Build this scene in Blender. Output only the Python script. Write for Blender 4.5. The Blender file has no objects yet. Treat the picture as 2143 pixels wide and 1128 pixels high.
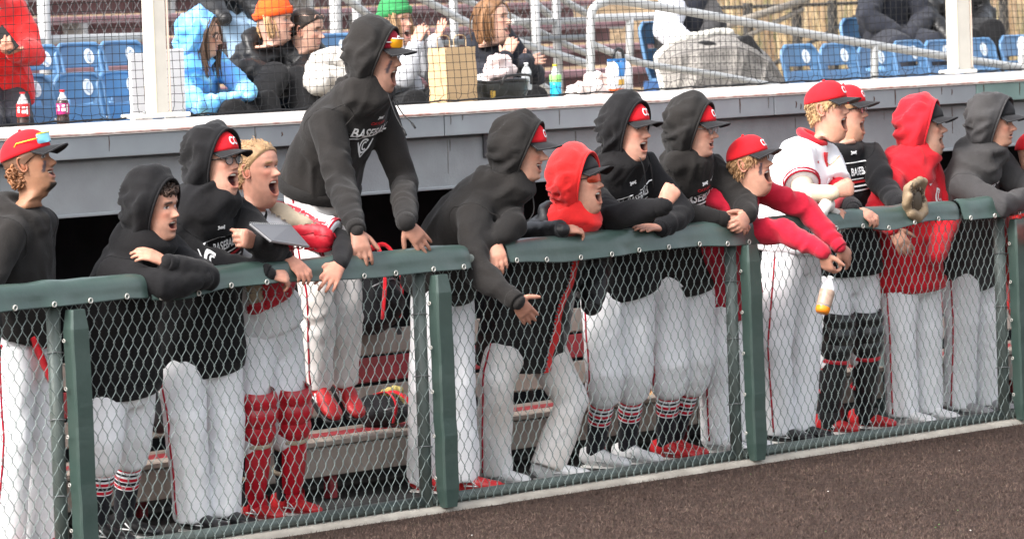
import bpy, math, random
import numpy as np
from mathutils import Vector, Matrix
from mathutils.bvhtree import BVHTree

random.seed(7)
SC = bpy.context.scene
COL = SC.collection
R = math.radians

# ------------------------------------------------------------------ camera
IMW, IMH, FPX = 2143.0, 1128.0, 10180.0
CAM = np.array([-16.44348, -14.52936, 2.24893])
YAW, PITCH, ROLL = 0.704376, -0.052952, -0.034124
_f = np.array([math.cos(YAW)*math.cos(PITCH), math.sin(YAW)*math.cos(PITCH), math.sin(PITCH)])
_r = np.array([math.sin(YAW), -math.cos(YAW), 0.0])
_u = np.cross(_r, _f)
CR = _r*math.cos(ROLL)+_u*math.sin(ROLL)
CU = _u*math.cos(ROLL)-_r*math.sin(ROLL)
CF = _f
cam_data = bpy.data.cameras.new('camera')
cam_data.sensor_width = 36.0
cam_data.lens = 36.0*FPX/IMW
cam_data.clip_end = 3000
cam_data.dof.use_dof = True
cam_data.dof.focus_distance = 22.6
cam_data.dof.aperture_fstop = 7.1
cam = bpy.data.objects.new('camera', cam_data)
COL.objects.link(cam)
cam.matrix_world = Matrix(((CR[0], CU[0], -CF[0], CAM[0]), (CR[1], CU[1], -CF[1], CAM[1]), (CR[2], CU[2], -CF[2], CAM[2]), (0, 0, 0, 1)))
SC.camera = cam

# ------------------------------------------------------------------ light
SUN_AZ, SUN_EL = R(176.0), R(42.0)      # direction towards the sun (azimuth from +X towards +Y)
world = bpy.data.worlds.new('World')
SC.world = world
world.use_nodes = True
nt = world.node_tree
nt.nodes.clear()
sky = nt.nodes.new('ShaderNodeTexSky')
sky.sky_type = 'NISHITA'
sky.sun_disc = False
sky.sun_elevation = SUN_EL
sky.sun_rotation = math.pi/2-SUN_AZ
sky.dust_density = 5.0
sky.air_density = 1.0
sky.ozone_density = 1.0
bg = nt.nodes.new('ShaderNodeBackground')
bg.inputs['Strength'].default_value = 0.15
wo = nt.nodes.new('ShaderNodeOutputWorld')
hs = nt.nodes.new('ShaderNodeHueSaturation')      # thin high cloud takes the blue out of the light
hs.inputs['Saturation'].default_value = .32
nt.links.new(sky.outputs[0], hs.inputs['Color'])
nt.links.new(hs.outputs[0], bg.inputs[0])
nt.links.new(bg.outputs[0], wo.inputs[0])
sun_data = bpy.data.lights.new('sun', 'SUN')
sun_data.energy = 0.95
sun_data.angle = R(24)
sun_data.color = (1.0, 0.95, 0.90)
sun = bpy.data.objects.new('sun', sun_data)
COL.objects.link(sun)
_sd = Vector((math.cos(SUN_AZ)*math.cos(SUN_EL), math.sin(SUN_AZ)*math.cos(SUN_EL), math.sin(SUN_EL)))
sun.rotation_euler = _sd.to_track_quat('Z', 'Y').to_euler()
SC.view_settings.view_transform = 'Standard'
SC.view_settings.look = 'None'
SC.view_settings.exposure = 1.72
SC.view_settings.gamma = 1.0
SC.view_settings.use_curve_mapping = False
SC.cycles.max_bounces = 6
SC.cycles.transparent_max_bounces = 8
SC.cycles.use_denoising = True

# ------------------------------------------------------------------ small maths
def V(*a):
    return np.array(a, float)
def nrm(v):
    v = np.asarray(v, float)
    return v/max(1e-9, np.linalg.norm(v))
def ray(px, py):
    d = CF+CR*((px-IMW/2)/FPX)-CU*((py-IMH/2)/FPX)
    return d/np.linalg.norm(d)
def P(px, py, Y=0.0):                       # point of the place seen at a photo position, Y metres behind the fence line
    d = ray(px, py)
    return CAM+d*((Y-CAM[1])/d[1])
def PZ(px, py, Z):
    d = ray(px, py)
    return CAM+d*((Z-CAM[2])/d[2])
def PX(px, py, X):
    d = ray(px, py)
    return CAM+d*((X-CAM[0])/d[0])
def proj(p):
    d = np.asarray(p)-CAM
    z = d@CF
    return (IMW/2+FPX*(d@CR)/z, IMH/2-FPX*(d@CU)/z)
def reach(o, px, py, L, near=True, tag=''):  # joint at distance L from o on the sight line
    d = ray(px, py)
    w = o-CAM
    t = w@d
    q = CAM+d*t
    h2 = L*L-((q-o)@(q-o))
    if h2 <= 0:
        k = math.sqrt((q-o)@(q-o))/L
        if k > 1.12:
            print('reach', tag, 'stretched', round(k, 2))
        return q
    return CAM+d*(t-math.sqrt(h2)) if near else CAM+d*(t+math.sqrt(h2))
RH = np.array([math.sin(YAW), -math.cos(YAW), 0.0])
TC = np.array([-math.cos(YAW), -math.sin(YAW), 0.0])
ZZ = V(0, 0, 1)
def hdir(yaw):                              # heading: 0 looks along the picture's right, 90 at the photographer, 40 straight out of the dugout
    return math.cos(R(yaw))*RH+math.sin(R(yaw))*TC
def sstep(a, b, x):
    t = np.clip((np.asarray(x, float)-a)/(b-a), 0, 1)
    return t*t*(3-2*t)
_rs = np.random.RandomState(3)
_HT = _rs.rand(32, 32, 32)
def vnoise(p):                              # smooth value noise in -1..1
    p = np.asarray(p, float)
    i = np.floor(p).astype(int)
    f = p-i
    f = f*f*(3-2*f)
    i &= 31
    j = (i+1) & 31
    out = 0
    for a in (0, 1):
        xa = i[:, 0] if a == 0 else j[:, 0]
        wa = 1-f[:, 0] if a == 0 else f[:, 0]
        for b in (0, 1):
            yb = i[:, 1] if b == 0 else j[:, 1]
            wb = 1-f[:, 1] if b == 0 else f[:, 1]
            for c in (0, 1):
                zc = i[:, 2] if c == 0 else j[:, 2]
                wc = 1-f[:, 2] if c == 0 else f[:, 2]
                out = out+_HT[xa, yb, zc]*wa*wb*wc
    return out*2-1

# ------------------------------------------------------------------ meshes
class G:                                    # collects pieces of ONE mesh
    def __init__(self):
        self.v, self.f, self.m, self.c, self.n = [], [], [], [], 0
    def add(self, vf, mat=0, col=None):
        v, f = vf
        v = np.asarray(v, float)
        self.v.append(v)
        self.f += [[i+self.n for i in q] for q in f]
        self.m += [mat]*len(f) if isinstance(mat, int) else list(mat)
        if col is None:
            col = (1, 1, 1)
        col = np.asarray(col, float)
        self.c.append(np.tile(col, (len(v), 1)) if col.ndim == 1 else col)
        self.n += len(v)
        return self
    def arrays(self):
        return np.vstack(self.v), self.f
def box(c, s, rot=None):
    x, y, z = np.asarray(s, float)/2
    v = np.array([(a*x, b*y, d*z) for a in (-1, 1) for b in (-1, 1) for d in (-1, 1)])
    if rot is not None:
        v = v@np.asarray(rot).T
    return v+np.asarray(c, float), [(0, 1, 3, 2), (4, 6, 7, 5), (0, 4, 5, 1), (2, 3, 7, 6), (0, 2, 6, 4), (1, 5, 7, 3)]
def bevbox(c, s, b=0.01, rot=None):         # box with chamfered vertical and horizontal edges
    x, y, z = np.asarray(s, float)/2
    b = min(b, x*.9, y*.9, z*.9)
    v = []
    for zz, k in ((-z, b), (-z+b, 0), (z-b, 0), (z, b)):
        X, Y = x-k, y-k
        v += [(X-b, -Y, zz), (X, -Y+b, zz), (X, Y-b, zz), (X-b, Y, zz), (-X+b, Y, zz), (-X, Y-b, zz), (-X, -Y+b, zz), (-X+b, -Y, zz)]
    v = np.array(v)
    if rot is not None:
        v = v@np.asarray(rot).T
    f = [tuple(range(7, -1, -1)), tuple(range(24, 32))]
    for k in range(3):
        for i in range(8):
            j = (i+1) % 8
            f.append((k*8+i, k*8+j, k*8+8+j, k*8+8+i))
    return v+np.asarray(c, float), f
def tube(path, rad, n=10, side=None, cap=True, round_ends=False, closed=False):
    path = np.asarray(path, float)
    N = len(path)
    rad = np.asarray(rad, float)
    if rad.ndim == 0:
        rad = np.full((N, 2), float(rad))
    elif rad.ndim == 1:
        rad = np.stack([rad, rad], 1)
    if round_ends:
        d0, d1 = nrm(path[0]-path[1]), nrm(path[-1]-path[-2])
        r0, r1 = rad[0].min(), rad[-1].min()
        path = np.vstack([path[0]+d0*r0*.9, path[0]+d0*r0*.6, path, path[-1]+d1*r1*.6, path[-1]+d1*r1*.9])
        rad = np.vstack([rad[0]*.42, rad[0]*.8, rad, rad[-1]*.8, rad[-1]*.42])
        if side is not None and np.asarray(side).ndim == 2:
            side = np.vstack([side[0], side[0], side, side[-1], side[-1]])
        N += 4
    if closed:
        T = np.roll(path, -1, 0)-np.roll(path, 1, 0)
    else:
        T = np.gradient(path, axis=0)
    T /= np.maximum(np.linalg.norm(T, axis=1), 1e-9)[:, None]
    if side is None:
        s = np.cross(T[0], ZZ)
        if np.linalg.norm(s) < .2:
            s = np.cross(T[0], V(1, 0, 0))
        S = np.zeros((N, 3))
        for i in range(N):
            s = nrm(s-T[i]*(s@T[i]))
            S[i] = s
    else:
        S = np.tile(side, (N, 1)) if np.asarray(side).ndim == 1 else np.asarray(side, float)
        S = S-T*(S*T).sum(1)[:, None]
        S /= np.maximum(np.linalg.norm(S, axis=1), 1e-9)[:, None]
    B = np.cross(T, S)
    a = np.arange(n)*2*math.pi/n
    v = path[:, None, :]+S[:, None, :]*(np.cos(a)[None, :, None]*rad[:, 0, None, None])+B[:, None, :]*(np.sin(a)[None, :, None]*rad[:, 1, None, None])
    v = v.reshape(-1, 3)
    f = []
    for i in range(N if closed else N-1):
        i2 = (i+1) % N
        for j in range(n):
            k = (j+1) % n
            f.append((i*n+j, i*n+k, i2*n+k, i2*n+j))
    if cap and not closed:
        f.append(tuple(range(n-1, -1, -1)))
        f.append(tuple(range((N-1)*n, N*n)))
    return v, f
def ball(c, r, n=12, m=8, frame=None):      # ellipsoid; frame rows = axes
    r = np.broadcast_to(np.asarray(r, float), (3,))
    v = [(0, 0, -1)]
    for i in range(1, m):
        t = -math.pi/2+math.pi*i/m
        for j in range(n):
            a = 2*math.pi*j/n
            v.append((math.cos(t)*math.cos(a), math.cos(t)*math.sin(a), math.sin(t)))
    v.append((0, 0, 1))
    v = np.array(v)*r
    if frame is not None:
        v = v@np.asarray(frame)
    f = []
    for j in range(n):
        k = (j+1) % n
        f.append((0, 1+k, 1+j))
        for i in range(m-2):
            f.append((1+i*n+j, 1+i*n+k, 1+(i+1)*n+k, 1+(i+1)*n+j))
        f.append((len(v)-1, 1+(m-2)*n+j, 1+(m-2)*n+k))
    return v+np.asarray(c, float), f
def lathe(prof, c, n=16, ax=ZZ):
    ax = nrm(ax)
    prof = np.asarray(prof, float)
    return tube(np.asarray(c, float)+ax*prof[:, 1:2], np.maximum(prof[:, 0], 1e-4), n=n)
def grid_faces(nu, nv, wrap=False, base=0):
    f = []
    for i in range(nu-1):
        for j in range(nv if wrap else nv-1):
            k = (j+1) % nv
            f.append((base+i*nv+j, base+i*nv+k, base+(i+1)*nv+k, base+(i+1)*nv+j))
    return f
def smooth_path(pts, n=6):                  # Catmull-Rom
    p = np.asarray(pts, float)
    q = np.vstack([2*p[0]-p[1], p, 2*p[-1]-p[-2]])
    out = []
    for i in range(1, len(q)-2):
        for k in range(n):
            t = k/n
            out.append(.5*((2*q[i])+(-q[i-1]+q[i+1])*t+(2*q[i-1]-5*q[i]+4*q[i+1]-q[i+2])*t*t+(-q[i-1]+3*q[i]-3*q[i+1]+q[i+2])*t**3))
    out.append(p[-1])
    return np.array(out)

def link(name, me, mats, parent=None, smooth=True, loc=None):
    for m in (mats if isinstance(mats, (list, tuple)) else [mats]):
        me.materials.append(m)
    o = bpy.data.objects.new(name, me)
    COL.objects.link(o)
    if smooth:
        me.polygons.foreach_set('use_smooth', [True]*len(me.polygons))
    if loc is not None:
        o.location = Vector(loc)
    if parent is not None:
        adopt(o, parent)
    return o
def world_loc(o):
    l = Vector((0, 0, 0))
    while o is not None:
        l = l+o.location
        o = o.parent
    return l
def adopt(o, parent):
    o.parent = parent
    if o.get('rel') is None:
        o.matrix_parent_inverse = Matrix.Identity(4)
        o.location = o.location-world_loc(parent)
def build(name, g, mats, parent=None, smooth=True, colors=False, origin=None, uv=None):
    """one mesh object from world-space pieces, its origin at 'origin' (default: middle of its base)"""
    if not isinstance(g, G):
        g = G().add(g)
    v, f = g.arrays()
    if origin is None:
        lo, hi = v.min(0), v.max(0)
        origin = V((lo[0]+hi[0])/2, (lo[1]+hi[1])/2, lo[2])
    origin = np.asarray(origin, float)
    me = bpy.data.meshes.new(name)
    me.from_pydata((v-origin).tolist(), [], f)
    mats = list(mats) if isinstance(mats, (list, tuple)) else [mats]
    if len(mats) > 1:
        me.polygons.foreach_set('material_index', g.m)
    if colors:
        at = me.color_attributes.new('Col', 'FLOAT_COLOR', 'POINT')
        c = np.vstack(g.c)
        at.data.foreach_set('color', np.hstack([c, np.ones((len(c), 1))]).ravel())
    me.update()
    return link(name, me, mats, parent, smooth, origin)
def empty(name, loc, label=None, cat=None, group=None):
    o = bpy.data.objects.new(name, None)
    COL.objects.link(o)
    o.location = Vector(loc)
    o.empty_display_size = .1
    tag(o, label, cat, group)
    return o
def tag(o, label=None, cat=None, group=None, kind=None):
    for k, x in (('label', label), ('category', cat), ('group', group), ('kind', kind)):
        if x:
            o[k] = x
    return o
def copy_tree(o, parent=None):
    c = o.copy()
    COL.objects.link(c)
    if parent is not None:
        c.parent = parent
    for ch in list(o.children):
        copy_tree(ch, c)
    return c
def fuse(parts, voxel=.012, smooth=4, fac=.5):
    """one continuous skin round overlapping closed pieces"""
    g = G()
    for p in parts:
        g.add(p)
    v, f = g.arrays()
    me = bpy.data.meshes.new('tmp')
    me.from_pydata(v.tolist(), [], f)
    o = bpy.data.objects.new('tmp', me)
    COL.objects.link(o)
    m = o.modifiers.new('r', 'REMESH')
    m.mode = 'VOXEL'
    m.voxel_size = voxel
    if smooth:
        s = o.modifiers.new('s', 'SMOOTH')
        s.factor = fac
        s.iterations = smooth
    dg = bpy.context.evaluated_depsgraph_get()
    ev = o.evaluated_get(dg)
    em = ev.to_mesh()
    n = len(em.vertices)
    vv = np.empty(n*3)
    em.vertices.foreach_get('co', vv)
    ff = [tuple(p.vertices) for p in em.polygons]
    ev.to_mesh_clear()
    bpy.data.objects.remove(o)
    bpy.data.meshes.remove(me)
    return vv.reshape(-1, 3), ff
def vnormals(v, f):
    N = np.zeros_like(v)
    q = np.array([x for x in f if len(x) == 4])
    t = np.array([x for x in f if len(x) == 3])
    for a in (q, t):
        if len(a):
            k = 2
            fn = np.cross(v[a[:, 1]]-v[a[:, 0]], v[a[:, k]]-v[a[:, 0]])
            if a.shape[1] == 4:
                fn = fn+np.cross(v[a[:, 2]]-v[a[:, 0]], v[a[:, 3]]-v[a[:, 0]])
            for c in range(a.shape[1]):
                np.add.at(N, a[:, c], fn)
    return N/np.maximum(np.linalg.norm(N, axis=1), 1e-12)[:, None]
def crease(v, f, bones, seed=0, amp=1.0):
    """cloth folds: ridged noise stretched across the nearest limb. bones: (a, b, amplitude, along-frequency, across-frequency)"""
    N = vnormals(v, f)
    best = np.full(len(v), 1e9)
    d = np.zeros(len(v))
    for k, (a, b, am, fu, fq) in enumerate(bones):
        ax = b-a
        L = np.linalg.norm(ax)
        ax = ax/L
        u = (v-a)@ax
        t = np.clip(u, 0, L)
        q = v-a-t[:, None]*ax
        dist = np.linalg.norm(q, axis=1)
        e1 = nrm(np.cross(ax, V(.3, .5, .8)))
        e2 = np.cross(ax, e1)
        c = np.stack([u*fu+(v@e1)*fq*.9*(1 if k % 2 else -1)+.8*np.sin((v@e2)*14+k), (v@e1)*fq, (v@e2)*fq], 1)+seed*7.31+k*3.7
        w = vnoise(c*.5+11)
        n1 = 1-2*np.abs(vnoise(c+w[:, None]*.6))
        n2 = vnoise(c*2.1+5)
        big = vnoise(c*.33+2)
        dd = am*1.45*(n1*.75+n2*.30+big*.5)*(1-.9*(N@ax)**2)
        sel = dist < best
        wgt = np.where(sel, 1.0, 0.0)
        soft = np.clip((best-dist)/.03+.5, 0, 1)
        d = d*(1-soft)+dd*soft
        best = np.minimum(best, dist)
    return v+N*(d*amp)[:, None]
# ------------------------------------------------------------------ materials
MATS = {}
def mat(name, col=(.5, .5, .5), rough=.6, metal=0., noise=0., nscale=8., bump=0., bscale=60., sheen=0., spec=.4, attr=False, emit=None,
        alpha=1., trans=0., coat=0., stain=None, sscale=2., bdist=.01, sub=0., wrinkle=0., wscale=7.):
    if name in MATS:
        return MATS[name]
    m = bpy.data.materials.new(name)
    m.use_nodes = True
    t = m.node_tree
    b = t.nodes['Principled BSDF']
    L = t.links.new
    b.inputs['Roughness'].default_value = rough
    b.inputs['Metallic'].default_value = metal
    b.inputs['Specular IOR Level'].default_value = spec
    b.inputs['Base Color'].default_value = (*col, 1)
    if sheen:
        b.inputs['Sheen Weight'].default_value = sheen
        b.inputs['Sheen Roughness'].default_value = .5
    if coat:
        b.inputs['Coat Weight'].default_value = coat
    if trans:
        b.inputs['Transmission Weight'].default_value = trans
    if alpha < 1:
        b.inputs['Alpha'].default_value = alpha
    if sub:
        b.inputs['Subsurface Weight'].default_value = sub
        b.inputs['Subsurface Radius'].default_value = (.012, .005, .003)
        b.inputs['Subsurface Scale'].default_value = 1.0
    tc = t.nodes.new('ShaderNodeTexCoord')
    src = None
    if attr:
        a = t.nodes.new('ShaderNodeVertexColor')
        a.layer_name = 'Col'
        src = a.outputs['Color']
    if noise or stain:
        def mul(src, lo, hi, scale, detail, tint=None):
            n = t.nodes.new('ShaderNodeTexNoise')
            n.inputs['Scale'].default_value = scale
            n.inputs['Detail'].default_value = detail
            L(tc.outputs['Object'], n.inputs['Vector'])
            r = t.nodes.new('ShaderNodeMapRange')
            r.inputs['From Min'].default_value = .3
            r.inputs['From Max'].default_value = .7
            r.inputs['To Min'].default_value = lo
            r.inputs['To Max'].default_value = hi
            L(n.outputs['Fac'], r.inputs['Value'])
            x = t.nodes.new('ShaderNodeMix')
            x.data_type = 'RGBA'
            x.blend_type = 'MULTIPLY' if tint is None else 'MIX'
            if tint is None:
                x.inputs['Factor'].default_value = 1
                L(r.outputs[0], x.inputs[7])
            else:
                L(r.outputs[0], x.inputs['Factor'])
                x.inputs[7].default_value = (*tint, 1)
            if src is None:
                x.inputs[6].default_value = (*col, 1)
            else:
                L(src, x.inputs[6])
            return x.outputs[2]
        if noise:
            src = mul(src, 1-noise, 1+noise, nscale, 6)
        if stain:
            src = mul(src, 0, stain[3], sscale, 8, stain[:3])
    if src is not None:
        L(src, b.inputs['Base Color'])
    if bump:
        n = t.nodes.new('ShaderNodeTexNoise')
        n.inputs['Scale'].default_value = bscale
        n.inputs['Detail'].default_value = 4
        L(tc.outputs['Object'], n.inputs['Vector'])
        bp = t.nodes.new('ShaderNodeBump')
        bp.inputs['Strength'].default_value = bump
        bp.inputs['Distance'].default_value = bdist
        L(n.outputs['Fac'], bp.inputs['Height'])
        L(bp.outputs[0], b.inputs['Normal'])
        if wrinkle:                              # fine creases in the cloth
            n2 = t.nodes.new('ShaderNodeTexNoise')
            n2.noise_type = 'RIDGED_MULTIFRACTAL'
            n2.inputs['Scale'].default_value = wscale
            n2.inputs['Detail'].default_value = 2.5
            n2.inputs['Roughness'].default_value = .45
            n2.inputs['Distortion'].default_value = .5
            L(tc.outputs['Object'], n2.inputs['Vector'])
            b2 = t.nodes.new('ShaderNodeBump')
            b2.inputs['Strength'].default_value = wrinkle
            b2.inputs['Distance'].default_value = .012
            L(n2.outputs['Fac'], b2.inputs['Height'])
            L(b2.outputs[0], bp.inputs['Normal'])
    if emit:
        b.inputs['Emission Color'].default_value = (*emit[:3], 1)
        b.inputs['Emission Strength'].default_value = emit[3]
    MATS[name] = m
    return m
def fabric(name, col, **k):
    a = dict(rough=.9, noise=.12, nscale=14, bump=.35, bscale=90, bdist=.006, sheen=.06, spec=.2, wrinkle=.45)
    a.update(k)
    return mat(name, col, **a)
M_SKIN = mat('skin', attr=True, rough=.52, spec=.3, noise=.10, nscale=45, bump=.25, bscale=160, bdist=.003, sub=.12)
M_HAIR = mat('hair', attr=True, rough=.55, spec=.3, noise=.2, nscale=60, bump=.3, bscale=160, bdist=.004)
M_BLACK = fabric('black_fleece', (.0065, .0065, .0080), stain=(.0115, .0105, .0100, .5), sscale=3)
M_BLACK2 = fabric('washed_black_fleece', (.0125, .0118, .0118), stain=(.026, .022, .0195, .55), sscale=3)
M_CHAR = fabric('charcoal_fleece', (.036, .0355, .038), stain=(.055, .050, .046, .5), sscale=3)
M_RED = fabric('red_fleece', (.52, .012, .022), sheen=.15)
M_CRIM = fabric('crimson_fleece', (.42, .010, .030), sheen=.15)
M_SCAR = fabric('scarlet_fleece', (.66, .022, .022), sheen=.15)
M_WHITE = fabric('white_polyester', (.80, .81, .84), rough=.7, noise=.04, stain=(.68, .66, .65, .35), sscale=3, bump=.15, wrinkle=.35, wscale=5)
M_DIRTYW = fabric('dusty_white_polyester', (.74, .735, .74), rough=.7, noise=.05, stain=(.45, .36, .28, .55), sscale=4, bump=.15)
M_PIPE = fabric('dark_red_piping', (.33, .010, .025))
M_REDPL = mat('red_glossy_plastic', (.45, .010, .022), rough=.32, noise=.15, nscale=9, coat=.2)
M_BLKPL = mat('black_glossy_plastic', (.012, .012, .013), rough=.35, coat=.2)
M_TAN = mat('tan_leather', (.36, .28, .185), rough=.6, noise=.15, bump=.3)
M_DLEATH = mat('dark_leather', (.06, .05, .035), rough=.5, noise=.3, bump=.3)
M_REDLE = mat('red_shoe', (.42, .018, .022), rough=.42, noise=.2, nscale=20, bump=.2)
M_CAPR = fabric('red_cap_cloth', (.58, .012, .020), bump=.2, sheen=.05)
M_CAPB = fabric('black_cap_cloth', (.016, .016, .018), bump=.2, sheen=.05)
M_CAPG = fabric('grey_brim_underside', (.13, .115, .10), bump=.2)
M_PRINTW = mat('white_print', (.80, .80, .80), rough=.7)
M_PRINTR = mat('red_print', (.5, .015, .02), rough=.7)
M_PRINTK = mat('black_print', (.015, .015, .016), rough=.7)
M_PUFF = mat('black_nylon', (.010, .010, .011), rough=.42, noise=.2, bump=.25, bscale=40)
M_GLASS = mat('lens', (.55, .58, .62), rough=.06, spec=.8, alpha=.35)
M_DLENS = mat('dark_lens', (.03, .025, .025), rough=.08, spec=.9)
M_OLENS = mat('orange_mirror_lens', (.95, .42, .02), rough=.12, metal=.4)
M_RLENS = mat('red_mirror_lens', (.45, .05, .02), rough=.12, metal=.4)
M_BLENS = mat('blue_mirror_lens', (.25, .62, .80), rough=.1, metal=.4)
M_YEL = mat('yellow_plastic', (.72, .62, .03), rough=.35)
M_STEEL = mat('galvanised_steel', (.26, .27, .275), rough=.45, metal=.6, noise=.15, nscale=12)
M_GREENP = mat('green_painted_steel', (.095, .125, .118), rough=.45, metal=.1, noise=.2, nscale=10, stain=(.12, .10, .08, .3), sscale=6)
M_WIRE = mat('green_coated_wire', (.225, .27, .257), rough=.38, metal=.2, noise=.2, nscale=9)
M_VINYL = mat('green_vinyl', (.036, .066, .056), rough=.34, spec=.5, noise=.15, nscale=6, bump=.18, bscale=11, bdist=.02, stain=(.075, .10, .088, .45), sscale=4)
M_BRASS = mat('pale_grommet', (.62, .60, .55), rough=.4, metal=.5)
M_ALU = mat('aluminium', (.47, .475, .47), rough=.38, metal=.35, noise=.08, nscale=7)
M_TEETH = mat('teeth', (.80, .77, .68), rough=.3)
# ------------------------------------------------------------------ people
class Dict(dict):
    __getattr__ = dict.get
HEAD_LV = np.array([
 (-.230, .046, -.096, .074), (-.195, .036, -.090, .067), (-.160, .031, -.084, .063), (-.138, .036, -.080, .060), (-.125, .055, -.079, .058), (-.117, .074, -.077, .057),
 (-.108, .084, -.078, .058), (-.096, .0865, -.080, .060), (-.082, .085, -.085, .0635), (-.066, .086, -.090, .0665), (-.045, .088, -.096, .0695),
 (-.020, .0885, -.101, .0725), (.000, .087, -.105, .0745), (.020, .093, -.108, .0765), (.050, .0915, -.108, .0775), (.075, .079, -.101, .0735),
 (.095, .056, -.083, .062), (.108, .029, -.056, .042), (.116, .002, -.022, .014)])
def head_geo(o):
    """face and neck as one lofted skin in head space: x forward, y left, z up, eye level at z = 0"""
    rv = np.random.RandomState(abs(hash(str(o.seedname))) % 1000 if False else int(sum(ord(c_)*(i_+1) for i_, c_ in enumerate(str(o.seedname))) % 9973))
    kn_, kw_, kc_, kb_, kl_ = .85+.45*rv.rand(), .95+.09*rv.rand(), -.005+.010*rv.rand(), .6+.9*rv.rand(), .9+.35*rv.rand()
    skin = np.array(o.skin or (.60, .36, .27))*V(.84, .79, .77)
    mouth, smile = o.mouth or 0., o.smile or 0.
    drop = .056*mouth
    hw = .020+.011*mouth+.007*smile
    zs = np.concatenate([np.linspace(-.23, -.13, 6), np.linspace(-.125, -.0745, 12), np.linspace(-.0715, -.0605, 13), np.linspace(-.057, .045, 26), np.linspace(.05, .116, 13)])
    n = 66
    u = np.linspace(-1, 1, n, endpoint=False)
    th = np.sign(u)*np.abs(u)**1.3*math.pi
    xf, xb, w = (np.interp(zs, HEAD_LV[:, 0], HEAD_LV[:, k]) for k in (1, 2, 3))
    for a in (xf, xb, w):
        for _ in range(3):
            a[1:-1] = .25*a[:-2]+.5*a[1:-1]+.25*a[2:]
    c0 = .0
    ct, st = np.cos(th), np.sin(th)
    Z = np.repeat(zs[:, None], n, 1)
    front = ct > 0
    ex = np.where(Z < -.075, 1.0+.25*sstep(-.075, -.105, Z), .88)
    ex = np.where(front[None, :], ex, .9)
    ax = np.where(front[None, :], xf[:, None]-c0, c0-xb[:, None])
    X = c0+ax*np.sign(ct)*np.abs(ct)**ex
    Y = w[:, None]*kw_*np.sign(st)*np.abs(st)**.95
    ay = np.abs(Y)
    fr = sstep(.02, .06, X)
    g = lambda y, z, sy, sz, y0=0, z0=0: np.exp(-((y-y0)/sy)**2-((z-z0)/sz)**2)
    # brow, sockets, cheeks, nose, chin
    X = X+fr*(.0060*kb_*g(ay, Z, .022, .009, .026, .019)-.012*g(ay, Z, .013, .0115, .030, .000)-.006*g(ay, Z, .006, .012, .014, .002)+.0045*g(ay, Z, .018, .014, .044, -.026))
    nz = np.where(Z > -.036, sstep(.016, -.034, Z), sstep(-.051, -.038, Z))
    nw = np.where(Z > -.03, .0085+.002*sstep(.0, -.03, Z), .0125)
    X = X+fr*(.006+.022*sstep(.005, -.036, Z))*nz*np.exp(-(ay/nw)**2)*kn_
    X = X+fr*.007*np.exp(-((ay-.013)/.006)**2-((Z+.041)/.008)**2)
    X = X+fr*(.004+kc_)*g(ay, Z, .018, .012, 0, -.103)-fr*.003*g(ay, Z, .02, .006, 0, -.085)
    # lips and jaw
    k = np.sqrt(np.clip(1-(ay/hw)**2, 0, 1))*(X > 0)
    lipz = np.exp(-((Z+.059)/.0042)**2)+1.15*np.exp(-((Z+.0735)/.0048)**2)
    X = X+fr*.0048*kl_*lipz*np.exp(-(ay/(hw*.95))**4)
    s = sstep(-.0618, -.0702, Z)
    if smile:
        Z2 = Z+smile*.008*np.exp(-((ay-hw)/.012)**2-((Z+.066)/.012)**2)
    else:
        Z2 = Z.copy()
    wt = sstep(-.035, .05, X)*sstep(-.19, -.125, Z)
    S = sstep(-.040, -.105, Z)*(1-k)+s*k
    Zn = Z2-drop*wt*S
    X = X-.014*mouth*wt*sstep(-.075, -.11, Z)
    op = max(mouth, .12 if smile else 0)
    bs = np.sqrt(np.clip(np.sin(math.pi*s), 0, 1))*k
    X = X-(.042*min(1, op*1.6))*bs*(X > 0)
    if smile:
        Zn = Zn-.006*smile*k*sstep(-.0618, -.0702, Z)
    # colours
    C = np.tile(skin, (len(zs), n, 1))
    def mix(m, col):
        nonlocal C
        m = np.clip(m, 0, 1)[..., None]
        C = C*(1-m)+np.array(col)*m
    isf = (X > .02)
    mix(.55*g(ay, Z, .020, .018, .042, -.030)*isf, skin*np.array((1.04, .66, .60)))
    bl = vnoise(np.stack([X*34, Y*34, Z*34], -1).reshape(-1, 3)+rv.rand()*9).reshape(X.shape)*.6+vnoise(np.stack([X*90, Y*90, Z*90], -1).reshape(-1, 3)).reshape(X.shape)*.4
    mix(np.clip(bl, 0, 1)*.35, skin*np.array((.96, .72, .66)))
    mix(np.clip(-bl, 0, 1)*.25, np.clip(skin*1.12, 0, 1))
    mix(.35*g(ay, Z, .013, .012, 0, -.036)*isf, skin*np.array((1.04, .74, .68)))
    brow = o.brow or (.09, .06, .04)
    mix((sstep(.0085, .0050, np.abs(Z-.0195+.10*(ay-.03)**1))*sstep(.010, .014, ay)*sstep(.050, .044, ay))*.95*isf, brow)
    sq = 1-.45*mouth if not o.wide else 1.0
    ez = (Z-.001)/(.0062*sq)
    ey = (ay-.0305)/.0145
    em = sstep(1.15, .8, ez**2+ey**2)*isf
    mix(em, (.72, .68, .66))
    mix(sstep(1.2, .7, ((ay-.0305+.003)/.0060)**2+((Z-.001)/.0068)**2)*em, o.iris or (.035, .025, .02))
    mix(sstep(.0030, .0012, np.abs(Z-.001-.0066*sq*np.sqrt(np.clip(1-ey**2, 0, 1))))*sstep(1.1, .95, np.abs(ey))*isf*.85, (.05, .03, .025))
    mix(.30*g(ay, Z, .016, .006, .03, -.011)*isf, skin*np.array((.78, .62, .62)))
    lip = o.lip or skin*np.array((.86, .52, .50))
    mix(np.clip(lipz, 0, 1)*.8*sstep(hw*1.12, hw*.9, ay)*isf, lip)
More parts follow.
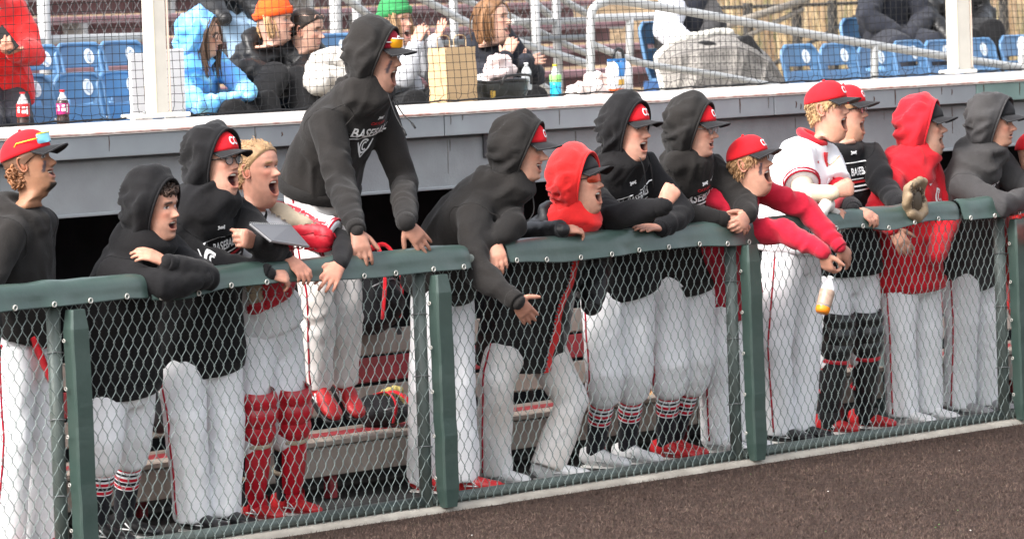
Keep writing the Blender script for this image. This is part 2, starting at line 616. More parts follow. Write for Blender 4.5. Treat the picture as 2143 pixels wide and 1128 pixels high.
    if op > .05:
        mix(sstep(.25, .5, bs)*isf, (.045, .006, .008))
        mix(sstep(.35, .6, bs)*sstep(.72, .95, s)*isf, (.20, .04, .04))
    if o.stubble:
        bd = sstep(-.050, -.075, Z)*sstep(-.145, -.12, Z)*sstep(-.015, .015, X)
        mu = g(ay, Z, .026, .006, 0, -.0545)*isf
        mix(np.clip(bd+mu, 0, 1)*o.stubble[3]*(1-np.clip(bs*3, 0, 1))*(.75+.25*vnoise(np.stack([X*260, Y*260, Z*260], -1).reshape(-1, 3)).reshape(X.shape)), o.stubble[:3])
    if o.goatee:
        mix(sstep(-.088, -.098, Z)*sstep(.034, .024, ay)*sstep(-.135, -.12, Z)*sstep(.03, .05, X), o.goatee)
        mix(.5*g(ay, Z, .026, .006, 0, -.0545)*isf, o.goatee)
    if o.eyeblack:
        nn = vnoise(np.stack([Y*170, Z*170, X*0], -1).reshape(-1, 3)).reshape(X.shape)
        mix(.92*sstep(.0075, .0035, np.abs(ay-.043+.14*(Z+.03)+nn*.0025))*sstep(-.064, -.056, Z+nn*.004)*sstep(-.012, -.020, Z)*(X > -.01), (.035, .033, .045))
    if o.scalp is not None:
        mix(sstep(.055, .075, Z-.25*np.clip(-X, -.1, .2)*(-1))*0+sstep(.0, .02, -(X-.055-.3*(.07-Z))), skin)
    v = np.stack([X, Y, Zn], -1).reshape(-1, 3)
    f = grid_faces(len(zs), n, True)
    f.append(tuple(range(n-1, -1, -1)))
    f.append(tuple(range((len(zs)-1)*n, len(zs)*n)))
    o['_zrow'] = Z.reshape(-1)
    out = [(v, f, C.reshape(-1, 3))]
    for sd in (-1, 1):                       # ears
        t = np.linspace(0, 2*math.pi, 15)[:-1]
        rim = np.stack([-.008+.015*np.cos(t)-.006*np.sin(t), sd*(.0755+.010*(np.cos(t) < .3)+0*t), -.012+.031*np.sin(t)], 1)
        ev, ef = tube(rim, .0045, n=6, closed=True)
        out.append((ev, ef, np.tile(skin*np.array((1.0, .82, .78)), (len(ev), 1))))
        bv, bf = ball((-.006, sd*.077, -.012), (.014, .006, .027), 10, 6)
        out.append((bv, bf, np.tile(skin*np.array((.9, .66, .6)), (len(bv), 1))))
    teeth = None
    if op > .1:
        yy = np.linspace(-hw*.8, hw*.8, 9)
        xx = .0800-14*yy**2
        g2 = G()
        h = .0075*min(1, op*1.6)
        g2.add(tube(np.stack([xx, yy, -.0655-h*.35+14*0*yy], 1), np.stack([np.full(9, .003), np.full(9, h*.6)], 1), n=8, side=V(1, 0, 0)))
        teeth = g2.arrays()
    return out, teeth

def hand_geo(wrist, fdir, back, side, curl=(.3, .35, .3), spread=.10, thumb=(.6, .7, -.35), s=1.0, fore=None, per=(0, 0, 0, 0)):
    """side +1 left hand, -1 right. fdir: towards the fingers, back: out of the back of the hand. Five fingers with knuckle bends"""
    x = nrm(fdir)
    z = nrm(back-x*(back@x))
    y = np.cross(z, x)
    t = -side
    A = np.stack([x, y, z])
    parts = []
    pts = np.array([(-.005, 0, 0), (.02, 0, .001), (.05, t*.002, .002), (.082, t*.001, .002), (.092, 0, .0)])*s
    parts.append(tube(wrist+pts@A, np.array([(.027, .019), (.030, .018), (.037, .016), (.040, .014), (.036, .010)])*s, n=14, side=y, round_ends=True))
    parts.append(ball(wrist+(V(.035, t*.024, -.007)*s)@A, V(.030, .017, .014)*s, 10, 6, A))
    for i, (y0, L, r) in enumerate(((.030, .074, .0090), (.0105, .083, .0094), (-.010, .077, .0090), (-.0285, .061, .0080))):
        a = spread*(1.2-i*.8)
        base = V(.084-.004*abs(i-1), t*y0, .001)
        p = [base+V(-.02, 0, 0), base]
        ang = 0
        for sg, (frac, c) in enumerate(((.46, curl[0]), (.31, curl[1]), (.23, curl[2]))):
            ang += c+per[i]*(1 if sg < 2 else .5)
            p.append(p[-1]+V(math.cos(ang)*math.cos(a), t*math.sin(a)*math.cos(ang), -math.sin(ang))*L*frac)
        parts.append(tube(wrist+(np.array(p)*s)@A, np.array([r, r*1.08, r, r*.95, r*.72])*s, n=9, round_ends=True))
    d = nrm(V(thumb[0], t*thumb[1], thumb[2]))
    d2 = nrm(d+V(.35, -t*.15, -.05))
    b = V(.022, t*.022, -.006)
    p = np.array([b, b+d*.034, b+d*.034+d2*.030, b+d*.034+d2*.053])
    parts.append(tube(wrist+(p*s)@A, np.array([.014, .0115, .0108, .0080])*s, n=9, round_ends=True))
    if fore is not None:
        e = wrist-nrm(wrist-fore)*.10*s
        parts.append(tube([e, (e+wrist)/2, wrist+x*.012*s], np.array([(.034, .032), (.031, .026), (.028, .020)])*s, n=12, side=y, round_ends=True))
    v, f = fuse(parts, .0048, 3, .5)
    kn = wrist+(V(.088, 0, .012)*s)@A
    return v, f, wrist+(V(.07, 0, -.02)*s)@A

class Person:
    def __init__(self, label, name='person', cat='person', group=None, s=1.0, **sp):
        self.sp = sp = Dict(sp)
        self.s = s
        sp['seedname'] = label
        self.label, self.name, self.cat, self.group = label, name, cat, group
        self.pel, self.nk, self.hd = sp.pel, sp.nk, sp.hd
        self.up = nrm(self.nk-self.pel)
        f = hdir(sp.ty if sp.ty is not None else 40)
        self.fw = nrm(f-self.up*(f@self.up))
        self.lf = np.cross(self.up, self.fw)
        hf = hdir(sp.hy if sp.hy is not None else (sp.ty if sp.ty is not None else 40))
        self.hf = nrm(V(hf[0], hf[1], 0))
        self.hl = np.cross(ZZ, self.hf)
        sw = (sp.sw or .172)*s
        self.sh = {1: self.nk+self.lf*sw-self.up*.062*s-self.fw*.0, -1: self.nk-self.lf*sw-self.up*.062*s}
        for k, q in ((1, sp.shL), (-1, sp.shR)):
            if q is not None:
                self.sh[k] = np.asarray(q)
        self.el, self.wr = {}, {}
        for k, arm in ((1, sp.armL), (-1, sp.armR)):
            if arm is None:
                continue
            e, w = arm
            self.el[k] = np.asarray(e) if len(e) == 3 and not isinstance(e[2], bool) else reach(self.sh[k], e[0], e[1], .295*s, e[2], label[:24]+' elbow')
            self.wr[k] = np.asarray(w) if len(w) == 3 and not isinstance(w[2], bool) else reach(self.el[k], w[0], w[1], .255*s, w[2], label[:24]+' wrist')
            for nm, a, b, L in (('upper', self.sh[k], self.el[k], .295*s), ('fore', self.el[k], self.wr[k], .255*s)):
                q = np.linalg.norm(a-b)/L
                if q > 1.2 or q < .75:
                    print('ARM', label[:30], nm, k, round(q, 2))
        self.hip = {k: self.pel+self.hl*k*.092*s-ZZ*.03*s for k in (1, -1)}
        self.kn, self.an = {}, {}
        for k, leg in ((1, sp.legL), (-1, sp.legR)):
            if leg is not None:
                self.kn[k], self.an[k] = np.asarray(leg[0]), np.asarray(leg[1])
                for nm, a, b in (('thigh', self.hip[k], self.kn[k]), ('shin', self.kn[k], self.an[k])):
                    q = np.linalg.norm(a-b)/(.43*s)
                    if q > 1.25 or q < .7:
                        print('LEG', label[:30], nm, k, round(q, 2))
        # head frame
        F = math.cos(R(sp.hp or 0))*hdir(sp.hyaw or 0)+math.sin(R(sp.hp or 0))*ZZ
        L_ = nrm(np.cross(ZZ, F))
        U = np.cross(F, L_)
        rl = R(sp.hroll or 0)
        L2 = L_*math.cos(rl)+U*math.sin(rl)
        U2 = U*math.cos(rl)-L_*math.sin(rl)
        self.HA = np.stack([F, L2, U2])
        self.hs = (sp.hs or 1.0)*s**.5
        self.bvh = {}
        self._body()
    def H(self, v):
        return self.hd+(np.asarray(v, float)*self.hs)@self.HA
    def _body(self):
        sp, s = self.sp, self.s
        g = G()
        skin = np.array(sp.skin or (.60, .36, .27))*V(.84, .79, .77)
        self.teeth = None
        if not sp.nohead:
            hp, teeth = head_geo(sp)
            # neck is bent towards the collar
            for i, (v, f, c) in enumerate(hp):
                w = self.H(v)
                if i == 0:
                    t = sstep(-.132, -.225, sp['_zrow'])[:, None]
                    foot = self.H(V(-.03, 0, -.225))
                    w = w+t*(self.nk+self.up*.02-foot)
                g.add((w, f), 0, c)
            self.teeth = teeth
        # the figure under the clothes
        inner = [tube([self.pel-self.up*.05, self.pel*.6+self.nk*.4, self.pel*.25+self.nk*.75, self.nk], np.array([(.13, .09), (.12, .085), (.14, .09), (.055, .055)])*s, n=12, side=self.lf)]
        for k in self.el:
            inner.append(tube([self.nk*.6+self.sh[k]*.4-self.up*.02, self.sh[k], self.el[k], self.wr[k]], np.array([.05, .05, .040, .026])*s, n=8))
        for k in self.kn:
            inner.append(tube([self.pel*.5+self.hip[k]*.5, self.hip[k], self.kn[k], self.an[k]], np.array([.07, .07, .048, .034])*s, n=8))
        for p in inner:
            g.add(p, 0, skin)
        for k, h in ((1, sp.handL), (-1, sp.handR)):
            if h is None or k not in self.wr:
                continue
            h = Dict(h)
            v, f, c = hand_geo(self.wr[k], np.asarray(h.f), np.asarray(h.b), k, h.curl or (.3, .35, .3), h.spread if h.spread is not None else .1, h.thumb or (.6, .7, -.35),
                               (h.s or 1.0)*s*1.06, self.el[k], h.per or (0, 0, 0, 0))
            hc = skin*np.array(sp.handtint or (1.0, .92, .90))
            nn = vnoise(v*70)[:, None]
            g.add((v, f), 0, np.clip(hc*(1+.06*nn*np.array((.4, 1, 1))), 0, 1))
        lo = self.pel.copy()
        lo[2] = min([self.pel[2]-.1]+[a[2]-.06 for a in self.an.values()])
        self.root = build(self.name, g, [M_SKIN], None, True, True, origin=lo)
        tag(self.root, self.label, self.cat, self.group)
        if self.teeth is not None:
            v, f = self.teeth
            build('teeth', G().add((self.H(v), f)), M_TEETH, self.root)
    # ---------------------------------------------------------------- clothes
    def top(self, m, name='hoodie', hem=.10, w=1.0, d=1.0, hunch=.03, arm=1.0, sleeves=True, fold=1.0, collar=True, cowl=False, short=None, puff=False, seed=1, hemtight=True, parts=()):
        fold = fold*1.3
        s, up, fw, lf = self.s, self.up, self.fw, self.lf
        pel, nk = self.pel, self.nk
        c1 = (pel+nk)/2-fw*hunch
        ts = [-.001, .0, .08, .25, .45, .65, .82, .93, 1.0, 1.05]
        L = np.linalg.norm(nk-pel)
        ws = np.array([.196, .204, .204, .198, .196, .203, .192, .148, .088, .070])*w*s
        ds = np.array([.156, .163, .160, .152, .148, .148, .130, .108, .084, .066])*d*s
        if not hemtight:
            ws[:2] = .205*w*s
            ds[:2] = .16*d*s
        path, sides = [], []
        for i, t in enumerate(ts):
            if i == 0:
                q = pel-nrm(nk*0+up*.6+ZZ*.4)*hem*s
            elif i == 1:
                q = pel-nrm(nk*0+up*.6+ZZ*.4)*(hem-.035)*s
            else:
                q = pel*(1-t)**2+2*c1*t*(1-t)+nk*t*t if t <= 1 else nk+up*(t-1)*L
            path.append(q-fw*.012*s*(1 if .2 < t < .95 else 0))
            k = sstep(0, .8, t)
            sides.append(nrm(self.hl*(1-k)+lf*k))
        cuffs = []
        P_ = [tube(path, np.stack([ws, ds], 1), n=24, side=np.array(sides))]
        bones = [(pel-up*.1, nk, .0085*fold, 7, 9)]
        for k in self.el:
            sh, el, wr = self.sh[k], self.el[k], self.wr[k]
            base = nk*.62+sh*.38-up*.055*s
            ra = arm*s
            if sleeves and not short:
                a = nrm(wr-el)
                pts = [base, sh*.55+base*.45, sh, sh*.66+el*.34, sh*.3+el*.7, el, el*.7+wr*.3, el*.35+wr*.65, wr-a*.045*s, wr-a*.02*s, wr+a*.012*s]
                rr = np.array([.083, .088, .083, .073, .066, .064, .060, .053, .049, .041, .036])*ra
                P_.append(tube(pts, rr, n=16, round_ends=True))
                bones += [(sh, sh*.45+el*.55, .0050*fold, 9, 9), (sh*.45+el*.55, el*.5+wr*.5, .0075*fold, 14, 10), (el*.5+wr*.5, wr, .0050*fold, 17, 9)]
                cuffs.append((wr-a*.030*s, wr+a*.016*s, .0425*ra))
            else:
                q = sh*(1-(short or .6))+el*(short or .6)
                P_.append(tube([base, sh*.55+base*.45, sh, sh*.5+q*.5, q], np.array([.088, .092, .088, .082, .086])*ra, n=16))
                bones += [(sh, q, .006*fold, 14, 9)]
        if collar:
            t = np.linspace(0, 2*math.pi, 19)[:-1]
            ring = nk+(np.cos(t)[:, None]*fw*.080+np.sin(t)[:, None]*lf*.088)*s+up*(.012-.035*np.cos(t))[:, None]*s-fw*.012
            P_.append(tube(ring, .036*s, n=10, closed=True))
        if cowl:
            hb = self.H(V(-.050, 0, -.105))
            hm = self.H(V(-.035, 0, -.160))
            P_.append(tube([nk-up*.075*s, nk+up*.005*s+fw*.004, hm*.6+nk*.4, hm, hb], np.array([(.170, .132), (.138, .124), (.126, .116), (.118, .106), (.110, .086)])*s, n=22, side=lf, round_ends=False))
            bones.append((nk, hm, .011*fold, 6, 12))
        P_ += list(parts)
        v, f = fuse(P_, .0115*max(1, s), 5, .5)
        v = crease(v, f, bones, seed, 1.0)
        g = G().add((v, f))
        o = build(name, g, m, self.root)
        self.bvh[name] = (BVHTree.FromPolygons(v.tolist(), f), o)
        self.geo = (v, f)
        self.topobj = o
        self.topname = name
        if hemtight and name == 'hoodie':       # ribbed waistband
            n = 90
            t = np.arange(n)*2*math.pi/n
            ax = nrm(path[0]-path[1])
            e1 = nrm(sides[0]-ax*(sides[0]@ax))
            e2 = np.cross(ax, e1)
            rows = []
            for q, k in ((-.30, .97), (-.10, 1.015), (.5, 1.02), (1.25, 1.0), (1.38, .95)):
                rb = 1+.006*np.where(np.arange(n) % 2, 1, -1)
                rows.append(path[1]+(path[0]-path[1])*q+(np.cos(t)*(ws[1]*k+.004)*rb)[:, None]*e1+(np.sin(t)*(ds[1]*k+.006)*rb)[:, None]*e2)
            build('waistband', G().add((np.concatenate(rows), grid_faces(5, n, True))), m, o)
        if sleeves and not short:               # armhole seams
            tr_ = self.bvh[name][0]
            for k in self.el:
                sh, el = self.sh[k], self.el[k]
                ax = nrm(nrm(self.lf*k)*.75+nrm(el-sh)*.35-self.up*.12)
                e1 = nrm(np.cross(ax, self.fw))
                e2 = np.cross(ax, e1)
                pts = []
                for t in np.linspace(0, 2*math.pi, 41)[:-1]:
                    h_ = tr_.find_nearest(Vector(sh-ax*.012+(e1*math.cos(t)*.115+e2*math.sin(t)*.115)*s))
                    if h_[0] is not None:
                        pts.append(np.array(h_[0])+np.array(h_[1])*.0006)
                build('seam', tube(np.array(pts), .0026, n=5, closed=True), m, o)
        for a, b, r in cuffs:                   # ribbed knit cuffs
            ax = nrm(b-a)
            e1 = nrm(np.cross(ax, V(.2, .3, .9)))
            e2 = np.cross(ax, e1)
            n = 44
            t = np.arange(n)*2*math.pi/n
            rows = []
            for q, k in ((0, .93), (.12, 1.04), (.5, 1.0), (.88, .98), (1, .90), (1.0, .70)):
                rr = r*k*(1+.035*np.where(np.arange(n) % 2, 1, -1))
                rows.append(a+(b-a)*q+(np.cos(t)*rr)[:, None]*e1+(np.sin(t)*rr)[:, None]*e2)
            build('cuff', G().add((np.concatenate(rows), grid_faces(6, n, True))), m, o)
        return o
    def pants(self, m, hem=.0, loose=1.0, knick=False, piping=True, seed=2, name='trousers', waist=.10, fold=1.0, seat=1.0, cuff=.079):
        s = self.s
        P_ = [tube([self.pel-ZZ*.13*s, self.pel-ZZ*.06*s, self.pel+ZZ*.02*s, self.pel+ZZ*waist*s], np.array([(.12, .11), (.176, .135), (.174, .126), (.150, .108)])*s*np.array([1, seat]), n=20, side=self.hl)]
        bones = [(self.pel-ZZ*.1, self.pel+ZZ*.1, .004*fold, 12, 8)]
        ends = {}
        for k in self.kn:
            h, kn, an = self.hip[k], self.kn[k], self.an[k]
            a = nrm(an-kn)
            if knick:
                e = kn+a*.13*s
                pts = [h+ZZ*.03, h*.75+kn*.25, h*.4+kn*.6, kn, kn+a*.07*s, e, e+a*.025*s]
                rr = np.array([.098, .101, .096, .089, .086, .076, .058])*loose*s
            else:
                e = an+a*(.03+hem)*s
                pts = [h+ZZ*.03, h*.75+kn*.25, h*.4+kn*.6, kn, kn*.65+an*.35, kn*.3+an*.7, e]
                rr = np.array([.098, .101, .091, .082, .080, .5*(.077+cuff), cuff])*loose*s
            ends[k] = e
            P_.append(tube(pts, rr, n=16, round_ends=False))
            bones += [(h, h*.4+kn*.6, .0042*fold, 3.5, 14), (h*.4+kn*.6, kn*.6+an*.4, .0050*fold, 11, 9), (kn*.6+an*.4, an, .0055*fold, 5, 13)]
        v, f = fuse(P_, .0115, 4, .5)
        v = crease(v, f, bones, seed)
        o = build(name, G().add((v, f)), m, self.root)
        tree = BVHTree.FromPolygons(v.tolist(), f)
        self.bvh[name] = (tree, o)
        if piping:
            for k in self.kn:
                h, kn = self.hip[k], self.kn[k]
                pts = []
                out = self.hl*k
                cen = [self.pel+ZZ*.08*s, self.pel, h*.6+kn*.4, h*.3+kn*.7, kn, kn*.5+ends[k]*.5, ends[k]-nrm(ends[k]-kn)*.01]
                for q in smooth_path(cen, 7):
                    hit = tree.ray_cast(Vector(q+out*.5), Vector(-out), 1.0)
                    if hit[0] is not None:
                        pts.append(np.array(hit[0])+out*.001)
                if len(pts) > 4:
                    pts = np.array(pts)
                    for _ in range(2):
                        pts[1:-1] = .25*pts[:-2]+.5*pts[1:-1]+.25*pts[2:]
                    build('piping', tube(pts, .0050, n=6), M_PIPE, o)
        return o
    def belt(self, m=None, z=.085):
        s = self.s
        t = np.linspace(0, 2*math.pi, 29)[:-1]
        r = self.pel+ZZ*z*s+(np.cos(t)[:, None]*self.hl*.168+np.sin(t)[:, None]*self.hf*.122)*s
        build('belt', tube(r, np.array([.006, .019]), n=8, closed=True) if False else tube(r, np.tile((.006, .019), (28, 1)), n=8, closed=True, side=None), m or M_CRIM, self.root)
    def socks(self, stripes=True, low=.34):
        s = self.s
        for k in self.kn:
            kn, an = self.kn[k], self.an[k]
            a = an-kn
            N = 61
            t = np.linspace(low-.06, 1.02, N)
            rr = np.interp(t, [.2, .45, .75, 1.02], [.058, .060, .050, .042])*s
            v, f = tube(kn+a*t[:, None], rr, n=16)
            mi = []
            for i in range(N-1):
                q = (t[i]-low)/.30
                m = 0
                if stripes and 0 < q < 1:
                    b = int(q*18) % 6
                    m = (1, 2, 2, 1, 0, 0)[b]
                mi += [m]*16
            mi += [0, 0]
            build('sock', G().add((v, f), mi), [fabric('black_sock', (.014, .014, .018)), fabric('white_sock_stripe', (.75, .75, .78)), fabric('red_sock_stripe', (.5, .012, .03))], self.root)
    def shoes(self, m=None, yaw=None, sole=None, pitch=0.):
        s = self.s
        fs = hdir(40 if yaw is None or isinstance(yaw, (tuple, list)) else yaw)
        for i, k in enumerate(self.an):
            f = fs
            if isinstance(yaw, (tuple, list)):
                f = hdir(yaw[0 if k == 1 else 1])
            f = nrm(f+ZZ*pitch)
            a = self.an[k]
            u = nrm(ZZ-f*(ZZ@f))
            l = np.cross(u, f)
            b = a-u*.075*s
            xs = np.array([-.075, -.06, -.02, .03, .08, .13, .17, .195, .205])*s
            hh = np.array([.05, .085, .10, .085, .064, .052, .045, .034, .015])*s
            ww = np.array([.022, .033, .036, .037, .041, .046, .044, .032, .014])*s
            pth = b+f*xs[:, None]+u*(hh*.5)[:, None]
            g = G().add(tube(pth, np.stack([ww, hh*.54], 1), n=14, side=l))
            o = build('shoe', g, m or M_REDLE, self.root)
            pth = b+f*xs[:, None]-u*.008
            build('sole', tube(pth, np.stack([ww*1.07, np.full(9, .013*s)], 1), n=12, side=l), sole or mat('white_sole', (.7, .69, .66), rough=.5), o)
            for j in range(4):
                c = b+f*(.035+.022*j)*s+u*(.082-.011*j)*s
                build('lace', tube([c-l*.024*s-u*.008, c+u*.004, c+l*.024*s-u*.008], .0035, n=5), mat('white_lace', (.72, .72, .72)), o)
            build('side_stripe', tube([b+f*.02*s+l*-.040*s+u*.03, b+f*.09*s-l*.044*s+u*.028, b+f*.05*s-l*.041*s+u*.055], .004, n=5), mat('white_lace'), o)
    def hood(self, m, cap=True, seed=3, fwd=0., size=1.0, parent=None, amp=1.0, low=0.):
        nphi, nv = 64, 34
        phi = np.arange(nphi)*2*math.pi/nphi
        cphi, sphi = np.cos(phi), np.sin(phi)
        zt, zb, sy = (.128 if cap else .120), -.150-low, (.0975 if cap else .0905)
        rx = .040+fwd+.034*cphi-.018*(cphi < 0)*cphi**2
        ru = np.where(cphi > 0, zt, -zb)
        rim_r = 1/np.sqrt((cphi/ru)**2+(sphi/sy)**2)
        psir = np.arctan2(rim_r, rx)
        rimd = np.sqrt(rim_r**2+rx**2)
        vv = np.linspace(0, 1, nv)**1.15
        out = []
        rng = np.random.RandomState(seed)
        of = rng.rand(3)*20
        for v in vv:
            psi = psir+(math.pi-psir)*v
            d = np.stack([np.cos(psi), np.sin(psi)*cphi, np.sin(psi)*sphi], 1)
            a = np.where(d[:, 0] < 0, .158, .13)*size
            b = np.where(d[:, 1] > 0, .163, .200+low)*size
            c = .124*size
            e = 1/np.sqrt((d[:, 0]/a)**2+(d[:, 1]/b)**2+(d[:, 2]/c)**2)
            e = e*(1-.02*np.exp(-((d[:, 0]+.55)/.4)**2-((d[:, 1]+.62)/.35)**2))       # nape
            e = e*(1+.055*np.exp(-((d[:, 0]+.45)/.30)**2-((d[:, 1]-.85)/.30)**2))        # peak
            rr = rimd*(1-sstep(0, .22, v))+e*sstep(0, .22, v)
            fold = sstep(0.02, .25, v)
            c1 = np.stack([cphi*1.9+v*2.2, sphi*1.9-v*1.0, np.full(nphi, v*1.6)], 1)+of
            c2 = np.stack([cphi*3.8+v*1.5, sphi*3.8, np.full(nphi, v*4.2)], 1)+of+5
            dn = .021*(1-2*np.abs(vnoise(c1)))+.011*(1-2*np.abs(vnoise(c2)))-.004
            rr = rr+dn*fold*amp*(1-.8*sstep(.8, 1, v))+.005*math.sin(math.pi*min(1, v/.1))*(v < .1)
            out.append(d*rr[:, None])
        S = np.array(out)                       # nv, nphi, (x, up, side)
        inner = []
        for i in range(12):
            q = S[i].copy()
            q[:, 1:] *= .93-.004*i
            q[:, 0] -= .004
            inner.append(q)
        allr = np.concatenate([np.array(inner[::-1]), S])
        n0 = len(inner)
        v = allr.reshape(-1, 3)[:, [0, 2, 1]]
        f = grid_faces(len(allr), nphi, True)
        f.append(tuple(range((len(allr)-1)*nphi, len(allr)*nphi)))
        w = self.H(v)
        o = build('hood', G().add((w, f)), m, parent or self.topobj)
        # stitched rim
        rim = self.H((S[0]*V(1, 1.012, 1.012)+V(.002, 0, 0))[:, [0, 2, 1]])
        build('hood_rim', tube(rim, .0055, n=6, closed=True), m, parent or self.topobj)
        return o
    def cap(self, crown, brim, under=None, logo=True, tilt=0., back=0., text='CC', clip=-1.0):
        n, mrow = 40, 12
        a = np.arange(n)*2*math.pi/n
        rows = []
        for i in range(mrow+1):
            t = i/mrow*math.pi/2
            seam = 1+.006*np.abs(np.cos(3*a))**8
            x = -.010+.113*np.cos(a)*math.cos(t)**.92*seam
            y = .089*np.sin(a)*math.cos(t)**.92*seam
            z = .030+.100*math.sin(t)**.98*(1+.06*np.cos(a)*(math.cos(t)))+.0*a
            z = z+.010*np.cos(a)*math.cos(t)
            rows.append(np.stack([x, y, z+0*a], 1))
        v = np.concatenate(rows)
        f = grid_faces(mrow+1, n, True)
        f.append(tuple(range(n-1, -1, -1)))
        ct, st = math.cos(R(tilt)), math.sin(R(tilt))
        def T(q):
            q = np.asarray(q, float)
            return np.stack([q[..., 0]*ct-q[..., 2]*st, q[..., 1], q[..., 0]*st+q[..., 2]*ct], -1)+V(-back, 0, 0)
        w = self.H(T(v))
        o = build('cap', G().add((w, f)), crown, self.root)
        build('button', ball(self.H(T(V(-.010, 0, .131))), .008, 8, 5), crown, o)
        nb, mb = 25, 8
        top_, bot = [], []
        for i in range(mb):
            q = i/(mb-1)
            b = np.linspace(-1.12, 1.12, nb)
            ext = q*(.078*np.cos(b*.78)**.75)
            x = -.010+(.112)*np.cos(b)+ext
            y = (.088)*np.sin(b)*(1+.10*q)
            z = .041+.0*b-.010*q-.026*(y/.09)**2*(.35+.65*q)
            top_.append(np.stack([x, y, z], 1))
            bot.append(np.stack([x, y, z-.0045], 1))
        tv = np.concatenate(top_)
        bv = np.concatenate(bot)
        g = G()
        nn = nb*mb
        f1 = grid_faces(mb, nb)
        f2 = [tuple(nn+i for i in q[::-1]) for q in f1]
        edge = [(i*nb+j) for i, j in [(0, j) for j in range(nb)]+[(i, nb-1) for i in range(1, mb)]+[(mb-1, j) for j in range(nb-2, -1, -1)]+[(i, 0) for i in range(mb-2, 0, -1)]]
        f3 = [(edge[i], edge[(i+1) % len(edge)], nn+edge[(i+1) % len(edge)], nn+edge[i]) for i in range(len(edge))]
        g.add((self.H(T(np.vstack([tv, bv]))), f1+f2+f3), [0]*len(f1)+[1]*len(f2)+[0]*len(f3))
        build('brim', g, [brim, under or brim], o)
        if logo:
            tr = BVHTree.FromPolygons(w.tolist(), f)
            c = self.H(T(V(.100, 0, .078)))
            decal_text("emblem", text, c, self.HA[1], nrm(self.HA[2]*.85-self.HA[0]*.5), .052*self.hs, tr, -nrm(self.HA[0]+self.HA[2]*.4), M_PRINTW, o, squeeze=.62, fat=.004)
        return o
    def glasses(self, lens, frame, shield=False, lift=0., fwd=0., dark=True, rim=True):
        z0 = -.001+lift
        x0 = .098+fwd
        if shield:
            b = np.linspace(-1.05, 1.05, 21)
            rows = []
            for q, zz in enumerate((.021, .012, 0., -.012, -.020)):
                cut = .006*np.exp(-(b/.16)**2) if q == 4 else 0
                ky = 1-.10*(abs(q-2)/2)**2
                rows.append(np.stack([x0-.062*(1-np.cos(b)), .070*np.sin(b)*ky, z0+zz+cut+0*b], 1))
            v = np.concatenate(rows)
            f = grid_faces(5, 21)
            f2 = [tuple(i+len(v) for i in q[::-1]) for q in f]
            o = build('sunglasses', G().add((self.H(np.vstack([v, v-V(.004, 0, 0)])), f+f2)), lens, self.root)
            build('frame', tube(self.H(rows[0]), .0030, n=6), frame, o)
        else:
            o = None
            for sd in (1, -1):
                t = np.linspace(0, 2*math.pi, 17)[:-1]
                sy, sz = (.0225, .0185)
                y = sd*(.033+sy*np.cos(t))
                z = z0-.004+sz*np.sign(np.sin(t))*np.abs(np.sin(t))**.7
                x = x0-.004-.10*(np.abs(y)-.01)**1.3
                ring = np.stack([x, y, z], 1)
                if o is None:
                    o = build('glasses', G().add((self.H(ring), [tuple(range(16))])), lens, self.root)
                else:
                    build('lens', G().add((self.H(ring), [tuple(range(16))])), lens, o)
                build('rim', tube(self.H(ring), .0020, n=6, closed=True), frame, o)
            build('bridge', tube(self.H([(x0-.002, -.011, z0+.004), (x0, 0, z0+.006), (x0-.002, .011, z0+.004)]), .002, n=5), frame, o)
        for sd in (1, -1):
            build('temple_arm', tube(self.H([(x0-.028 if not shield else x0-.030, sd*.060, z0+.004), (x0-.05, sd*.078, z0+.004), (-.01, sd*.083, z0+.004), (-.025, sd*.080, z0-.012)]), .0026, n=5), frame, o)
        return o
    def hair(self, col, z0=.01, thick=.010, seed=1, curl=.0, front=.055, low_back=-.06, freq=26, name='hair', fringe=0., ztop=.116):
        n, mrow = 60, 24
        a = np.arange(n)*2*math.pi/n
        rows = []
        for i in range(mrow):
            t = i/(mrow-1)
            line = np.where(np.cos(a) > 0, low_back*0+z0+(front-z0)*np.clip(np.cos(a), 0, 1)**.7, z0+(low_back-z0)*np.clip(-np.cos(a), 0, 1)**.5)
            z = line+(ztop-line)*t
            xf, xb, w = (np.interp(z, HEAD_LV[:, 0], HEAD_LV[:, k]) for k in (1, 2, 3))
            ax = np.where(np.cos(a) > 0, xf, -xb)
            if i == mrow-1 and ztop > .1:
                ax, w, z = ax*.3, w*.3, z+.004
            x = ax*np.sign(np.cos(a))*np.abs(np.cos(a))**.88
            y = w*np.sign(np.sin(a))*np.abs(np.sin(a))**.93
            p = np.stack([x, y, z], 1)
            nn = nrm_rows(p*V(1, 1.4, 1.2)-V(0, 0, .01))
            k = thick*min(1, .35+t*5)
            ns = vnoise(p*freq+seed*9)*.5+vnoise(p*freq*2.2+seed)*.4
            p = p+nn*(k*(1+ns*(.45+curl*1.6)))[:, None]
            rows.append(p)
        v = np.concatenate(rows)
        f = grid_faces(mrow, n, True)
        f.append(tuple(range((mrow-1)*n, mrow*n)))
        c = np.array(col)*(1+.35*vnoise(v*V(40, 90, 40))[:, None])
        o = build(name, G().add((self.H(v), f), 0, np.clip(c, 0, 1)), M_HAIR, self.root, True, True)
        return o
